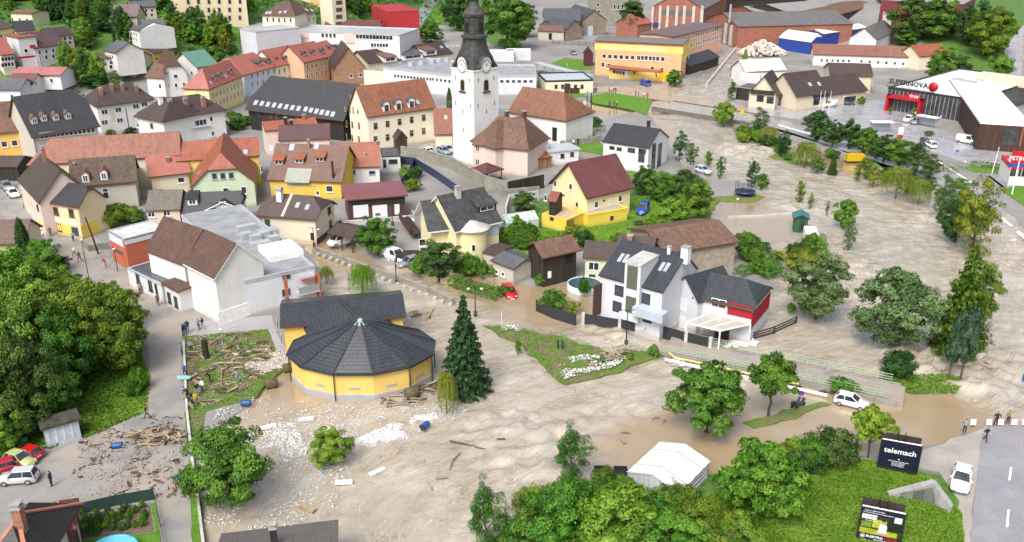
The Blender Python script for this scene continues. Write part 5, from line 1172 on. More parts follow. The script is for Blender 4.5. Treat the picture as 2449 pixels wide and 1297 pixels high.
# --- hillside houses
HS=[((307,68),(330,73),5.5,12,(330,47),w_white,r_grey,False,'white hillside house with blue-grey mansard roof',1,2.2),((345,83),(400,80),5.5,9,(332,48),w_white,r_grey,False,'white hillside house, front wing with slate roof',1,0),((265,40),(328,40),4,8,(275,10),w_beige,tiles('mauve_tiles',(.15,.1,.11),(.11,.07,.08)),False,'house with mauve roof among dark trees',1,0),((310,18),(375,15),5,9,(305,3),w_beige,r_grey,False,'beige hillside house with grey roof below the cream block',1,0),((190,146),(282,140),4.6,9,(222,106),w_white,r_rust,True,'white hillside house with red half-hipped roof',.4,2.5),((247,120),(275,127),6,9,(278,95),w_white,r_grey,False,'white house with slate roof among hillside gardens',1,0),((280,150),(325,128),4,9,(302,115),w_white,flat('solar_roof',(.06,.1,.16),.3),False,'house with blue solar roof on the slope',1,0),((318,160),(382,142),3.6,9,(340,122),w_beige,r_dkbr,True,'brown gabled house facing down the slope',1,0),((365,128),(420,118),3.6,9,(380,106),w_ylo,r_dkbr,False,'ochre house with dark brown roof on the slope',1,0),((408,152),(470,162),3.6,8,(430,126),w_white,flat('green_roof_edge',(.1,.22,.18),.5),True,'white house with dark green trimmed roof',1,0),((80,116),(158,105),6.2,10,(95,75),w_white,tiles('mauve_dark_tiles',(.13,.08,.085),(.1,.06,.065)),False,'long white house with mauve-brown roof and row of windows',1,0),((120,88),(178,82),4.5,9,(145,64),w_beige,r_dkbr,False,'small dark gabled house above the long white house',1,0),((0,132),(36,128),6,10,(-10,92),w_beige,r_pink,False,'house with salmon roof and roof windows at the frame edge',1,0),((35,75),(85,72),4.5,9,(40,50),w_cream,r_black,False,'cream hillside house with near-black roof and two roof windows',1,0),((-30,75),(35,65),4,9,(-5,48),w_beige,tiles('old_mauve_tiles',(.14,.09,.085),(.1,.065,.065)),False,'old house with dull brown roof at the top of the lane',1,0),((20,30),(75,32),4,8,(35,22),w_cream,r_rust,False,'small house with rust roof in the trees',1,0),((25,180),(145,180),3.2,10,(45,160),w_white,sheetmetal('pink_sheet',(.4,.15,.16),.6),False,'low building with wide pink sheet-metal roof',1,0),((15,202),(78,202),4,8,(10,175),w_white,r_maroon,False,'white house with dull maroon roof and tall chimney',1,0),((-60,215),(48,215),4,9,(-50,188),w_grey,r_grey,False,'white walled building with pale grey roof edge',1,0),((455,168),(520,160),3,6,(470,152),w_beige,r_grey,False,'low grey-roofed house behind the white corner house',1,0)]
for P0,P1,he,W,rr,wm,rm,fr,lab,kk,dd in HS:
 B=Bld('hillside_house',lab,'house');b=B.block(P0,P1,he,W,rr,wm,rm,ov=.4,front=fr,k=(kk,kk if not fr else 1),d=(dd,dd if not fr else 0))
 for f_,zf in(('F',.3),('F',.68)):
  if zf>.5 and he<4.5:continue
  if rr and f_ in b.faces:
   n_=4 if he>4.2 else 3
   y_=(P0[1]+P1[1])/2+(1-zf)*he*FPX/330*.93
   B.row(b,'F',(P0[0]+(P1[0]-P0[0])*.18,P0[1]+(P1[1]-P0[1])*.18+(1-zf)*he*6.0),(P0[0]+(P1[0]-P0[0])*.82,P0[1]+(P1[1]-P0[1])*.82+(1-zf)*he*6.0),n_,.9,1.2)
B=Bld('tower_house','grey cubic house with red bands and flat orange tiled roof','house');b=B.flat((42,92),(85,88),9,9,w_grey,r_or,para=.0);B.panel(b,'F',(42,141),(86,132),crd,.05,'red_band');B.panel(b,'F',(72,116),(84,107),crd,.05,'red_panel');B.win(b,'F',[(62,122)],1,1.2)
# --- old forge, ruin tower
r_slate=tiles('blue_slate',(.085,.09,.11),(.06,.065,.08),.6,.5)
B=Bld('old_forge','old stone forge with blue slate gables standing in flood water','building')
b=B.block((1300,50),(1390,50),7,14,(1330,20),brickwall('old_stone',(.22,.17,.13)),r_slate,ov=.4);b2=B.block((1390,50),(1452,48),6.5,26,(1415,22),MAT['old_stone'],r_slate,ov=.4,front=True);b3=B.block((1355,70),(1395,66),5,18,(1374,47),MAT['old_stone'],r_slate,ov=.4,front=True);b4=B.block((1285,74),(1350,76),4,8,(1290,60),w_old,r_rust,ov=.4)
B.panel(b2,'F',(1405,95),(1418,62),flat('pale_blue_gate',(.4,.48,.52),.6),.05,'gate');B.panel(b4,'F',(1312,95),(1320,80),MAT['dark_opening'],.05,'door')
B=Bld('ruin_tower','old grey stone tower of white framed windows behind the poplar','tower');b=B.flat((1425,-20),(1495,-22),16,10,concrete('old_tower_stone',(.3,.29,.25),.5),para=.2);B.row(b,'F',(1470,17),(1488,17),3,1.2,2.2,frame=WHITE);B.row(b,'F',(1430,12),(1432,28),2,1.2,1.6)
B=Bld('brick_house','small red roofed brick house between forge and factory hall','house');b=B.block((1525,60),(1560,55),6,12,(1530,30),rb,r_pink,ov=.3)
B=Bld('small_barn','small dark red gabled shed beside the orange office','shed');b=B.block((1397,130),(1420,130),4.2,5,(1408,113),flat('oxblood_boards',(.09,.02,.025),.7),wd_dark,ov=.2,front=True)
# ================================================================ trees, shrubs and hedges
def leafmat(name,a,b_,c,trans=.25):
 m,n,l,b=nt(name)
 t=N(n,'Attribute',attribute_name='tint').outputs['Fac']
 oi=n.new('ShaderNodeObjectInfo').outputs['Random']
 col=ramp(n,l,t,[(.1,a),(.5,b_),(.92,c)])
 hsn=n.new('ShaderNodeHueSaturation');l.new(col,hsn.inputs['Color'])
 mr=n.new('ShaderNodeMapRange');l.new(oi,mr.inputs[0]);mr.inputs['To Min'].default_value=.47;mr.inputs['To Max'].default_value=.525;l.new(mr.outputs[0],hsn.inputs['Hue'])
 mv=n.new('ShaderNodeMapRange');l.new(oi,mv.inputs[0]);mv.inputs['To Min'].default_value=1.2;mv.inputs['To Max'].default_value=.82;l.new(mv.outputs[0],hsn.inputs['Value'])
 l.new(hsn.outputs[0],b.inputs['Base Color']);b.inputs['Roughness'].default_value=.55;b.inputs['Specular IOR Level'].default_value=.3
 tr=n.new('ShaderNodeBsdfTranslucent');l.new(hsn.outputs[0],tr.inputs[0]);mx=n.new('ShaderNodeMixShader');mx.inputs[0].default_value=trans
 l.new(b.outputs[0],mx.inputs[1]);l.new(tr.outputs[0],mx.inputs[2]);l.new(mx.outputs[0],n['Material Output'].inputs[0]);return m
LM={'mid':leafmat('leaf_mid_green',(.034,.095,.01),(.08,.2,.018),(.155,.3,.035)),'dark':leafmat('leaf_dark_green',(.018,.056,.01),(.042,.11,.018),(.085,.18,.033)),'bright':leafmat('leaf_bright_green',(.055,.15,.01),(.125,.28,.02),(.22,.38,.045)),'olive':leafmat('leaf_olive',(.05,.1,.008),(.13,.215,.016),(.24,.31,.03)),'yellow':leafmat('leaf_yellow_green',(.08,.14,.012),(.17,.25,.03),(.3,.36,.07)),'grey':leafmat('leaf_grey_green',(.035,.085,.026),(.08,.165,.052),(.15,.25,.095)),'spruce':leafmat('needle_green',(.014,.045,.013),(.034,.09,.026),(.07,.15,.05),.1),'purple':leafmat('leaf_purple',(.012,.01,.014),(.03,.022,.03),(.06,.04,.05)),'blue':leafmat('needle_blue_green',(.015,.045,.03),(.04,.09,.055),(.09,.15,.09),.1)}
bark=flat('bark',(.09,.07,.055),.9,var=.4,scale=4)
def leaves_mesh(name,P,Nn,size,tint,rs,asp=.62,droop=0.0,mat=None):
 """P positions, Nn facing directions: one small bent leaf spray each"""
 n=len(P);r=rs.normal(size=(n,3));Nn=Nn+.55*r;Nn/=np.linalg.norm(Nn,axis=1)[:,None]+1e-9
 T=rs.normal(size=(n,3));T[:,2]-=droop;T-=(T*Nn).sum(1)[:,None]*Nn;T/=np.linalg.norm(T,axis=1)[:,None]+1e-9
 Bn=np.cross(Nn,T);s=(size*rs.uniform(.6,1.35,n))[:,None]
 a=P-T*s*.5;b=P+Bn*s*asp*.5+Nn*s*.1;c=P+T*s*.5-Nn*s*.12;d=P-Bn*s*asp*.5+Nn*s*.1
 co=np.stack([a,b,c,d],1).reshape(-1,3)
 me=bpy.data.meshes.new(name);me.vertices.add(4*n);me.vertices.foreach_set('co',co.astype(np.float32).ravel())
 me.loops.add(4*n);me.loops.foreach_set('vertex_index',np.arange(4*n,dtype=np.int32));me.polygons.add(n);me.polygons.foreach_set('loop_start',np.arange(0,4*n,4,dtype=np.int32))
 me.update(calc_edges=True);at=me.attributes.new('tint','FLOAT','POINT');at.data.foreach_set('value',np.repeat(np.clip(tint,0,1),4).astype(np.float32))
 if mat:me.materials.append(mat)
 me.update();return me
def crown_pts(kind,rs):
 """leaf points of a crown one unit in half-width and about two high (base at 0)"""
 P,Nn,T=[],[],[]
 def clump(c,r,k,t,sq=.8,out=None):
  d=rs.normal(size=(k,3));d[:,2]=np.abs(d[:,2])*1.0-.35;d/=np.linalg.norm(d,axis=1)[:,None]
  q=c+d*r*rs.uniform(.55,1.05,k)[:,None]*np.array([1,1,sq]);P.append(q);o_=d+np.array([0,0,.5])
  if out is not None:o_=o_+out*.5
  Nn.append(o_);T.append(np.clip(t+rs.normal(0,.12,k),0,1))
 if kind in('broad','robinia','bush','loose','poplar','high'):
  nc,rad,zc,zr,k={'broad':(120,.95,1.08,.95,190),'robinia':(100,.96,1.12,.88,150),'high':(80,.98,1.45,.55,140),'bush':(70,.95,.55,.55,170),'loose':(100,.85,1.1,1.0,110),'poplar':(85,.45,1.55,1.5,130)}[kind]
  lob=rs.uniform(0,6.28,6)
  for i in range(nc):
   u=rs.normal(size=3);u/=np.linalg.norm(u)
   f=.55+.45*rs.rand()**.5 if rs.rand()<.8 else rs.uniform(.1,.55)
   a=math.atan2(u[1],u[0]);wob=1+.13*math.sin(3*a+lob[0])+.1*math.sin(2*a+lob[1]+3*u[2])+.1*math.sin(5*u[2]+lob[2])
   taper=(1-.25*max(0,u[2]))if kind!='loose' else(1-.4*max(0,u[2]))
   c=np.array([u[0]*rad*f*wob*taper,u[1]*rad*f*wob*taper,zc+u[2]*zr*f*wob])
   clump(c,rs.uniform(.14,.27)*(1.15 if kind=='bush' else 1),k,rs.uniform(.1,.9),.7,u)
 elif kind=='willow':
  for i in range(190):
   a=rs.uniform(0,6.28);r=rs.uniform(.15,.95);z0=1.95-.55*r*r+rs.uniform(-.15,.05);L=rs.uniform(.6,1.5)*(.5+.6*r);k=60;t=rs.rand(k)
   q=np.stack([np.cos(a)*(r+.12*t),np.sin(a)*(r+.12*t),z0-L*t],1)+rs.normal(0,.028,(k,3));q[:,2]=np.maximum(q[:,2],.05);P.append(q)
   Nn.append(np.tile([math.cos(a),math.sin(a),.4],(k,1)));T.append(np.clip(rs.uniform(.2,.8)+rs.normal(0,.12,k),0,1))
  for i in range(25):
   u=rs.normal(size=3);u/=np.linalg.norm(u);clump(np.array([u[0]*.5,u[1]*.5,1.75+.2*u[2]]),.22,60,rs.uniform(.3,.9),.7,u)
 elif kind=='spruce':
  for lv in range(22):
   z=.18+1.82*lv/21;R_=(1-lv/22)**.85*.98+.03;nb=max(5,int(15*R_)+3)
   for j in range(nb):
    a=2*math.pi*(j+rs.rand())/nb;L=R_*rs.uniform(.75,1.1);k=int(80*L)+22;t=rs.rand(k)**.7
    w=.2*L*(1-t*.6);off=rs.uniform(-1,1,k)*w
    q=np.stack([np.cos(a)*L*t-np.sin(a)*off,np.sin(a)*L*t+np.cos(a)*off,z-.3*L*t+.1*L*t**3+rs.normal(0,.012,k)-np.abs(off)*.35],1);P.append(q)
    Nn.append(np.tile([math.cos(a)*.5,math.sin(a)*.5,.9],(k,1)));T.append(np.clip(rs.uniform(.15,.7)+.3*t+rs.normal(0,.1,k)-.15,0,1))
 elif kind=='thuja':
  for i in range(130):
   z=rs.uniform(.02,1.0);R_=(1-z)**.55*(.55+.45*min(1,z*6));a=rs.uniform(0,6.28);clump(np.array([math.cos(a)*R_*.8,math.sin(a)*R_*.8,z*2]),.2,60,rs.uniform(.15,.85),1.5,np.array([math.cos(a),math.sin(a),.2]))
 elif kind=='egg':
  for i in range(110):
   z=rs.uniform(0,1);R_=min(1,(z+.03)*4)**.5*(1-.85*z)**.7*.95;a=rs.uniform(0,6.28);clump(np.array([math.cos(a)*R_*.85,math.sin(a)*R_*.85,z*1.4+.6]),.16,80,rs.uniform(.15,.85),1,np.array([math.cos(a),math.sin(a),.3]))
 return np.concatenate(P),np.concatenate(Nn),np.concatenate(T)
LEAF={'broad':(.068,.6,.3),'robinia':(.11,.42,.9),'high':(.12,.42,.9),'bush':(.072,.6,.3),'loose':(.06,.5,.5),'poplar':(.07,.6,.3),'willow':(.085,.28,3.0),'spruce':(.09,.4,.6),'thuja':(.1,.45,-1),'egg':(.09,.5,-.5)}
CR={}
def crown_mesh(kind,var,mat):
 key=(kind,var,mat)
 if key not in CR:
  rs=np.random.RandomState(hash((kind,var))%1+17*var+101*sorted(LEAF).index(kind));base=(kind,var)
  P,Nn,T=crown_pts(kind,rs);sz,asp,dr=LEAF[kind]
  CR[key]=leaves_mesh('crown',P,Nn,sz,T,rs,asp,dr,LM[mat])
 return CR[key]
TRK={}
def trunk_mesh(kind,var):
 key=(kind in('spruce','thuja','egg'),kind=='poplar',var)
 if key not in TRK:
  rs=random.Random(var*7+3);mb=MB()
  if key[0]:mb.tube([(0,0,-.15),(0,0,.5),(0,0,1.9)],[.055,.045,.008],8)
  else:
   top=2.4 if key[1]else 1.5;pts=[(rs.uniform(-.03,.03)*i,rs.uniform(-.03,.03)*i,-.15+(top+.15)*i/5)for i in range(6)];mb.tube(pts,[.065,.055,.045,.033,.02,.008],8)
   for i in range(9):
    a=i*2.4+rs.random();z=.5+.1*i;L=rs.uniform(.4,.75)*(.5 if key[1]else 1);b0=Vector((0,0,z));e=b0+Vector((math.cos(a)*L,math.sin(a)*L,L*rs.uniform(.5,.9)));mb.tube([b0,b0.lerp(e,.5)+Vector((0,0,.05)),e],[.028,.018,.005],6)
  TRK[key]=mb.data('trunk',[bark])
 return TRK[key]
NT=[0]
LM['meadow']=leafmat('meadow_blade',(.075,.17,.012),(.14,.28,.02),(.24,.38,.05),.3)
def tree(kind,mat,bx,by,ty,w,label,group=None,name=None,z=None,squat=1.0,dz=0):
 NT[0]+=1;rs=random.Random(NT[0]*31+5)
 p=GT(bx,by)if z is None else G(bx,by,z)
 h=max(.8,ZT(p,ty)-p.z);r=max(.3,WPX(p,w)/2*.93);var=NT[0]%3
 hu={'bush':1.15,'poplar':3.05,'thuja':2.0,'spruce':2.0,'willow':2.0,'egg':2.0}.get(kind,2.05)
 nm=name or{'bush':'shrub','spruce':'spruce_tree','thuja':'thuja','willow':'willow_tree','poplar':'poplar_tree','egg':'cypress_tree'}.get(kind,'leafy_tree')
 root=empty(nm,p,rs.uniform(0,6.28),label,'shrub' if kind=='bush' else 'tree',group)
 root.scale=(r*(2.0 if kind=='poplar' else 1),r*(2.0 if kind=='poplar' else 1),h/hu)
 c=bpy.data.objects.new('crown',crown_mesh(kind,var,mat));link(c,root)
 if kind!='bush':
  t=bpy.data.objects.new('trunk',trunk_mesh(kind,var));link(t,root)
  if kind in('egg',):t.scale=(1.6,1.6,1)
 return root
TREES=[('spruce','spruce',1112,930,711,148,'tall dark spruce standing in the flood beside the yellow round hall'),('willow','yellow',1068,985,892,60,'slender yellow-green willow in the flood below the tall spruce'),('willow','bright',868,706,634,78,'weeping willow standing in the flood behind the black roofed wing'),('willow','yellow',782,676,638,38,'small thin willow at the red wall of the flat block'),('broad','mid',552,1200,1018,226,'large dense round tree at the flood edge near the grey-brown roof'),('broad','bright',792,1106,1024,104,'small bushy tree alone in the debris-strewn flood'),('loose','mid',1365,1142,1018,108,'upright leafy tree in the current left of the white tent'),('robinia','mid',1690,1028,872,180,'broad robinia in the water below the footbridge, the larger of two'),('high','mid',1838,992,857,128,'tall narrow robinia beside the larger one below the footbridge'),('high','bright',2076,1092,976,96,'slim young ash tree beside the dark billboard'),('bush','dark',1992,1108,1030,135,'wide bush left of the dark billboard'),('robinia','bright',1812,1245,1062,205,'large robinia covering the right end of the white tent'),('loose','mid',1162,1310,1150,112,'narrow tree at the flood edge, first of the bank trees'),('broad','bright',1345,1330,1150,190,'bright round tree on the lower bank below the floating crates'),('robinia','bright',1470,1360,1180,250,'widest bright tree on the lower bank, cut by the frame'),('robinia','mid',1560,1300,1190,120,'mid green tree in front of the tent corner'),('broad','olive',1665,1330,1195,160,'olive coloured tree directly below the white tent'),('bush','mid',1250,1330,1215,130,'low shrub mass between the narrow tree and the bright round tree'),('broad','mid',1750,1345,1232,160,'dark round shrub-tree at the edge of the meadow'),('loose','yellow',1248,1262,1168,70,'small yellow-leaved tree at the water edge'),('loose','mid',1598,1215,1160,50,'thin sapling in front of the tent wall'),('robinia','bright',1600,1370,1230,220,'bright tree at the bottom of the frame below the olive tree'),('bush','bright',1880,1180,1120,110,'bush at the right foot of the large robinia'),('loose','olive',1500,1225,1150,90,'feathery shrub at the left tent corner'),('broad','grey',1950,760,604,155,'big grey-green willow on the bank behind the red-walled duplex'),('broad','grey',2130,825,640,205,'wide grey-green willow in the river by the dark conifer'),('spruce','olive',2285,838,590,150,'tall dark conifer in the river at the flooded road'),('broad','olive',2320,800,625,110,'yellowish leafy tree behind the dark conifer'),('egg','blue',2268,906,758,52,'left one of two clipped blue-green trees on the grass island'),('egg','blue',2296,910,744,64,'right one of two clipped blue-green trees on the grass island'),('bush','dark',2146,902,838,84,'dark shrub at the end of the footbridge railing'),('bush','bright',2016,938,908,76,'bright shrub beside the parked white hatchback'),('loose','olive',2322,615,425,125,'tall birch on the right bank above the flooded road'),('broad','dark',2282,580,470,85,'dark tree leaning against the tall birch'),('loose','grey',2250,520,422,58,'thin grey-leaved ash at the upper end of the flooded road'),('willow','yellow',2142,472,400,80,'larger weeping willow standing in the river below the car park trees'),('willow','yellow',2196,488,430,56,'smaller weeping willow beside the larger river willow'),('broad','bright',2018,545,474,62,'bright green tree standing alone in the river'),('loose','grey',2028,598,535,38,'small grey shrub-tree in the river below the lone green tree'),('loose','mid',1912,488,430,30,'young tree on the flooded dike, tallest of three'),('loose','mid',1937,500,463,19,'young tree on the flooded dike, middle of three'),('loose','mid',1977,515,480,13,'thin sapling on the flooded dike'),('loose','dark',1797,445,380,38,'dark young tree at the trampoline'),('broad','mid',1822,452,414,34,'round young tree right of the trampoline'),('loose','mid',1722,425,374,30,'young tree beside the silver car in the flood'),('loose','mid',1694,398,360,26,'young tree above the silver car in the flood'),('loose','grey',1625,382,316,48,'taller river bank tree right of the modern house'),('loose','grey',1652,392,342,44,'lower river bank tree right of the modern house'),('broad','bright',1730,302,240,52,'round tree at the end of the road bridge'),('loose','grey',1812,332,260,55,'loose tree on the embankment opposite the trade house'),('loose','dark',1872,374,312,46,'dark thin tree on the embankment'),('willow','yellow',1924,398,340,74,'yellow willow on the embankment'),('willow','yellow',1838,342,304,60,'yellowish low willow at the flooded road'),('broad','mid',1955,412,374,36,'small round tree beside the yellow willow'),('spruce','dark',1990,416,366,28,'small conifer at the water edge by the yellow willow'),('broad','dark',1952,335,262,64,'first dark tree of the car park row, nearest the trade house'),('broad','dark',1990,350,288,56,'second dark tree of the car park row'),('broad','dark',2030,356,285,60,'third dark tree of the car park row'),('broad','mid',2068,372,302,64,'fourth tree of the car park row, mid green'),('broad','dark',2112,388,322,70,'fifth dark tree of the car park row'),('broad','mid',2150,398,330,80,'sixth tree of the car park row, broadest'),('loose','dark',2188,420,345,76,'seventh tree of the car park row, loose crown'),('loose','dark',2222,432,368,60,'last tree of the car park row above the river willows'),('loose','yellow',2050,434,392,26,'thin bare young tree in the flooded side arm'),('loose','yellow',2088,446,398,40,'thin yellow tree in the flooded side arm'),('broad','mid',905,608,514,90,'leafy tree between carport and white van'),('broad','dark',1050,668,574,110,'dense round tree in front of the cream villa'),('broad','bright',1005,655,618,60,'light bush at the foot of the dense round tree'),('bush','bright',1142,646,622,28,'small ball shrub in the flooded yard by the villa'),('bush','bright',1185,662,638,26,'small ball shrub beside the whitewashed shed'),('broad','dark',1252,512,456,66,'dark shrub-tree at the retaining wall by the greenhouse'),('broad','dark',1540,465,396,62,'garden tree right behind the maroon roof'),('broad','mid',1578,480,410,72,'second garden tree behind the maroon roof'),('broad','dark',1636,480,402,74,'dark garden tree near the silver car'),('broad','mid',1660,520,430,82,'broad garden tree above the old barn'),('broad','bright',1612,560,474,86,'bright garden tree beside the barn roof'),('bush','bright',1575,555,512,60,'garden shrub near the blue car'),('bush','mid',1680,480,440,50,'shrub at the edge of the flooded allotment'),('bush','mid',1478,602,556,44,'shrub behind the small brown roofed house'),('bush','dark',1395,590,548,60,'dark shrub behind the timber barn'),('bush','mid',1322,738,694,76,'big shrub inside the black fence corner'),('bush','yellow',1368,746,722,40,'yellow-green shrub hanging over the black fence'),('bush','mid',1396,706,664,32,'narrow shrub beside the pool cover'),('bush','bright',1547,798,768,20,'narrow bush in front of the black fence gate'),('bush','dark',1600,776,760,24,'ball shrub at the duplex corner'),('bush','bright',1838,660,622,60,'bright shrub on the dry path behind the duplex'),('bush','mid',1790,622,562,60,'reedy shrub behind the stone barn'),('bush','olive',1905,650,590,90,'yellowish bush at the foot of the grey-green willow'),('bush','bright',1892,750,726,24,'small bush at the end of the plank fence'),('bush','bright',1290,680,656,28,'bush at the foot of the timber barn'),('bush','bright',1205,700,684,40,'bush at the end of the clipped hedge'),('thuja','dark',1075,258,214,20,'dark thuja at the foot of the church tower'),('bush','dark',570,310,280,44,'clipped shrub beside the dark hall'),('bush','olive',270,545,490,66,'ivy bush on the wall beside the corner house'),('broad','mid',1612,208,165,46,'round tree between the orange office and the bridge'),('thuja','bright',1780,160,122,20,'slim bright tree at the river bend'),('loose','bright',1758,195,150,34,'loose bright tree beside the white workshop'),('loose','dark',1748,240,192,26,'dark thin tree at the kiosk'),('poplar','dark',1507,88,-6,60,'tall dark poplar between forge and factory hall'),('broad','mid',1215,118,-25,130,'large tree right behind the church spire'),('broad','dark',1095,75,-60,80,'very dark tree left behind the church spire'),('broad','mid',1030,102,46,62,'roadside tree left of the church spire'),('thuja','dark',971,100,22,20,'slim cypress beside the red office'),('broad','dark',1250,90,0,70,'tree at the edge of the flooded forge yard'),('broad','mid',510,165,106,66,'round tree beside the yellow apartment block'),('spruce','spruce',493,245,205,26,'small spruce in front of the yellow block'),('broad','dark',2175,100,-10,120,'large dark tree in front of the maroon hall'),('broad','mid',2238,95,-15,110,'large mid green tree beside the maroon hall'),('broad','dark',2325,110,0,90,'tall dark tree on the grassy slope'),('broad','olive',2362,140,10,110,'tall olive tree on the grassy slope'),('broad','mid',2250,195,112,84,'tree half hiding the orange roofed villa'),('bush','bright',2390,185,128,60,'bright bush at the slope road'),('broad','mid',2165,110,70,60,'lower tree at the foot of the large dark tree'),('broad','dark',2290,190,130,50,'small dark tree on the slope above the shopping centre'),('thuja','dark',70,648,533,54,'tall thuja beside the lane above the wood'),('broad','bright',112,660,570,92,'bright round bush next to the tall thuja'),('bush','purple',150,646,610,44,'dark purple shrub at the lane'),('bush','bright',30,665,606,80,'light bush below the brown roofed house'),('bush','bright',338,932,876,46,'light bush at the lower lane edge'),('bush','mid',322,948,908,42,'dark bush at the lower lane edge'),('bush','bright',2060,250,230,20,'little shrub at the shop entrance'),('loose','mid',2128,275,255,12,'sapling at the red portal'),('loose','bright',2182,286,258,20,'young tree at the red portal'),('loose','mid',2225,290,266,16,'young tree at the bus shelter'),('bush','mid',2220,325,312,24,'bush on the car park island'),('bush','bright',1240,905-60,810,16,'small shrub at the tip of the grass island'),('bush','bright',1438,870,852,20,'shrub among the debris on the grass island'),('bush','bright',1562,850,826,34,'shrub at the upper end of the footbridge'),('bush','bright',1508,862,842,16,'tiny shrub on the grass island by the logs'),]
for t in TREES:
 o=tree(*t)
WOOD=[(300,890,695,150,'olive'),(235,880,668,180,'olive'),(150,860,655,190,'mid'),(62,800,600,190,'bright'),(100,950,700,210,'mid'),(150,950,745,160,'mid'),(20,900,660,200,'mid'),(70,1035,800,190,'dark'),(0,1040,790,190,'mid'),(270,790,676,130,'olive'),(130,1000,870,130,'mid'),(30,1060,915,130,'mid'),(0,760,590,170,'mid'),(110,760,620,150,'bright'),(205,790,660,140,'olive'),(10,1085,990,100,'bright'),(318,835,735,80,'olive'),(60,970,860,130,'bright'),(170,890,720,160,'bright'),(-40,980,740,180,'mid')]
for i,(bx,by,ty,w,m)in enumerate(WOOD):tree('broad',m,bx,by,ty,w,'leafy tree in the dense wood on the slope left of the lane','trees of the dense wood left of the lane')
OCC=[]
for o in scene.objects:
 if o.type=='MESH' and o.name.startswith('wall')and o.parent is not None:
  c=[o.parent.location+o.matrix_basis.translation*0+(o.matrix_basis@Vector(v))for v in o.bound_box];OCC.append((min(p.x for p in c),min(p.y for p in c),max(p.x for p in c),max(p.y for p in c)))
HILLS=[([(90,-10),(250,-10),(270,60),(330,105),(300,130),(230,95),(160,62),(100,60)],60,'dark'),([(0,-30),(100,-30),(110,60),(90,80),(60,45),(0,30)],16,'mid'),([(300,0),(420,-10),(420,60),(400,50),(330,30)],9,'dark'),([(400,62),(500,66),(570,112),(570,140),(480,112),(420,100)],42,'mid'),([(140,150),(235,165),(260,200),(330,190),(330,215),(240,215),(150,195)],22,'mid'),([(100,190),(190,190),(215,205),(180,215),(100,205)],8,'mid'),([(820,0),(890,-10),(890,45),(830,45)],14,'mid'),([(830,-30),(1060,-30),(1060,10),(980,5),(890,5)],14,'dark'),([(1250,-40),(1430,-40),(1420,10),(1380,15),(1300,5)],12,'mid'),([(580,30),(600,20),(615,50),(585,60)],4,'bright'),([(1050,-20),(1220,-30),(1260,60),(1220,90),(1150,90),(1080,60)],10,'dark'),([(2100,0),(2240,-10),(2250,90),(2130,80)],6,'dark'),([(150,95),(190,85),(230,120),(180,135)],7,'mid')]
rs=random.Random(11)
for poly,n,m in HILLS:
 pw=np.array(poly,float);k=0;tries=0;P_=[tuple(q)for q in poly]
 while k<n and tries<600:
  tries+=1;x=rs.uniform(pw[:,0].min(),pw[:,0].max());y=rs.uniform(pw[:,1].min(),pw[:,1].max())
  if not inside(P_,np.array([x]),np.array([y]))[0]:continue
  p=GT(x,y)
  if any(a-2<p.x<c+2 and b-2<p.y<d+2 for a,b,c,d in OCC):continue
  hgt=rs.uniform(5,11);pxm=FPX/(p-EYE).dot(FWD);kind=rs.choice(['broad','broad','broad','loose','bush','spruce']if m=='dark' else['broad','broad','loose','bush'])
  if kind=='bush':hgt=rs.uniform(2,4)
  tree(kind,rs.choice({'dark':['dark','mid','dark'],'mid':['mid','bright','olive','dark'],'bright':['bright']}[m]),x,y,y-hgt*pxm*.95,rs.uniform(5,8.5)*pxm*(.8 if kind!='spruce' else .55),{'bush':'shrub among the gardens and woods of the far hillside','spruce':'dark conifer among the woods of the far hillside'}.get(kind,'leafy tree among the gardens and woods of the far hillside'),{'bush':'shrubs of the far hillside','spruce':'conifers of the far hillside'}.get(kind,'leafy trees of the far hillside'));k+=1
GARD=[([(1750,298),(1880,345),(1945,392),(1900,396),(1770,336)],13,'mid'),([(1960,366),(2090,404),(2230,452),(2200,470),(2080,442)],9,'mid'),([(2290,440),(2360,500),(2380,600),(2330,600)],8,'mid'),([(1190,520),(1300,560),(1250,600),(1195,580)],5,'bright'),([(1200,590),(1260,560),(1400,545),(1420,580),(1260,605)],7,'mid'),([(1530,420),(1690,440),(1700,500),(1560,560),(1520,540),(1560,480)],9,'mid'),([(1770,570),(1850,590),(1860,640),(1790,660)],8,'mid'),([(960,430),(1010,420),(1030,440),(980,460)],4,'mid'),([(245,470),(330,480),(330,540),(250,545)],7,'mid'),([(1340,300),(1420,300),(1440,315),(1350,322)],6,'mid'),([(330,300),(200,320),(330,340),(420,350),(560,330),(560,290),(590,300),(580,320)],8,'mid'),([(1090,625),(1180,625),(1200,690),(1100,680)],5,'bright'),([(820,440),(930,440),(990,470),(960,500)],3,'mid'),([(540,270),(590,275),(590,305),(550,310)],4,'dark'),([(1880,600),(1960,590),(1900,690),(1870,680)],6,'mid'),([(2180,150),(2280,150),(2300,200),(2200,190)],8,'mid'),([(2230,440),(2340,480),(2330,560),(2260,520)],5,'mid'),([(1270,1190),(1420,1160),(1500,1190),(1400,1240),(1280,1240)],7,'bright'),([(1480,1180),(1620,1210),(1680,1230),(1500,1260)],7,'mid'),([(1880,1100),(1960,1090),(1960,1120),(1890,1140)],4,'mid')]
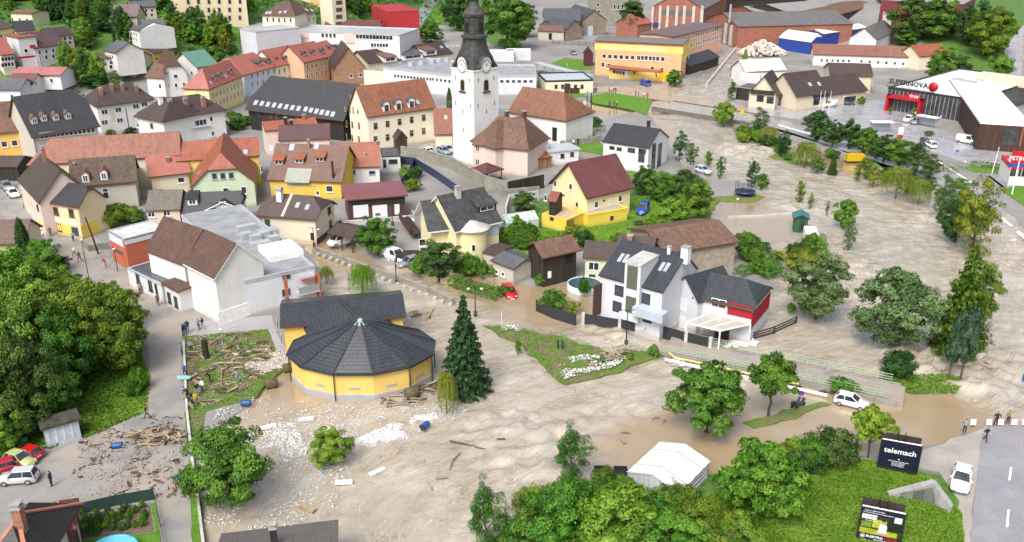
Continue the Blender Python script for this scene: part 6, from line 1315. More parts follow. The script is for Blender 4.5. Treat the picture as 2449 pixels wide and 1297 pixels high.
for poly,n,m in GARD:
 pw=np.array(poly,float);k=0;tries=0;P_=[tuple(q)for q in poly]
 while k<n and tries<400:
  tries+=1;x=rs.uniform(pw[:,0].min(),pw[:,0].max());y=rs.uniform(pw[:,1].min(),pw[:,1].max())
  if not inside(P_,np.array([x]),np.array([y]))[0]:continue
  p=GT(x,y)
  if any(a-1<p.x<c+1 and b-1<p.y<d+1 for a,b,c,d in OCC):continue
  hgt=rs.uniform(1.5,3.2);pxm=FPX/(p-EYE).dot(FWD);tree('bush',rs.choice({'dark':['dark','mid'],'mid':['mid','bright','olive','dark'],'bright':['bright','mid']}[m]),x,y,y-hgt*pxm*.9,rs.uniform(2.2,4.5)*pxm,'leafy garden shrub among the flooded houses and banks','garden shrubs');k+=1
for i,(x,y)in enumerate([(275,96),(287,98),(303,100),(318,104),(334,104),(346,106)]):tree('thuja','dark',x,y+8,y-22,11,'clipped dark thuja in the row before the blue-grey mansard house','thujas before the mansard house')
def hedge(name,pts,w,h,mat,label,z=None,n=60):
 rs_=np.random.RandomState(len(pts)*13+int(pts[0][0]));W_=[GT(*p)if z is None else G(p[0],p[1],z)for p in pts];P,Nn=[],[]
 for a,b in zip(W_,W_[1:]):
  L=(b-a).length;k=int(L*n);t=rs_.rand(k);d=(b-a).normalized();s=np.array([-d.y,d.x,0]);base=np.array(a)[None]+t[:,None]*np.array(b-a)[None]
  f=rs_.rand(k);u=rs_.uniform(-1,1,k);v=rs_.rand(k);top=f<.4;side=np.where(rs_.rand(k)<.5,1,-1)
  off=np.where(top,u,side)*w/2;zz=np.where(top,h,v*h)+rs_.normal(0,.06,k)+.12*np.sin(t*L*.9)
  P.append(base+off[:,None]*s[None]+np.stack([0*zz,0*zz,zz],1)+rs_.normal(0,.07,(k,3)));Nn.append(np.where(top[:,None],np.array([[0,0,1.0]]),side[:,None]*s[None]+np.array([[0,0,.3]])))
 P=np.concatenate(P);Nn=np.concatenate(Nn);o0=np.array(W_[0]);me=leaves_mesh(name,P-o0,Nn,.3,rs_.rand(len(P))*.7+.15,rs_,.6,0,LM[mat]);o=bpy.data.objects.new(name,me);o.location=W_[0];link(o);tag(o,label,'hedge');return o
hedge('hedge',[(1078,683),(1195,718)],1.6,1.5,'mid','clipped green hedge along the flooded street',z=0,n=170)
hedge('hedge',[(1990,322),(2080,345),(2180,388),(2245,405),(2285,418)],1.6,1.1,'olive','long low hedge between car park and street',n=70)
hedge('hedge',[(1760,664),(1830,640),(1862,618)],1.4,1.3,'bright','bright hedge along the dry path behind the duplex',n=130)
hedge('hedge',[(2320,398),(2400,405),(2425,410)],1.2,1.0,'olive','low hedge at the grass by the petrol station',n=70)
hedge('hedge',[(1350,325),(1400,318),(1445,314)],1.5,1.6,'mid','shrub border above the church green',n=70)
hedge('hedge',[(1205,590),(1290,580),(1400,560)],1.5,1.2,'mid','loose shrub border below the yellow house lawn',n=60)
def tufts(name,poly,n,size,mat,dz=0.0,label=None):
 rs_=np.random.RandomState(n%97);W_=[G(x,y,TOWN)for x,y in poly];P2=[(p.x,p.y)for p in W_];a=np.array(P2);X=rs_.uniform(a[:,0].min(),a[:,0].max(),n*2);Y=rs_.uniform(a[:,1].min(),a[:,1].max(),n*2)
 k=inside(P2,X,Y);X,Y=X[k][:n],Y[k][:n];t=np.clip(.55+.45*(vnoise(X*.35,Y*.35,5)-.5)+.3*(vnoise(X*1.1,Y*1.1,6)-.5)+rs_.normal(0,.1,len(X)),0,1)
 d=np.minimum(1,segdist(P2,X,Y)/4.0);Z=TOWN+.05+d*dz+rs_.uniform(0,.22,len(X))*size
 nn=rs_.normal(size=(len(X),3))*np.array([1,1,.35])+np.array([0,-.3,1.5]);me=leaves_mesh(name,np.stack([X,Y,Z],1),nn,size,t,rs_,.35,-1.5,LM[mat]);o=link(bpy.data.objects.new(name,me));tag(o,label,None,None,'stuff');return o
tufts('meadow_grass',[(1890,1118),(2060,1098),(2130,1108),(2230,1145),(2300,1230),(2312,1420),(1250,1420),(1600,1230),(1790,1140)],95000,.2,'meadow',.85)
tufts('slope_grass',[(200,1050),(350,985),(360,900),(340,860),(250,880),(190,960)],9000,.4,'meadow');tufts('lawn_grass',[(440,806),(640,788),(662,842),(690,850),(690,876),(640,912),(615,950),(490,985),(470,1100),(445,1060)],9000,.22,'mid')
tufts('bank_grass',[(1150,775),(1240,778),(1335,797),(1445,834),(1490,824),(1570,836),(1600,853),(1540,875),(1480,890),(1400,912),(1350,926),(1295,888),(1250,848),(1215,820)],3200,.22,'mid',.3);tufts('bank_grass',[(2100,905),(2160,888),(2255,888),(2312,910),(2285,942),(2180,942)],2500,.3,'meadow',.2);tufts('garden_grass',[(1190,560),(1270,560),(1400,520),(1540,470),(1690,450),(1700,520),(1560,545),(1500,590),(1400,600),(1250,610)],9000,.3,'meadow',.05)
tufts('undergrowth',[(-20,640),(140,640),(330,760),(350,900),(200,1040),(40,1110),(-40,1110)],16000,.6,'mid')
# ================================================================ vehicles
tyre=flat('tyre_rubber',(.02,.02,.02),.8);rimm=flat('alloy',(.4,.41,.42),.3,metal=.6);lampg=flat('headlamp_glass',(.65,.67,.68),.1);tailr=flat('tail_lamp',(.35,.01,.01),.2);plate=flat('number_plate',(.7,.7,.68),.4);CGL=glassmat('car_glass',(.018,.022,.028),.12);CGL.node_tree.nodes['Principled BSDF'].inputs['Specular IOR Level'].default_value=.3
def paint(name,c):
 if name in MAT:return MAT[name]
 m,n,l,b=nt(name);b.inputs['Base Color'].default_value=c4(c);b.inputs['Roughness'].default_value=.28;b.inputs['Coat Weight'].default_value=.6;b.inputs['Coat Roughness'].default_value=.06
 t=tex(n,l,1.2,detail=6);l.new(ramp(n,l,t,[(.45,c),(.8,mul(c,.8))]),b.inputs['Base Color']);MAT[name]=m;return m
KINDS={'hatch':dict(st=[(-2.0,.62,.72),(-1.95,.9,.8),(-1.2,.95,.86),(.6,.95,.86),(1.05,.93,.86),(1.7,.8,.83),(1.98,.62,.74),(2.03,.45,.7)],g=((-1.85,.95),(-1.45,.15),.9,1.48),wb=1.25,r=.31),'suv':dict(st=[(-2.2,.7,.76),(-2.15,1.0,.84),(-1.2,1.05,.9),(.8,1.05,.9),(1.2,1.03,.9),(1.9,.95,.87),(2.15,.75,.8),(2.2,.5,.76)],g=((-2.1,1.05),(-1.85,.35),1.0,1.72),wb=1.32,r=.36),'van':dict(st=[(-2.3,.9,.8),(-2.28,1.1,.88),(-1.2,1.15,.93),(.9,1.15,.93),(1.5,1.1,.92),(2.05,.92,.88),(2.3,.7,.82),(2.35,.45,.78)],g=((-2.27,1.6),(-2.2,.85),1.1,1.92),wb=1.5,r=.34)}
CK={}
def car_meshes(kind):
 if kind in CK:return CK[kind]
 k=KINDS[kind];st=k['st'];body=MB();z0=.24;rows=[]
 for x,zt,w in st:rows.append([(x,-w*.92,z0),(x,-w,.42),(x,-w,zt-.16),(x,-w*.9,zt),(x,0,zt+.03),(x,w*.9,zt),(x,w,zt-.16),(x,w,.42),(x,w*.92,z0)])
 vs=[p for r in rows for p in r];m=9
 body.mesh(vs,[(i*m+j,i*m+j+1,(i+1)*m+j+1,(i+1)*m+j)for i in range(len(rows)-1)for j in range(m-1)]+[((i+1)*m,i*m,i*m+m-1,(i+1)*m+m-1)for i in range(len(rows)-1)]+[tuple(range(m)),tuple(range(len(vs)-1,len(vs)-m-1,-1))],0,True)
 (bx0,bx1),(tx0,tx1),zb,zr=k['g'];bw=max(s[2]for s in st)*.93;tw=bw*(.8 if kind!='van' else .88)
 Bq=[(bx0,-bw,zb),(bx1,-bw,zb),(bx1,bw,zb),(bx0,bw,zb)];Tq=[(tx0,-tw,zr),(tx1,-tw,zr),(tx1,tw,zr),(tx0,tw,zr)]
 body.mesh(Tq+[(x*.96+.04*(tx0+tx1)/2,y*.9,z+.05)for x,y,z in Tq],[(4,5,6,7),(0,1,5,4),(1,2,6,5),(2,3,7,6),(3,0,4,7)],0,False)
 for a,b_ in zip(Bq,Tq):body.bar(a,b_,.09,.09)
 for f in(.42,)if kind!='van' else(.3,.62):
  for s_ in(-1,1):body.bar((bx0+(bx1-bx0)*f,s_*bw,zb),(tx0+(tx1-tx0)*f,s_*tw,zr),.09,.06)
 if kind=='van':
  for s_ in(-1,1):body.mesh([(bx0,s_*(bw+.01),zb),(bx0+2.3,s_*(bw+.01),zb),(tx0+2.2,s_*(tw+.01),zr),(tx0,s_*(tw+.01),zr)],[(0,1,2,3)])
 for s_ in(-1,1):body.box((bx1-.35,s_*(bw+.02),zb+.02),(bx1-.2,s_*(bw+.2),zb+.17))
 glass=MB();q=lambda p,c:tuple(p[i]+(c[i]-p[i])*.02 for i in range(3));cc=((bx0+bx1)/2,0,(zb+zr)/2)
 g8=[q(p,cc)for p in Bq+Tq];glass.mesh(g8,[(0,1,5,4),(1,2,6,5),(2,3,7,6),(3,0,4,7)])
 wh=MB();r=k['r'];wh.tube([(0,-.1,0),(0,.1,0)],r,18,0);rm=MB()
 for y in(-.105,.105):rm.poly([(r*.62*math.cos(2*math.pi*i/14),y,r*.62*math.sin(2*math.pi*i/14))for i in range(14)])
 hl,tl,pl=MB(),MB(),MB();fx,rx=st[-1][0],st[0][0];hw=st[-2][2]
 hl.box((-.12,-.17,-.07),(.03,.17,.07));tl.box((-.03,-.09,-.16),(.06,.09,.16));pl.box((-.02,-.26,-.06),(.02,.26,.06))
 bm_=body.data('body',[WHITE])
 CK[kind]=(bm_,glass.data('window',[CGL]),wh.data('wheel',[tyre]),rm.data('rim',[rimm]),hl.data('headlight',[lampg]),tl.data('tail_light',[tailr]),pl.data('number_plate',[plate]),k,fx,rx,hw)
 return CK[kind]
def car(kind,pr,pf,col,label,name='parked_car',cat='car',group=None,z=None,scale=1.0,tilt=0):
 a,b_=(GT(*pr),GT(*pf))if z is None else(G(*pr,z),G(*pf,z));d=b_-a;c=(a+b_)/2
 M=car_meshes(kind);k=M[7];root=empty(name,(c.x,c.y,(TOWN+.035)if z is None else z),math.atan2(d.y,d.x),label,cat,group);root.scale=(scale,)*3
 if tilt:root.rotation_euler[1]=tilt
 def add(nm,me,loc=(0,0,0),par=None,mat=None):
  o=bpy.data.objects.new(nm,me);o.location=loc;link(o,par or root)
  if mat:o.material_slots[0].link='OBJECT';o.material_slots[0].material=mat
  return o
 add('body',M[0],mat=col);add('window',M[1])
 for sx in(-1,1):
  for sy in(-1,1):
   w=add('wheel',M[2],(sx*k['wb'],sy*(k['st'][3][2]-.08),k['r']));add('rim',M[3],par=w)
 for sy in(-1,1):add('headlight',M[4],(M[8]-.12,sy*(M[10]-.2),.66));add('tail_light',M[5],(M[9]+.02,sy*(k['st'][1][2]-.13),.82))
 add('number_plate',M[6],(M[8]+.02,0,.42));add('number_plate',M[6],(M[9]-.02,0,.6));return root
P_={n_:paint('paint_'+n_,c)for n_,c in dict(red=(.45,.012,.015),lime=(.42,.47,.2),silver=(.5,.53,.56),white=(.8,.8,.8),blue=(.02,.07,.36),grey=(.22,.24,.26),dark=(.04,.05,.07),limegreen=(.42,.5,.03),steel=(.25,.31,.4),deepred=(.4,.02,.05)).items()}
car('hatch',(100,1103),(36,1083),P_['red'],'bright red hatchback parked farthest up by the metal shed',scale=.84);car('hatch',(22,1100),(80,1118),P_['lime'],'pale green hatchback between the red cars',scale=.84);car('hatch',(32,1122),(-26,1138),P_['deepred'],'dark red car cut off by the frame edge beside the pale green one',scale=.84);car('suv',(86,1150),(6,1156),P_['silver'],'silver off-road car parked nearest the salmon-ridged house',scale=.82)
car('hatch',(2003,962),(2066,978),P_['white'],'white hatchback standing in shallow water by the footbridge',z=.02,scale=.92);car('hatch',(2300,1136),(2292,1182),P_['white'],'white hatchback parked on the gravel beside the road');car('suv',(1544,500),(1531,518),P_['blue'],'blue car parked on the lawn beside the tall yellow house');car('hatch',(1662,408),(1700,420),P_['silver'],'silver car stranded at the river bank',z=.1)
car('hatch',(1368,255),(1337,250),P_['white'],'white car on the wet street below the cafe');car('van',(838,580),(796,590),P_['white'],'white van parked under the brown carport','parked_van','van');car('van',(922,614),(962,628),P_['white'],'white delivery van standing in the flooded street','parked_van','van',z=-.05);car('hatch',(993,632),(964,640),P_['grey'],'grey car half hidden by the dense round tree',z=-.1);car('hatch',(1213,700),(1223,716),P_['red'],'small red car half sunk in the flooded street',z=-.35)
car('hatch',(1036,366),(1000,374),P_['white'],'white car parked at the church retaining wall');car('hatch',(1046,362),(1078,374),P_['steel'],'blue-grey car beside the white one at the church wall');car('hatch',(1056,358),(1088,370),P_['silver'],'second grey car in the church car park');car('hatch',(1119,382),(1090,376),P_['limegreen'],'lime green car at the foot of the church tower');car('hatch',(24,462),(42,478),P_['white'],'white car parked on the lane behind the old pink house');car('hatch',(12,448),(24,458),P_['grey'],'grey car behind the white one on the lane')
car('hatch',(2203,266),(2177,282),P_['white'],'white car with raised nose at the bus shelters');car('hatch',(2184,284),(2158,298),P_['white'],'white car parked next to the bus shelter');car('hatch',(2203,290),(2178,302),P_['grey'],'grey car parked beside the bus shelter');car('hatch',(2236,358),(2212,346),P_['white'],'white car alone on the wet street near the hedge');car('hatch',(2206,342),(2220,352),P_['dark'],'dark car next to the white one near the hedge');car('van',(1998,254),(1964,258),P_['white'],'white van in front of the steep dark gables','parked_van','van');car('hatch',(2016,251),(2036,252),P_['dark'],'dark car in front of the trade house');car('van',(2294,340),(2328,346),P_['white'],'white van parked at the shopping centre corner','parked_van','van');car('van',(1550,208),(1535,202),P_['blue'],'blue and white van in front of the orange office','parked_van','van');car('hatch',(1365,128),(1378,134),P_['grey'],'dark grey car in the flood behind the town lawn')
car('hatch',(865,32),(858,36),P_['white'],'white car parked beside the red office');car('hatch',(950,84),(960,90),P_['white'],'white car at the school corner')
# ================================================================ people
SK={'shirt':{},}
skin=flat('skin',(.5,.3,.2),.6);hairm=flat('dark_hair',(.03,.02,.015),.6);shoe=flat('shoe_leather',(.03,.028,.026),.6)
POSES={'stand':dict(le=(.27,.02,1.16),lh=(.27,.1,.92),re=(-.27,.02,1.16),rh=(-.27,.1,.92),lk=(.1,.03,.5),lf=(.11,0,.07),rk=(-.1,.03,.5),rf=(-.11,0,.07),lean=0),'walk':dict(le=(.25,-.12,1.16),lh=(.24,.02,.95),re=(-.25,.1,1.16),rh=(-.22,.28,.98),lk=(.1,.22,.52),lf=(.11,.28,.07),rk=(-.1,-.05,.5),rf=(-.11,-.32,.1),lean=.04),'hips':dict(le=(.38,-.08,1.18),lh=(.2,.08,1.02),re=(-.38,-.08,1.18),rh=(-.2,.08,1.02),lk=(.12,.03,.5),lf=(.16,0,.07),rk=(-.12,.03,.5),rf=(-.16,0,.07),lean=0),'point':dict(le=(.46,.1,1.42),lh=(.72,.15,1.5),re=(-.27,.02,1.16),rh=(-.27,.1,.92),lk=(.1,.03,.5),lf=(.12,0,.07),rk=(-.1,.03,.5),rf=(-.12,0,.07),lean=0),'carry':dict(le=(.25,.12,1.16),lh=(.18,.38,1.12),re=(-.25,.12,1.16),rh=(-.18,.38,1.12),lk=(.1,.12,.5),lf=(.11,.12,.07),rk=(-.1,.02,.5),rf=(-.11,-.15,.07),lean=.05),'bend':dict(le=(.25,.38,.95),lh=(.2,.48,.68),re=(-.25,.38,.95),rh=(-.2,.48,.68),lk=(.12,.1,.5),lf=(.14,.05,.07),rk=(-.12,.1,.5),rf=(-.14,-.1,.07),lean=.36)}
def person_proto(pose):
 q=POSES[pose];L=q['lean'];dz=-L*.35
 V_=[(0,0,.95),(0,L*.35,1.15+dz*.3),(0,L*.8,1.36+dz),(0,L*1.0,1.47+dz),(0,L*1.15,1.57+dz),(0,L*1.25+.01,1.72+dz)];E_=[(0,1),(1,2),(2,3),(3,4),(4,5)];Rr=[(.15,.12),(.145,.11),(.17,.12),(.06,.06),(.085,.095),(.075,.085)]
 for s_,e,h,kn,ft in((1,q['le'],q['lh'],q['lk'],q['lf']),(-1,q['re'],q['rh'],q['rk'],q['rf'])):
  i=len(V_);V_+=[(s_*.19,L*.8,1.39+dz),e,h,(h[0],h[1]+.05,h[2]-.09)];E_+=[(2,i),(i,i+1),(i+1,i+2),(i+2,i+3)];Rr+=[(.065,.065),(.048,.048),(.036,.036),(.035,.025)]
  i=len(V_);V_+=[(s_*.1,0,.86),kn,ft,(ft[0],ft[1]+.16,ft[2]-.03)];E_+=[(0,i),(i,i+1),(i+1,i+2),(i+2,i+3)];Rr+=[(.1,.1),(.065,.065),(.045,.05),(.045,.035)]
 me=bpy.data.meshes.new('person');me.from_pydata(V_,E_,[]);o=bpy.data.objects.new('person',me);COL.objects.link(o)
 md=o.modifiers.new('skin','SKIN');o.modifiers.new('sub','SUBSURF').levels=1;o.modifiers['sub'].render_levels=1
 for i,r in enumerate(Rr):me.skin_vertices[0].data[i].radius=r
 for i in range(len(V_)):me.skin_vertices[0].data[i].use_root=(i==0)
 dg=bpy.context.evaluated_depsgraph_get();out=bpy.data.meshes.new_from_object(o.evaluated_get(dg));bpy.data.objects.remove(o)
 hands=[Vector(q['lh']),Vector(q['rh'])];ms=[]
 for f in out.polygons:
  c=f.center;y_=c.y-L*1.2;top=1.72+dz
  if min((c-h).length for h in hands)<.13:m_=2
  elif c.z>1.5+dz and abs(c.x)<.14:m_=3 if(c.z>top-.08 or y_<-.01)and c.z>1.58+dz else 2
  elif c.z<.12:m_=4
  elif c.z<.94 and abs(c.x)<.23:m_=1
  else:m_=0
  ms.append(m_)
 for m_ in(WHITE,WHITE,skin,hairm,shoe):out.materials.append(m_)
 out.polygons.foreach_set('material_index',ms);out.polygons.foreach_set('use_smooth',[True]*len(ms));return out
PP={k:person_proto(k)for k in POSES}
CL={n_:flat('cloth_'+n_,c,.85)for n_,c in dict(white=(.75,.75,.73),black=(.018,.018,.02),navy=(.025,.035,.08),blue=(.03,.1,.4),red=(.5,.02,.025),yellow=(.6,.42,.04),sky=(.3,.45,.65),grey=(.25,.26,.28),jeans=(.06,.09,.16),khaki=(.22,.2,.1),brown=(.12,.08,.05),teal=(.05,.2,.2)).items()}
def person(px,py,pose,face,top,leg,label,group=None,h=1.0,z=None):
 p=GT(px,py)if z is None else G(px,py,z);o=bpy.data.objects.new('person',PP[pose]);link(o);o.location=(p.x,p.y,p.z+.04);o.rotation_euler[2]=R(face);o.scale=(1.05,1.05,1.04*h)
 for i,m_ in((0,top),(1,leg)):o.material_slots[i].link='OBJECT';o.material_slots[i].material=CL[m_]
 return tag(o,label,'person',group)
PEOPLE=[(105,574,'stand',200,'white','grey','person in white top standing at the yellow corner house door'),(122,566,'stand',180,'brown','navy','person in brown top near the corner house door'),(176,578,'walk',220,'sky','black','person in light blue top at the corner of the yellow house'),(180,614,'walk',150,'white','black','person in white shirt walking down the lane'),(192,626,'walk',160,'navy','navy','person in dark clothes walking down the lane beside the white shirt'),(254,640,'bend',90,'red','grey','person in red shirt bending at the flat red block'),(341,700,'stand',90,'black','black','person in black leaning at the white hall wall'),(336,704,'stand',160,'grey','navy','person in grey beside the one in black at the hall wall'),(330,720,'walk',200,'yellow','black','person in yellow and black walking past the hall'),(379,731,'stand',180,'brown','black','person in brown at the hall side door'),(439,804,'stand',100,'navy','navy','person in navy at the lane corner, left of a group of three'),(444,801,'stand',200,'blue','black','person in blue jacket in the middle of the group of three'),(450,795,'stand',180,'black','black','person in black at the right of the group of three'),(476,790,'stand',240,'sky','jeans','person in light blue shirt and jeans by the hall ramp'),(486,788,'walk',90,'navy','khaki','person in navy top walking past the hall ramp'),(436,852,'point',270,'grey','jeans','person pointing across the littered lawn'),(458,844,'carry',200,'grey','black','person in grey and black at the top of the littered lawn'),(444,903,'carry',200,'blue','navy','person in blue carrying a pale board at the lawn edge'),(504,916,'bend',120,'black','black','person in black bending over driftwood on the lawn'),(486,940,'stand',150,'white','jeans','person in white shirt standing among driftwood'),(473,948,'stand',210,'black','grey','person in black beside the white shirt among driftwood'),(450,958,'bend',60,'navy','black','person bending at the lawn edge with the lane'),(460,968,'stand',140,'black','black','person in black at the lower end of the lawn'),(471,971,'stand',230,'yellow','khaki','person in yellow vest at the lower end of the lawn'),(570,916,'stand',30,'grey','grey','person in grey alone on the gravel by the round hall'),(352,1003,'walk',300,'black','black','person in dark clothes walking on the muddy lane'),(125,1164,'stand',90,'navy','navy','person in blue working clothes beside the silver car'),(427,1171,'walk',180,'blue','red','person in blue top and red trousers by the big round tree'),(2305,1037,'stand',320,'grey','black','person in grey jacket at the edge of the flooded road'),(2355,1056,'walk',200,'black','black','person all in black walking on the road verge'),(2380,1019,'hips',0,'black','black','person in black with hands on hips at the crossing'),(2409,1015,'point',0,'khaki','black','person in olive jacket pointing over the flooded road')]
for q in PEOPLE:person(*q)
for i,(x,y)in enumerate([(1425,222),(1420,224),(1457,221),(1462,222),(1467,223),(1472,224),(1520,230),(1527,231),(1540,235),(1548,237),(1458,257),(1469,256),(1475,255)]):person(x,y,['stand','hips','walk'][i%3],40*i,['black','navy','grey','white','red'][i%5],['black','jeans'][i%2],'onlooker standing on the wet street near the road bridge','onlookers near the road bridge')
for i,(x,y,c)in enumerate([(1372,326,'blue'),(1380,325,'white'),(1397,322,'navy'),(1382,348,'black'),(1401,344,'sky'),(1409,340,'black'),(1371,351,'white')]):person(x,y,['stand','hips','walk'][i%3],50*i+20,c,'black','onlooker standing on the green beside the church','onlookers beside the church')
# ================================================================ posts, lamps, walls and fences
def post(px,py,ty,label,kind='single',mat=None,r=.07,z=None,lean=0,arm=0,name='street_lamp',cat='street lamp'):
 p=GT(px,py)if z is None else G(px,py,z);h=ZT(p,ty)-p.z;mat=mat or GREY;root=empty(name,p,0,label,cat);mb=MB();t=Vector((lean,0,h));mb.tube([(0,0,-.6),t*.5,t],[r,r*.85,r*.6],8);mb.build('pole',[mat],root)
 if kind=='single':mb=MB();mb.lathe([(.05,-.05),(.22,.02),(.25,.12),(.18,.2),(.02,.24)],t,10);mb.build('lamp_head',[lampg],root)
 if kind=='cobra':mb=MB();mb.tube([t,t+Vector((arm*.5,0,.25)),t+Vector((arm,0,.2))],.05,6);mb.build('arm',[mat],root);mb=MB();mb.box((arm-.45,-.16,.12),(arm+.25,.16,.27));
 if kind=='cobra':o=mb.build('lamp_head',[lampg],root);o.location=(lean,0,h)
 if kind=='double':
  for s_ in(-1,1):
   mb=MB();mb.tube([t+Vector((0,0,-.3))]+[t+Vector((s_*(.45-.45*math.cos(a)),0,.25*math.sin(a)-.2))for a in(.5,1.1,1.8,2.5,3.1)],.035,6);mb.build('arm',[mat],root);mb=MB();mb.lathe([(.04,.12),(.2,.02),(.22,-.08),(.1,-.2),(.01,-.22)],t+Vector((s_*.9,0,-.25)),10);mb.build('lamp_shade',[lampg],root)
 if kind=='double':mb=MB();mb.lathe([(.24,-.6),(.24,.8),(.1,.85)],(0,0,0),10);mb.build('base',[DARK],root)
 return root
post(1137,757,686,'double-arm street lamp beside the tall spruce','double',DARK,.09,z=0);post(1497,828,742,'double-arm street lamp on the bank before the black fence','double',DARK,.09,z=0);post(948,682,618,'double-arm street lamp at the flooded street by the white van','double',DARK,.08,z=0);post(752,592,545,'double-arm street lamp at the farmhouse','double',DARK,.08,z=0);post(939,540,494,'double-arm street lamp by the garage','double',DARK,.07)
post(536,846,790,'thin grey lamp post on the littered lawn','single');post(213,668,575,'thin dark lamp post on the lane by the hall','single',DARK);post(282,650,597,'thin lamp post at the flat red block','single',DARK);post(2297,447,388,'street lamp at the bend of the east street','single');post(2345,760,577,'tall street lamp in the flooded right road','cobra',GREY,.1,z=0,arm=1.0,lean=1.2);post(1888,248,178,'tall lamp post in front of the trade house','single');post(1735,245,196,'curved lamp post at the kiosk','cobra',GREY,.08,arm=1.5);post(1355,215,155,'street lamp on the town lawn','single',GREY);post(2222,340,333,'small lamp on the car park','single');post(2285,395,345,'slim lamp at the van in the car park','single',GREY)
post(1758,540,478,'lone lamp post standing in the flooded allotment','single',GREY,z=0);post(2240,335,280,'lamp post on the car park near the hedge','single',GREY);post(2010,300,232,'lamp post beside the dark car','single',GREY);post(880+320,785,745,'white marker post at the stranded tree stump','none',WHITE,.05,z=0,name='marker_post',cat='post')
post(237,608,520,'dark leaning wooden utility pole at the flat red block','none',wd_dark,.16,lean=-1.1,name='utility_pole',cat='utility pole');post(2372,415,352,'white pole on the lawn edge by the hedge','none',WHITE,.1,lean=.4,name='flag_pole',cat='pole')
for i,x in enumerate((1961,1970,1984)):post(x-3,268+i*3,218,['white flagpole nearest the white van front','white flagpole in the middle of three','white flagpole at the right of three'][i],'none',WHITE,.08,name='flag_pole',cat='flagpole')
for i,x in enumerate((1403,1408,1413)):post(x,274,218+i*2,['green banner pole, left of three','blue banner pole, middle of three','dark banner pole, right of three'][i],'none',[MAT['factory_glazing'],P_['steel'],DARK][i],.22,name='banner_pole',cat='banner')
def wall(name,pts,h,w,mat,label,cat,z=None,posts=None,cap=None,pmat=None,base=-.7,gap=2.5,rails=0,step=None):
 W_=[GT(*p)if z is None else G(p[0],p[1],z)for p in pts];root=empty(name,W_[0],0,label,cat);o0=W_[0];mb=MB()
 for a,b_ in zip(W_,W_[1:]):
  a,b_=a-o0,b_-o0
  if rails:
   for k in range(rails):zz=h*(k+1)/rails-.03;mb.bar(a+Vector((0,0,zz)),b_+Vector((0,0,zz)),w,w)
  else:mb.bar(a+Vector((0,0,(h+base)/2)),b_+Vector((0,0,(h+base)/2)),w,h-base)
 mb.build('railing' if rails else 'panel',[mat],root)
 if cap:mb=MB();[mb.bar(a-o0+Vector((0,0,h+.05)),b_-o0+Vector((0,0,h+.05)),w+.14,.12)for a,b_ in zip(W_,W_[1:])];mb.build('coping',[cap],root)
 if posts:
  me=None
  for a,b_ in zip(W_,W_[1:]):
   n_=max(1,int((b_-a).length/gap))
   for k in range(n_+1):
    if k==n_ and b_ is not W_[-1]:continue
    p=a.lerp(b_,k/n_)-o0
    if me is None:mb=MB();mb.box((-posts/2,-posts/2,base),(posts/2,posts/2,h+.12));me=mb.data('post',[pmat or mat])
    q=bpy.data.objects.new('post',me);q.location=p;q.rotation_euler[2]=math.atan2((b_-a).y,(b_-a).x);link(q,root)
 return root
w_=wall('street_wall',[(756,606),(880,650),(1000,694),(1085,733)],1.0,.35,c_wall,'low concrete wall with square openings along the flooded street','wall',z=0,cap=c_wall)
mb=MB();A_,B_=G(762,607,.35),G(1078,728,.35)
for k in range(20):p=A_.lerp(B_,k/19);d_=(B_-A_).normalized();mb.bar(p-d_*.22,p+d_*.22,.46,.42)
o=mb.build('opening',[c_light],w_);o.location=-w_.location
bf=flat('black_fence_slats',(.03,.032,.036),.5)
wall('garden_fence',[(1283,741),(1325,760),(1376,776)],1.4,.1,bf,'black slatted garden fence on stone base left of the duplex','fence',z=.2,posts=.14,cap=None);wall('garden_fence',[(1395,774),(1482,789),(1548,802)],1.5,.1,bf,'black fence with concrete posts directly in front of the duplex','fence',z=.15,posts=.4,pmat=c_light,gap=4);wall('garden_gate',[(1555,800),(1640,824),(1698,838)],1.7,.1,bf,'tall black gate row with concrete posts at the carport','gate',z=0.1,posts=.42,pmat=c_light,gap=3)
wall('plank_fence',[(1796,816),(1850,800),(1903,776)],1.1,.12,wd_dark,'dark plank fence in the flood right of the red wall','fence',z=0,posts=.15,rails=3);wall('retaining_wall',[(960,378),(1010,385),(1080,405),(1160,452),(1215,468)],2.6,.4,c_wall,'long mossy concrete retaining wall below the church','wall',cap=c_wall);wall('retaining_wall',[(1215,468),(1300,450)],2.8,.3,wd_dark,'dark plank-faced retaining wall left of the tall yellow house','wall')
nv_=flat('navy_sheet_fence',(.03,.045,.09),.5);wall('navy_fence',[(958,392),(992,396),(1040,425),(1092,462)],1.7,.12,nv_,'navy sheet fence under the church retaining wall','fence');wall('navy_fence',[(992,396),(975,430),(955,455)],1.7,.12,nv_,'navy sheet fence running down from the wall corner','fence');wall('garden_wall',[(1210,520),(1218,490),(1288,480)],2.0,.3,c_light,'pale concrete wall behind the greenhouse','wall')
wall('balustrade',[(200,590),(215,602),(262,595)],1.1,.25,c_wall,'curved stone balustrade at the flat red block','balustrade',posts=.3,gap=1);wall('church_wall',[(1340,352),(1400,345),(1440,338)],1.5,.3,c_wall,'low stone wall along the church green','wall');wall('lane_kerb',[(440,820),(447,980),(460,1100),(474,1200),(490,1330)],.35,.25,c_light,'concrete kerb between lane and littered lawn','kerb');wall('field_kerb',[(1740,521),(1820,518),(1893,512)],.3,.3,c_light,'long kerb line crossing the flooded allotment','kerb',z=0)
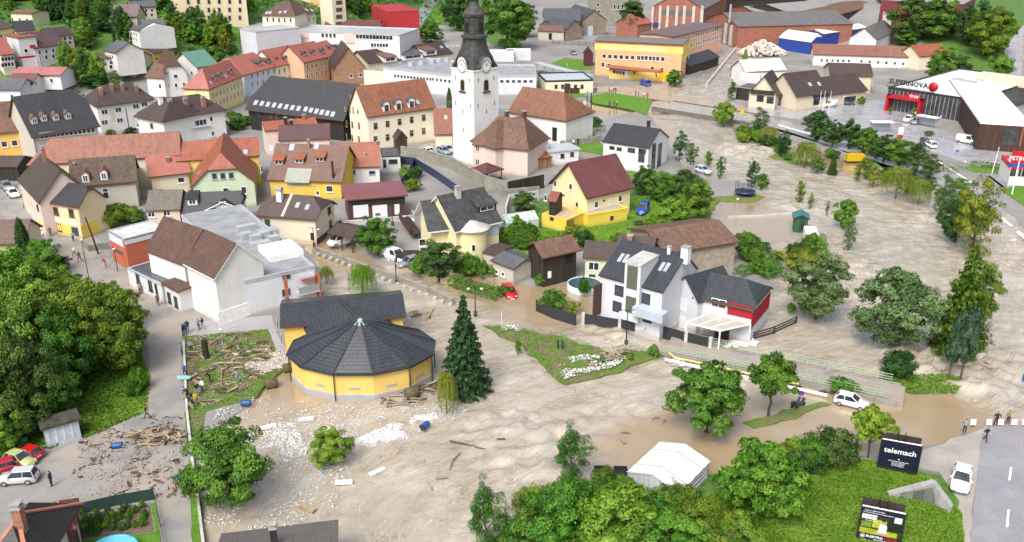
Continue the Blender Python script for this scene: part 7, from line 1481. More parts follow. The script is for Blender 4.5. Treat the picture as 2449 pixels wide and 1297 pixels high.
wall('garden_fence',[(185,1232),(280,1210),(368,1195)],1.2,.08,flat('green_privacy_net',(.02,.05,.04),.8),'dark green privacy fence along the vegetable garden','fence',posts=.1);wall('wire_fence',[(370,1196),(384,1260),(398,1330)],1.1,.05,DARK,'thin wire fence between vegetable garden and lane','fence',posts=.08,rails=3);wall('field_fence',[(1820,585),(1870,580),(1940,590)],1.3,.04,GREY,'thin wire fence by the green hut','fence',z=0,posts=.1,rails=4,gap=3);wall('river_wall',[(1690,205),(1760,118),(1790,92)],.8,.5,c_light,'concrete river wall below the black riverside shed','wall',z=.2);wall('yard_fence',[(1320,105),(1400,110),(1420,112)],1.6,.06,DARK,'dark wire fence in front of the old forge','fence',posts=.1,rails=5)
wall('debris_barrier',[(2350,908),(2358,830),(2365,780)],.7,.5,c_wall,'road barrier caught with branches beside the flooded road','barrier',z=0);wall('slope_wall',[(1150,440),(1200,470),(1290,462)],1.4,.3,c_wall,'lower concrete wall under the pavilion','wall')
gr_=flat('pale_green_rail',(.32,.45,.3),.5);yp=flat('yellow_pipe',(.5,.45,.16),.5)
A,B_,W2=G(1600,846,.5),G(2125,958,.5),None;d_=(B_-A).normalized();n_=Vector((-d_.y,d_.x,0));root=empty('footbridge',A,0,'concrete footbridge with pale green railings across the flood','bridge');Ln=(B_-A).length;Mb=Matrix((d_,n_,Vector((0,0,1)))).transposed().to_4x4()
def bput(mb,nm,mats):o=mb.build(nm,mats,root);o.matrix_basis=Mb;return o
mb=MB();mb.box((-1,0,-.45),(Ln+1.5,4.2,0));bput(mb,'deck',[asphalt('bridge_deck',(.27,.25,.23),.7,.3,(.36,.3,.24))]);mb=MB();mb.box((-1,-.3,-.9),(Ln+1,-.02,.18));bput(mb,'edge_beam',[c_wall]);mb=MB();mb.box((-1,4.22,-.9),(Ln+1,4.5,.18));bput(mb,'edge_beam',[c_wall])
for y in(-.15,4.35):
 mb=MB()
 for zz in(.5,.82,1.15):mb.bar((0,y,zz),(Ln,y,zz),.06,.06)
 for k in range(int(Ln/2)+1):mb.bar((k*2.0,y,.18),(k*2.0,y,1.15),.07)
 for k in range(int(Ln/.5)):mb.bar((k*.5,y,.5),(k*.5,y,1.15),.022)
 bput(mb,'railing',[gr_])
mb=MB();mb.tube([(1,-.9,.1),(Ln*.62,-.9,0.1)],.16,8);mb.tube([(.2,-.9,.6),(1,-.9,.1)],.16,8);bput(mb,'pipe',[yp]);mb=MB();mb.tube([(0,-1.6,-.1),(Ln*.75,-1.6,-.2)],.22,8);bput(mb,'pipe',[WHITE])
A,B_=G(1558,258,.9),G(1790,296,.9);d_=(B_-A).normalized();n_=Vector((-d_.y,d_.x,0));Mb=Matrix((d_,n_,Vector((0,0,1)))).transposed().to_4x4();Ln=(B_-A).length;root=empty('road_bridge',A,0,'low road bridge almost overtopped by the river','bridge')
mb=MB();mb.box((0,0,-.9),(Ln,.5,.3));mb.box((0,11,-.9),(Ln,11.5,.3));bput(mb,'edge_beam',[concrete('dark_bridge_concrete',(.13,.12,.11))]);mb=MB();mb.box((0,.5,-.5),(Ln,11,.05));bput(mb,'deck',[asphalt('bridge_road',(.3,.27,.24),.8,.25,(.4,.34,.28))])  # shadow along the bridge edge is put into the beams' dark colour
for y in(.25,11.25):
 mb=MB();[mb.bar((0,y,zz),(Ln,y,zz),.07)for zz in(.7,1.3)];[mb.bar((k*2,y,.3),(k*2,y,1.3),.08)for k in range(int(Ln/2)+1)];bput(mb,'railing',[GREY])
 # ================================================================ signs and billboards
def txt(s_,size,mat,M,parent,name='lettering',ext=.01,align='CENTER',font_scale=(1,1),bold=0):
 cu=bpy.data.curves.new('lettering','FONT');cu.body=s_;cu.size=size;cu.extrude=ext;cu.align_x=align;cu.align_y='CENTER';cu.offset=bold;cu.resolution_u=2
 o=bpy.data.objects.new('lettering',cu);COL.objects.link(o);dg=bpy.context.evaluated_depsgraph_get();me=bpy.data.meshes.new_from_object(o.evaluated_get(dg));bpy.data.objects.remove(o);me.materials.clear();me.materials.append(mat)
 q=bpy.data.objects.new(name,me);link(q,parent);q.matrix_basis=M;return q
def billboard(bl,br_,tl,name,label,back):
 """bottom left, bottom right and top left corners in the picture; the posts stand at foot"""
 pass
LET=flat('white_lettering',(.85,.85,.85),.5);ink=flat('night_blue_board',(.012,.016,.035),.35)
def board(foot,bl,br_,ty,label):
 f=GT(*foot);zb=ZT(f,(bl[1]+br_[1])/2);D=f.y
 def on(px,py):
  d=ray(px,py);a=R(20);n2=Vector((math.sin(a),math.cos(a),0));return EYE+d*((f-EYE).dot(n2)/d.dot(n2))
 p,q,t=on(*bl),on(*br_),on(bl[0],ty);root=empty('billboard',f,0,label,'billboard');ex=q-p;ex.z=0;w=ex.length;ex.normalize();h=t.z-p.z;M=Matrix((ex,Vector((0,0,1)),ex.cross(Vector((0,0,1))))).transposed().to_4x4();M.translation=Vector((p.x,p.y,(p.z+q.z)/2))-f
 return root,M,w,h
root,M,w,h=board((2143,1138),(2098,1118),(2193,1127),1054,'dark blue billboard with white lettering on the meadow edge')
T=Matrix.Translation
def bx(nm,a,b_,mat,par=None):mb=MB();mb.box(a,b_);o=mb.build(nm,[mat],par or root);o.matrix_basis=M;return o
def frame_parts():
 bx('panel',(0,0,-.3),(w,h,0),ink);f_=MB()
 for a,b_ in(((-.08,-.08,-.1),(w+.08,0,.05)),((-.08,h,-.1),(w+.08,h+.08,.05)),((-.08,0,-.1),(0,h,.05)),((w,0,-.1),(w+.08,h,.05))):f_.box(a,b_)
 o=f_.build('frame',[DARK],root);o.matrix_basis=M;bx('top_edge',(0,h+.08,-.1),(w,h+.13,.05),LET)
 bx('back_panel',(0,.15,-1.0),(w,h+.35,-.88),flat('billboard_back',(.045,.035,.03),.7));f_=MB()
 f_.box((w*.4,h,-1.2),(w*.42,h+.5,.0));f_.box((w*.58,h,-1.2),(w*.6,h+.55,0));f_.box((w*.4,h+.5,-.1),(w*.6,h+.55,0));o=f_.build('catwalk',[DARK],root);o.matrix_basis=M
 for k in(.4,.6):bx('post',(w*k-.09,-2.4,-.7),(w*k+.09,.2,-.5),DARK)
 bx('brace',(w*.4,-.45,-.65),(w*.6,-.35,-.55),DARK)
frame_parts()
txt('telemach',w*.225,LET,M@T((w*.5,h*.66,.012)),root,bold=.012)
mb=MB();mb.lathe([(.07,0),(.001,.012)],(w*.5,h*.37,.004),10);o=mb.build('emblem',[LET],root);o.matrix_basis=M
for i,(s_,k)in enumerate((('KDO ZMORE VSE OBLJUBITI',.28),('NAJ VAM IZPOLNI',.225),('HITER INTERNET',.17),('NA VAS NASLOV',.115))):txt(s_,w*.042,LET,M@T((w*.5,h*k,.012)),root)
root,M,w,h=board((2108,1318),(2049,1287),(2151,1304),1211,'colourful billboard with a seated figure in white, lower on the meadow')
frame_parts()
def bq(nm,a,b_,col,d=.004):return bx(nm,(w*a[0],h*a[1],0),(w*b_[0],h*b_[1],d),flat('print_'+'%d_%d_%d'%tuple(int(x*255)for x in col),col,.5,var=.3,scale=3))
bq('picture',(.02,.2),(.98,.76),(.03,.06,.012));bq('picture',(.02,.2),(.9,.36),(.32,.36,.02),.006);bq('picture',(.3,.42),(.62,.68),(.38,.42,.05),.006);bq('picture',(.04,.4),(.28,.56),(.16,.25,.03),.006);bq('picture',(.66,.4),(.98,.78),(.012,.018,.012),.008)
mb=MB()
def ell(cx,cy,rx,ry,z,mi,n=18):mb.poly([(w*(cx+rx*math.cos(2*math.pi*i/n)),h*(cy+ry*math.sin(2*math.pi*i/n)),z)for i in range(n)],mi)
mb.poly([(w*x,h*y,.012)for x,y in((.43,.26),(.66,.26),(.64,.34),(.65,.5),(.6,.57),(.5,.57),(.45,.48),(.46,.34))],0);mb.poly([(w*x,h*y,.013)for x,y in((.42,.22),(.72,.2),(.74,.25),(.6,.29),(.46,.29))],2);ell(.55,.645,.045,.07,.014,2);ell(.55,.69,.05,.045,.015,3);mb.poly([(w*x,h*y,.014)for x,y in((.52,.56),(.58,.56),(.57,.6),(.53,.6))],2)
o=mb.build('printed_figure',[CL['white'],CL['white'],skin,hairm],root);o.matrix_basis=M
bq('picture',(.78,.68),(.96,.86),(.6,.62,.62),.01);bq('caption_box',(.03,.66),(.38,.8),(.75,.76,.78),.01)
txt('KLAGOBLISK',w*.055,flat('steel_lettering',(.05,.08,.15),.5),M@T((w*.24,h*.73,.02)),root);txt('041 650 761',w*.045,LET,M@T((w*.24,h*.61,.02)),root);txt('Toplo in zdravo bivanje',w*.05,LET,M@T((w*.06,h*.93,.02)),root,align='LEFT');txt('Za vas tudi montiramo klimatske naprave',w*.042,LET,M@T((w*.04,h*.865,.02)),root,align='LEFT')
txt('ELEKTRO',w*.095,LET,M@T((w*.4,h*.115,.02)),root,bold=.006);txt('TOPLER',w*.095,flat('red_lettering',(.5,.02,.02),.5),M@T((w*.78,h*.115,.02)),root,bold=.006);txt('www.elektro-topler.si',w*.045,LET,M@T((w*.58,h*.04,.02)),root)
mb=MB();mb.lathe([(w*.065,0),(w*.065,.006),(w*.055,.006),(w*.055,0)],(w*.12,h*.1,.004),20);o=mb.build('emblem',[LET],root);o.matrix_basis=M;mb=MB();mb.box((w*.09,h*.07,.004),(w*.15,h*.12,.01));o=mb.build('emblem',[LET],root);o.matrix_basis=M
b=MALL;Mx=b.M.copy();u0=(b.at('F',2128,205)-b.M.translation).dot(Vector(b.M.col[0][:3]))
Rt=b.M.to_3x3().to_4x4();rl=b.bld.root.location
mbx=empty('roof_sign',b.M@Vector((.5,.4,6.2)),0,'big dark letters on the shopping centre roof edge ending in a red dot','sign');Ms=Rt@Matrix.Rotation(R(90),4,'X')
txt('SUPERNOVA',1.9,DARK,Matrix.Translation(Rt@Vector((4.6,0,1.5)))@Ms,mbx,ext=.12,bold=.03);mb=MB();mb.lathe([(0.01,-.15),(1.25,-.15),(1.25,.15),(.01,.15)],(0,0,0),24);o=mb.build('dot',[crd],mbx);o.matrix_basis=Matrix.Translation(Rt@Vector((11.4,0,1.5)))@Ms
mb=MB();mb.box((-1.5,-.05,-.7),(12.0,.05,-.55));[mb.box((x,-.04,-.6),(x+.08,.04,.6))for x in range(-1,12,2)];o=mb.build('frame',[DARK],mbx);o.matrix_basis=Rt@Matrix.Translation((0,0,.7))
q=b.at('F',2187,232);txt('SPAR',1.15,LET,Matrix.Translation(q-rl+Rt@Vector((0,-.36,0)))@Ms,b.bld.root,ext=.03,bold=.02)
def pole_sign(foot,ty,w,h,face,label,name,cat,text=None,col=None,tcol=LET,round_=False):
 p=GT(*foot);H_=ZT(p,ty)-p.z;root=empty(name,p,0,label,cat);mb=MB();mb.tube([(0,0,-.4),(0,0,H_-h*.5)],.05 if w<1.5 else .13,8);mb.build('pole',[GREY if w<1.5 else WHITE],root);mb=MB()
 if round_:mb.tube([(0,-.03,H_-h/2),(0,.03,H_-h/2)],h/2,18)
 else:mb.box((-w/2,-.06,H_-h),(w/2,.06,H_))
 o=mb.build('sign_panel',[col],root);root.rotation_euler[2]=face
 if text:txt(text,h*.34,tcol,Matrix.Translation((0,-.08,H_-h*.45))@Matrix.Rotation(R(90),4,'X'),root,bold=.01)
 return root
s_=pole_sign((2420,465),362,3.0,3.2,-.2,'red and blue petrol station pylon on the grass','pylon_sign','sign','PETROL',crd);mb=MB();H_=ZT(GT(2420,465),362)-TOWN;mb.box((-1.5,-.07,H_-3.2),(1.5,.07,H_-2.4));mb.build('sign_band',[P_['blue']],s_)
s_=pole_sign((2150,342),305,1.2,3.4,0,'white and red totem sign on the car park','totem_sign','sign',None,WHITE);mb=MB();mb.box((-.6,-.075,.9),(.6,.075,2.0));mb.build('sign_band',[crd],s_)
pole_sign((1912,972),935,.62,.62,0,'round purple-blue no-stopping sign by the scooters','road_sign','road sign',None,flat('sign_purple',(.12,.04,.3),.4),round_=True)
s_=pole_sign((2446,945),894,1.0,1.0,0,'square blue pedestrian crossing sign at the frame edge','road_sign','road sign',None,flat('sign_blue',(.015,.09,.35),.4));H_=ZT(GT(2446,945),894)-TOWN;mb=MB();mb.poly([(-.36,-.075,H_-.88),(.36,-.075,H_-.88),(0,-.075,H_-.15)]);mb.build('symbol',[LET],s_);mb=MB();mb.tube([(0,-.09,H_-.38),(.02,-.09,H_-.58),(-.1,-.09,H_-.8)],.035,6);mb.tube([(.02,-.09,H_-.58),(.12,-.09,H_-.8)],.035,6);mb.build('symbol',[DARK],s_)
pole_sign((1587,196),175,3.2,3.6,.1,'large yellow bank sign beside the orange office','pylon_sign','sign',None,flat('sign_yellow',(.7,.45,.01),.5));pole_sign((1772,300),262,.9,1.2,0,'small yellow road sign at the bridge end','road_sign','road sign',None,MAT['sign_yellow']);pole_sign((2288,372),358,.7,.7,0,'small round blue sign at the car park exit','road_sign','road sign',None,MAT['sign_blue'],round_=True);pole_sign((1977,905),870,.6,.9,0,'grey back of a road sign in the flood','road_sign','road sign',None,GREY)
# ================================================================ tent, hut, greenhouse and other small buildings
def tent():
 pv=flat('white_tent_fabric',(.74,.74,.74),.45,var=.06,scale=.4);z0=.1;he=2.4;A=G(1503,1127,z0+he);Bq=G(1622,1176,z0+he);ex=(Bq-A);ex.z=0;wd=ex.length;ex.normalize();ey=Vector((-ex.y,ex.x,0));C_=G(1757,1106,z0+he);L=abs((C_-A).dot(ey));d=ray(1559,1130);t=(A+ex*wd/2-EYE).dot(ex)/d.dot(ex);r=.75;L*=.84
 M=Matrix((ex,ey,Vector((0,0,1)))).transposed().to_4x4();root=empty('party_tent',(A.x,A.y,z0),0,'long white tent with gabled fabric roof at the edge of the flood','tent')
 def put(mb,nm,mats):o=mb.build(nm,mats,root);o.matrix_basis=M;return o
 mb=MB();e=.15;a=wd/2
 for x0,z0_,x1,z1 in((-e,he-.1,a,he+r),(a,he+r,wd+e,he-.1)):
  for k in range(4):y0,y1=-e+(L+2*e)*k/4+.02,-e+(L+2*e)*(k+1)/4-.02;ym=(y0+y1)/2;s_=.06;mb.mesh([(x0,y0,z0_),(x1,y0,z1),(x1,ym,z1-s_),(x0,ym,z0_-s_),(x1,y1,z1),(x0,y1,z0_)],[(0,1,2,3),(3,2,4,5)])
 put(mb,'roof',[pv])
 for k in range(5):
  y=L*k/4;mb=MB()
  for p,q in(((-e,y,he-.1),(a,y,he+r)),((a,y,he+r),(wd+e,y,he-.1))):mb.bar(p,q,.06,.05)
  mb.bar((0,y,-.5),(0,y,he),.12);mb.bar((wd,y,-.5),(wd,y,he),.12);put(mb,'frame',[GREY])
 mb=MB();mb.poly([(0,0,-.4),(wd,0,-.4),(wd,0,he-.1),(a,0,he+r-.1),(0,0,he-.1)]);mb.poly([(0,L,-.4),(wd,L,-.4),(wd,L,he-.1),(a,L,he+r-.1),(0,L,he-.1)][::-1]);mb.poly([(0,L,-.4),(0,0,-.4),(0,0,he-.1),(0,L,he-.1)]);mb.poly([(wd,0,-.4),(wd,L,-.4),(wd,L,he-.1),(wd,0,he-.1)]);put(mb,'side_wall',[sheetmetal('translucent_wall',(.5,.53,.55),.55,.3)])
 for k in range(4):mb=MB();mb.box((wd+.03,.2,.1+k*.55),(wd+.07,L-.2,.16+k*.55));put(mb,'wall_batten',[WHITE])
tent()
B=Bld('garden_hut','dark green boarded hut with teal roof in the flooded allotment','hut',near=True);gb=planks('green_boards',(.025,.11,.06),.2);b=B.block((1897,522),(1938,525),2.7,3.2,(1917,505),gb,flat('teal_roof',(.03,.16,.19),.5),ov=.3,front=True,z0=0);B.panel(b,'F',(1913,549),(1925,534),wd_dark,.04,'door')
def simplebox(name,foot,rz,dims,mat,label,cat,extra=None,z=None):
 p=GT(*foot)if z is None else G(foot[0],foot[1],z);root=empty(name,p,rz,label,cat);l_,w_,h_=dims;mb=MB();mb.box((-l_/2,-w_/2,.35),(l_/2,w_/2,h_));mb.box((-l_/2+.1,-w_/2+.1,h_),(l_/2-.1,w_/2-.1,h_+.06));mb.build('body',[mat],root)
 for sx in(-1,1):
  for sy in(-1,1):mb=MB();mb.tube([(sx*l_*.28,sy*(w_/2-.12)-.08,.3),(sx*l_*.28,sy*(w_/2-.12)+.08,.3)],.3,12);mb.build('wheel',[tyre],root)
 return root
s_=simplebox('caravan',(1936,583),1.35,(4.6,2.0,2.3),WHITE,'white box trailer standing in water beside the green hut','trailer',z=0);mb=MB();mb.box((-2.32,-1.02,.3),(2.32,1.02,.7));mb.build('skirt',[P_['steel']],s_)
s_=simplebox('box_trailer',(2043,386),.06,(7.5,2.5,3.0),flat('trailer_yellow',(.55,.36,.01),.5),'yellow box trailer parked on the flooded road','trailer')
for x in(-3,-1.5,0,1.5,3):mb=MB();mb.box((x-.06,-1.3,.4),(x+.06,-1.25,3.0));mb.build('rib',[flat('trailer_rib',(.4,.26,.01),.5)],s_);s_.scale=(.52,.6,.55)
def greenhouse():
 g_=flat('greenhouse_panes',(.42,.5,.47),.15,var=.3);A=G(1212,531,2.2+TOWN);Bq=G(1287,520,2.2+TOWN);ex=Bq-A;ex.z=0;L=ex.length;ex.normalize();ey=Vector((-ex.y,ex.x,0));M=Matrix((ex,ey,Vector((0,0,1)))).transposed().to_4x4();root=empty('greenhouse',(A.x,A.y,TOWN),0,'small glass greenhouse beside the tall yellow house','greenhouse');w=3.2
 mb=MB();mb.prism([(0,0),(w,0),(w,1.9),(w/2,2.9),(0,1.9)],0,L);o=mb.build('pane',[g_],root);o.matrix_basis=M;mb=MB()
 for k in range(7):
  x=L*k/6;P=[(x,-.03,0),(x,-.03,1.92),(x,w/2,2.95),(x,w+.03,1.92),(x,w+.03,0)];[mb.bar(a,c,.07)for a,c in zip(P,P[1:])]
 for y,z in((-.03,1.92),(w/2,2.95),(w+.03,1.92)):mb.bar((0,y,z),(L,y,z),.08)
 o=mb.build('frame',[WHITE],root);o.matrix_basis=M
greenhouse()
def trampoline(px,py):
 p=GT(px,py);root=empty('trampoline',p,0,'round trampoline with dark net on the flooded lawn','trampoline');mb=MB();mb.tube([(1.9*math.cos(a),1.9*math.sin(a),.75)for a in[2*math.pi*i/20 for i in range(21)]],.12,6,cap=False);mb.build('rim',[P_['blue']],root);mb=MB();mb.poly([(1.8*math.cos(2*math.pi*i/20),1.8*math.sin(2*math.pi*i/20),.74)for i in range(20)]);mb.build('mat',[DARK],root)
 for i in range(6):a=2*math.pi*i/6;mb=MB();mb.tube([(1.95*math.cos(a),1.95*math.sin(a),-.2),(1.95*math.cos(a),1.95*math.sin(a),2.5)],.04,6);mb.build('leg',[DARK],root)
 mb=MB();[mb.bar((1.95*math.cos(i*math.pi/12),1.95*math.sin(i*math.pi/12),z),(1.95*math.cos((i+1)*math.pi/12),1.95*math.sin((i+1)*math.pi/12),z),.03)for i in range(24)for z in(1.2,1.6,2.0,2.45)];mb.build('net',[DARK],root)
trampoline(1781,466)
def shelter(pts,label):
 a,b_=GT(*pts[0]),GT(*pts[1]);d=b_-a;root=empty('bus_shelter',a,math.atan2(d.y,d.x),label,'bus shelter');L=d.length;mb=MB();mb.box((-.2,-.3,2.5),(L+.2,1.9,2.65));mb.build('roof',[WHITE],root);mb=MB();mb.box((0,1.6,.2),(L,1.64,2.4));mb.build('back_pane',[SKYGLASS],root)
 for x in(0,L):
  for y in(0,1.6):mb=MB();mb.bar((x,y,0),(x,y,2.5),.1);mb.build('post',[GREY],root)
shelter([(2085,318),(2133,318)],'glass trolley shelter by the hedge trees');shelter([(2190,300),(2236,308)],'glass trolley shelter beside the parked cars')
p0,p1,p2=G(2122,1190,.8),G(2224,1196,.8),G(2276,1218,.8);root=empty('stair_wing_wall',p1,0,'grey concrete wing walls of a stair entrance on the meadow','stair entrance');mb=MB()
for a,b_,h0,h1 in((p0,p1,.5,2.1),(p2,p1,.3,2.1)):
 d=(b_-a).normalized();n_=Vector((-d.y,d.x,0))*.35;a2,b2=a-p1,b_-p1;mb.mesh([a2-n_-Vector((0,0,1)),a2+n_-Vector((0,0,1)),b2+n_-Vector((0,0,1)),b2-n_-Vector((0,0,1)),a2-n_+Vector((0,0,h0)),a2+n_+Vector((0,0,h0)),b2+n_+Vector((0,0,h1)),b2-n_+Vector((0,0,h1))],[(0,1,2,3),(4,5,6,7),(0,1,5,4),(1,2,6,5),(2,3,7,6),(3,0,4,7)])
mb.build('wing_wall',[concrete('stair_concrete',(.32,.32,.31),.6)],root);mb=MB();a=p0-p1+Vector((1.2,-.6,0));b_=Vector((0,-.6,0));mb.bar(a+Vector((0,0,-.1)),b_+Vector((0,0,.75)),.12,2.0);mb.build('plank_wall',[planks('grey_green_planks',(.15,.17,.15),.9)],root)
# ================================================================ small things
def barrel(px,py,ang,label):
 p=GT(px,py);mb=MB();mb.tube([(-.5,0,0),(-.15,0,0),(.15,0,0),(.5,0,0)],[.3,.33,.33,.3],14);mb.tube([(-.52,0,0),(-.44,0,0)],.34,14,1);mb.tube([(.44,0,0),(.52,0,0)],.34,14,1);o=mb.build('barrel',[flat('barrel_blue',(.02,.08,.3),.4),DARK]);o.location=(p.x,p.y,p.z+.33);o.rotation_euler[2]=ang;tag(o,label,'barrel')
barrel(281,1072,.2,'blue plastic barrel lying on the muddy car park');barrel(589,970,.1,'blue plastic barrel at the flood edge below the lawn');barrel(1016,1024,1.0,'dark blue barrel caught in the foam below the round hall')
p=GT(373,1028);mb=MB();mb.tube([(.34*math.cos(a),.34*math.sin(a),.14)for a in[2*math.pi*i/18 for i in range(19)]],.13,8,cap=False);mb.lathe([(.2,.1),(.2,.2)],(0,0,0),14,1);o=mb.build('car_tyre',[tyre,rimm]);o.location=p;tag(o,'black car tyre lying on the driftwood heap','tyre')
def bin_(px,py,col,label):
 p=GT(px,py);root=empty('wheelie_bin',p,.3,label,'bin');mb=MB();mb.mesh([(-.25,-.3,0),(.25,-.3,0),(.25,.3,0),(-.25,.3,0),(-.36,-.4,1.05),(.36,-.4,1.05),(.36,.4,1.05),(-.36,.4,1.05)],[(0,1,5,4),(1,2,6,5),(2,3,7,6),(3,0,4,7),(0,3,2,1)]);mb.build('body',[col],root);mb=MB();mb.prism([(-.45,1.05),(.42,1.05),(.42,1.1),(0,1.2),(-.45,1.1)],-.4,.4);mb.build('lid',[col],root)
gbin=flat('bin_green',(.015,.16,.06),.5);bin_(60,1072,gbin,'green wheelie bin beside the metal shed');bin_(8,1090,gbin,'green wheelie bin at the frame edge under the trees')
for x,y,l_ in((1334,838,'left one of two dark green posts on the grass island'),(1345,838,'right one of two dark green posts on the grass island')):p=GT(x,y);mb=MB();mb.tube([(0,0,-.3),(0,0,1.3)],.14,8);mb.lathe([(.16,1.3),(.16,1.4),(.02,1.45)],(0,0,0),8);o=mb.build('waste_post',[flat('post_green',(.015,.06,.03),.5)]);o.location=p;tag(o,l_,'post',)
for x,y,ln,l_ in((1903,972,0,'left one of two dark scooters by the no-stopping sign'),(1913,974,1,'right one of two dark scooters by the no-stopping sign')):
 p=G(x,y,.2);root=empty('scooter',p,.6,l_,'scooter')
 for sx in(-.6,.6):mb=MB();mb.tube([(sx,-.05,.25),(sx,.05,.25)],.25,12);mb.build('wheel',[tyre],root)
 mb=MB();mb.prism([(-.75,.35),(-.2,.25),(.35,.25),(.6,.95),(.5,1.0),(.2,.5),(-.1,.45),(-.2,.8),(-.8,.8)],-.14,.14,Matrix.Rotation(R(90),4,'Z'));o=mb.build('body',[P_['dark']],root);o.rotation_euler[2]=R(180);mb=MB();mb.bar((.5,-.32,1.02),(.5,.32,1.02),.05);mb.build('handlebar',[DARK],root)
sheet('garden_bed',[(190,1240),(358,1210),(368,1272),(190,1290)],SOIL,.05);sheet('garden_lawn',[(196,1292),(372,1273),(360,1205),(372,1204),(390,1330),(196,1330)],GRASS,.055)
rs=random.Random(4)
for r_ in range(5):
 for c_ in range(9):
  x,y=200+c_*18+rs.uniform(-4,4),1238+r_*11-c_*3+rs.uniform(-3,3)
  if rs.random()<.72:tree('bush',rs.choice(['bright','mid','grey','bright']),x,y,y-rs.uniform(8,16),rs.uniform(14,24),'leafy vegetable plant in the garden bed','vegetables in the garden bed',name='vegetable_plant')
p=GT(270,1335);root=empty('paddling_pool',p,0,'light blue round pool at the bottom of the vegetable garden','pool');mb=MB();mb.lathe([(2.2,0),(2.2,.8),(2.0,.8),(2.0,.5)],(0,0,0),28);mb.build('wall',[flat('pool_blue',(.1,.42,.6),.4)],root);mb=MB();mb.poly([(2.0*math.cos(2*math.pi*i/28),2.0*math.sin(2*math.pi*i/28),.62)for i in range(28)]);mb.build('cover',[flat('pool_cover',(.15,.5,.68),.3)],root)
p=G(1398,690,.0);root=empty('plunge_pool',p,.1,'round garden pool with dark cover flooded beside the duplex','pool');mb=MB();mb.lathe([(2.6,-.5),(2.6,.9),(2.4,.9),(2.4,.7)],(0,0,0),28);mb.build('wall',[flat('pale_pool_wall',(.5,.56,.6),.4)],root);mb=MB();mb.poly([(2.4*math.cos(2*math.pi*i/28),2.4*math.sin(2*math.pi*i/28),.8)for i in range(28)]);mb.build('cover',[flat('dark_pool_cover',(.04,.08,.09),.3)],root)
for i in range(14):
 p=G(1738+i*5.2+(i%3),832-(i%4)*4-i*.5,.15);mb=MB();mb.lathe([(.02,0),(.4,.05),(.5,.2),(.4,.36),(.02,.42)],(0,0,0),10);o=mb.build('sandbag',[flat('white_sandbag',(.72,.72,.7),.7)]);o.location=p;o.scale=(1.2,.8,.7);o.rotation_euler[2]=i;tag(o,'white sandbag in the heap at the timber carport','sandbag','sandbags at the timber carport')
for i,(x,y,l_)in enumerate(((1437,1130,'upper dark crate stranded left of the white tent'),(1440,1141,'lower grey crate stranded left of the white tent'),(1484,1131,'dark crate next to the tent corner'))):p=G(x,y,.1+.5*(i==0));mb=MB();mb.box((-1.1,-.6,0),(1.1,.6,.08));[mb.box(a,b_)for a,b_ in(((-1.1,-.6,.08),(1.1,-.52,.6)),((-1.1,.52,.08),(1.1,.6,.6)),((-1.1,-.52,.08),(-1.02,.52,.6)),((1.02,-.52,.08),(1.1,.52,.6)))];o=mb.build('crate',[[DARK,GREY,DARK][i]]);o.location=p;o.scale=(.6,.8,.8);tag(o,l_,'crate')
p=GT(1527,540);root=empty('garden_table',p,.3,'small dark table on the lawn beside the blue car','table');mb=MB();mb.box((-.8,-.5,.7),(.8,.5,.78));mb.build('table_top',[DARK],root);[(lambda m2:(m2.bar((sx*.7,sy*.4,0),(sx*.7,sy*.4,.7),.07),m2.build('leg',[DARK],root)))(MB())for sx in(-1,1)for sy in(-1,1)]
mb=MB();mb.box((-.75,-.03,0),(.75,.03,.4));o=mb.build('surfboard',[flat('turquoise_board',(.3,.6,.65),.4)]);p=GT(443,912);o.location=(p.x,p.y-.3,p.z+.5);tag(o,'pale turquoise board carried at the lawn edge','board')
p=GT(494,858);mb=MB();mb.tube([(0,0,-.3),(0,0,2.6)],[.42,.38],9);o=mb.build('dead_trunk',[wd_dark]);o.location=p;tag(o,'charred upright tree stump on the littered lawn','tree stump')
sc_=flat('heap_scrap',(.55,.5,.44),.6,var=.6,scale=3);rs=random.Random(3);mb=MB();o0=G(1822,128,1.0)
for i in range(420):a=rs.uniform(0,6.28);q=rs.random()**.5;p=Vector((math.cos(a)*q*9,math.sin(a)*q*5,(1-q)*5+rs.uniform(-.3,.3)));s_=rs.uniform(.3,.8);mb.box((-s_,-s_*.6,-s_*.5),(s_,s_*.6,s_*.5),0,Matrix.Translation(p)@Matrix.Rotation(rs.uniform(0,6),4,(rs.random(),rs.random(),rs.random()+.1)))
o=mb.build('rubble',[sc_]);o.location=o0;tag(o,'heap of pale scrap bales in the yard by the river','heap',None,'stuff')
def mark(poly,label=None):return sheet('road_marking',poly,WHITE,.05)
for a,b_ in(((2418,1118),(2414,1150)),((2412,1220),(2408,1262)),((2404,1330),(2402,1370))):mark([(a[0]-2.5,a[1]),(a[0]+2.5,a[1]),(b_[0]+3,b_[1]),(b_[0]-3,b_[1])])
for x in(2322,2360,2388,2420,2445):mark([(x,1004),(x+13,1004),(x+12,1018),(x-2,1018)])
for pl in([(2362,421),(2368,421),(2403,448),(2396,449)],[(2330,470),(2335,468),(2470,580),(2462,584)],[(2240,385),(2244,384),(2330,440),(2326,442)],[(1860,300),(1862,298),(1990,335),(1986,337)]):mark(pl)
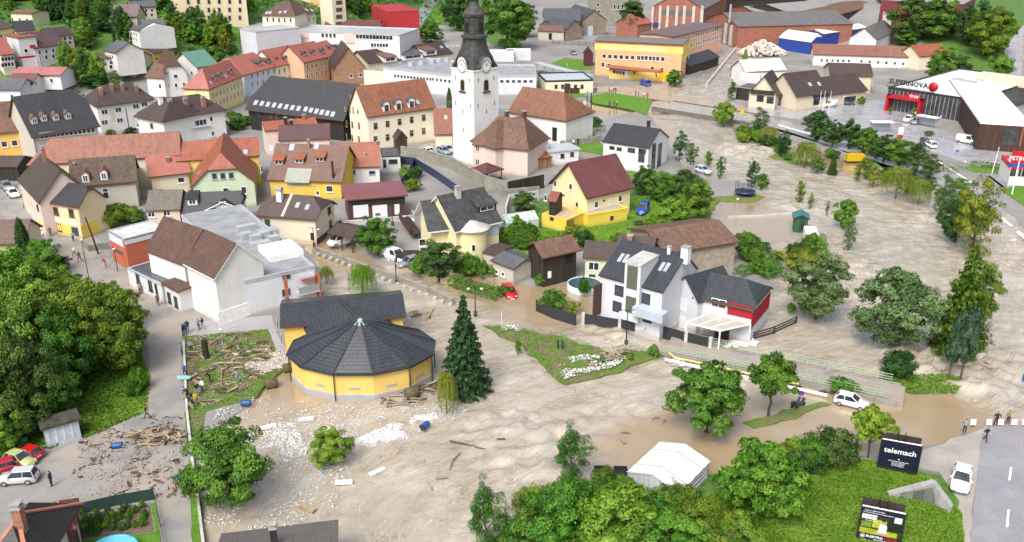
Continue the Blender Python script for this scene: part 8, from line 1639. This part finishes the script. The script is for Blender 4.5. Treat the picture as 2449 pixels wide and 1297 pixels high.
# ================================================================ what the flood left: driftwood, foam boards, wreckage
def surf(X,Y):
 sd=segdist(FW,X,Y)*np.where(inside(FW,X,Y),-1,1);z,_,_=waves(X,Y);return np.where(sd<0,z*smv(3,-1,sd)+.02,TOWN+.06)
def chunks(name,polys,n,s0,s1,mat,label,flatn=.35,seed=1,z=None,el=(.35,1)):
 rs=np.random.RandomState(seed);XS,YS=[],[]
 for poly,share in polys:
  P2=[(p.x,p.y)for p in pts_world(poly,.1)];a=np.array(P2);k=int(n*share);X=rs.uniform(a[:,0].min(),a[:,0].max(),k*6);Y=rs.uniform(a[:,1].min(),a[:,1].max(),k*6)
  q=inside(P2,X,Y)&(vnoise(X*.45,Y*.45,seed)*.6+vnoise(X*1.3,Y*1.3,seed+1)*.4+rs.uniform(-.12,.12,len(X))>.5);XS.append(X[q][:k]);YS.append(Y[q][:k])
 X,Y=np.concatenate(XS),np.concatenate(YS);n=len(X);Z=surf(X,Y)+.03 if z is None else np.full(len(X),z);s=s0+(s1-s0)*rs.rand(n)**3;a=rs.uniform(0,6.28,n);e=rs.uniform(*el,n)
 o6=np.array([(1,0,0),(0,1,0),(-1,0,0),(0,-1,0),(.2,.1,1),(0,0,-1)],float)[None]+rs.normal(0,.18,(n,6,3));o6*=s[:,None,None];o6[:,:,1]*=e[:,None];o6[:,:,2]*=flatn
 c,d=np.cos(a)[:,None],np.sin(a)[:,None];co=np.stack([o6[:,:,0]*c-o6[:,:,1]*d+X[:,None],o6[:,:,0]*d+o6[:,:,1]*c+Y[:,None],o6[:,:,2]+Z[:,None]],-1).reshape(-1,3)
 F=np.array([(0,1,4),(1,2,4),(2,3,4),(3,0,4),(1,0,5),(2,1,5),(3,2,5),(0,3,5)])[None]+6*np.arange(n)[:,None,None];F=F.reshape(-1,3)
 me=bpy.data.meshes.new(name);me.vertices.add(len(co));me.vertices.foreach_set('co',co.astype(np.float32).ravel());me.loops.add(F.size);me.loops.foreach_set('vertex_index',F.astype(np.int32).ravel());me.polygons.add(len(F));me.polygons.foreach_set('loop_start',np.arange(0,F.size,3,dtype=np.int32));me.update(calc_edges=True);me.materials.append(mat)
 o=link(bpy.data.objects.new(name,me));tag(o,label,None,None,'stuff')
foamw=flat('white_foam_scraps',(.66,.65,.63),.7,var=.3,scale=3);mixd=flat('mixed_rubble',(.42,.36,.31),.8,var=.7,scale=2.5);chip=flat('wet_wood_chips',(.15,.1,.065),.8,var=.6,scale=3)
WAT=[(490,1290),(480,1080),(520,985),(640,945),(760,965),(1000,975),(1180,945),(1190,975),(1060,1010),(980,1070),(880,1090),(860,1170),(760,1240),(600,1290)]
chunks('foam_scraps',[(WAT,.5),([(840,1055),(960,1005),(1040,985),(1050,1000),(960,1060),(880,1075)],.3),([(560,1050),(700,1000),(740,1080),(640,1130),(560,1120)],.2)],17000,.035,.17,foamw,'white foam scraps drifting on the flood below the round hall',.3)
chunks('foam_scraps',[([(1320,870),(1400,855),(1500,862),(1470,885),(1400,902),(1350,915)],.7),([(1590,868),(1640,862),(1760,885),(1690,892),(1600,880)],.2),([(1195,785),(1240,784),(1245,800),(1200,797)],.1)],1500,.05,.22,foamw,'white foam scraps washed onto the grass island',.4,5,.6)
chunks('rubble',[([(560,850),(640,838),(690,850),(690,885),(640,910),(590,890)],1)],3200,.06,.28,flat('pale_rubble',(.42,.38,.345),.8,var=.5,scale=3),'pale rubble spread between lawn and round hall',.45,8)
LAWN=[(445,812),(600,800),(640,830),(660,860),(600,930),(480,985),(450,985)];LOT=[(190,1055),(350,1000),(440,1000),(445,1190),(300,1195),(170,1190)];HEAP=[(300,1045),(350,1030),(440,1032),(442,1062),(340,1066)];HALLF=[(905,955),(1035,915),(1040,955),(960,985)]
chunks('wood_debris',[(LAWN,.5),(LOT,.22),(HEAP,.18),(HALLF,.1)],6500,.04,.24,mixd,'splintered wood and litter left on lawn and car park',.3,11,None,(.12,.5));chunks('wood_debris',[(LAWN,.45),(HEAP,.35),(LOT,.2)],3000,.05,.4,chip,'dark bark and twigs left on lawn and car park',.3,14,None,(.1,.4))
wds=[flat('fresh_split_wood',(.36,.27,.17),.8,var=.3),flat('grey_wood',(.27,.22,.17),.8,var=.3),flat('wet_dark_wood',(.09,.062,.042),.7,var=.3)]
PLM=[]
for j,m_ in enumerate(wds):
 mb=MB();mb.box((-1,-.13,0),(1,.13,.09));PLM.append(mb.data('driftwood_plank',[m_]));mb=MB();mb.tube([(-1,0,.1),(-.3,.05,.14),(.4,-.04,.12),(1,.06,.1)],[.13,.12,.1,.05],7);mb.tube([(.1,0,.12),(.45,.3,.25)],[.06,.02],5);PLM.append(mb.data('driftwood_log',[m_]))
rs=random.Random(21)
def drift(poly,n,label,group,l0=.5,l1=1.7):
 P_2=[(p.x,p.y)for p in pts_world(poly,TOWN)];a=np.array(P_2);k=0
 while k<n:
  x,y=rs.uniform(a[:,0].min(),a[:,0].max()),rs.uniform(a[:,1].min(),a[:,1].max())
  if not inside(P_2,np.array([x]),np.array([y]))[0]:continue
  z=float(surf(np.array([x]),np.array([y]))[0])if 'island' not in label else .62;me=rs.choice(PLM);o=bpy.data.objects.new(me.name.split('.')[0],me);link(o);o.location=(x,y,z+rs.uniform(0,.25));o.rotation_euler=(rs.uniform(-.15,.15),rs.uniform(-.12,.12),rs.gauss(0,.9));L=rs.uniform(l0,l1)*(1.5 if rs.random()<.12 else .7);o.scale=(L,rs.uniform(.5,1.0),.9);tag(o,label,'driftwood',group);k+=1
drift(LAWN,80,'piece of driftwood stranded on the littered lawn','driftwood on the lawn',.4,1.3);drift(LOT,45,'piece of driftwood left on the muddy car park','driftwood on the car park',.25,.8);drift(HEAP,50,'piece of wood in the driftwood heap across the lane','driftwood heap on the lane',.35,1.1);drift(HALLF,26,'piece of driftwood jammed against the round hall','driftwood at the round hall',.6,2.2)
drift([(1440,850),(1500,845),(1510,862),(1450,872)],22,'log in the woodpile on the grass island','logs on the grass island',.4,.9);drift([(1820,895),(2080,950),(2060,960),(1810,905)],14,'branch caught on the footbridge','branches on the footbridge',.8,2.2);drift([(1575,214),(1625,206),(1640,215),(1590,226)],12,'branch jammed at the road bridge','branches at the road bridge',1,2.5);drift([(2345,900),(2350,780),(2368,780),(2362,900)],16,'branch caught on the road barrier','branches on the road barrier',.5,1.4);drift([(985,745),(1030,745),(1030,757),(990,757)],9,'branch in the clump drifting past the wing','branches drifting past the wing',.6,1.5);drift([(1100,1060),(1900,930),(1700,1000),(1200,1130),(900,1250)],18,'dark branch floating in the open flood','branches floating in the flood',.6,1.6)
for x,y,l_ in((822,1153,'large white foam board floating below the small bushy tree'),(902,1128,'white foam board floating right of the small bushy tree'),(642,1020,'white foam board near the top of the foam field'),(732,1002,'pale foam board below the round hall'),(735,1215,'tan foam board floating near the grey-brown roof')):
 p=G(x,y,.25);mb=MB();mb.box((-.85,-.26,-.15),(.85,.26,.1));o=mb.build('foam_board',[foamw if 'tan' not in l_ else wds[0]]);o.location=p;o.rotation_euler[2]=x%7*.2-.5;tag(o,l_,'board')
for x,y,l_,s_ in((650,925,'round brown bale washed up by the left side of the round hall',.9),(690,887,'brown bale leaning on the round hall wall',.8),(985,950,'brown bale in the driftwood before the round hall',1.0)):
 p=G(x,y,.1);mb=MB();mb.tube([(-.8,0,.55),(-.7,0,.55),(.7,0,.55),(.8,0,.55)],[.55,.7,.7,.55],14);o=mb.build('hay_bale',[flat('soaked_bale',(.1,.08,.04),.9,var=.5,scale=4)]);o.location=p;o.rotation_euler[2]=.4;o.scale=(s_,)*3;tag(o,l_,'bale')
rs_=np.random.RandomState(2);X=rs_.uniform(-330,-35,70000);Y=rs_.uniform(250,620,70000);s=Y-X;k=(smv(350,400,s)*smv(-30,-60,X)>rs_.rand(len(X)))&(vnoise(X*.06,Y*.06,3)+.5*vnoise(X*.2,Y*.2,4)>.5)
for a,b,c,d in OCC:k&=~((X>a-1)&(X<c+1)&(Y>b-3)&(Y<d+1))
X,Y=X[k],Y[k];b_=vnoise(X*.22,Y*.22,7);Z=np.vectorize(H)(X,Y)+np.clip(b_*3.2-.6,.1,3)*rs_.uniform(.6,1,len(X));nn=np.stack([rs_.normal(size=len(X))*.5,rs_.normal(size=len(X))*.5-.3,np.ones(len(X))],1)
o=link(bpy.data.objects.new('undergrowth',leaves_mesh('undergrowth',np.stack([X,Y,Z],1),nn,1.5,np.clip(.45+.7*(vnoise(X*.3,Y*.3,9)-.5)+rs_.normal(0,.15,len(X)),0,1),rs_,.7,0,LM['mid'])));tag(o,'thicket of shrubs on the far hillside',None,None,'stuff')
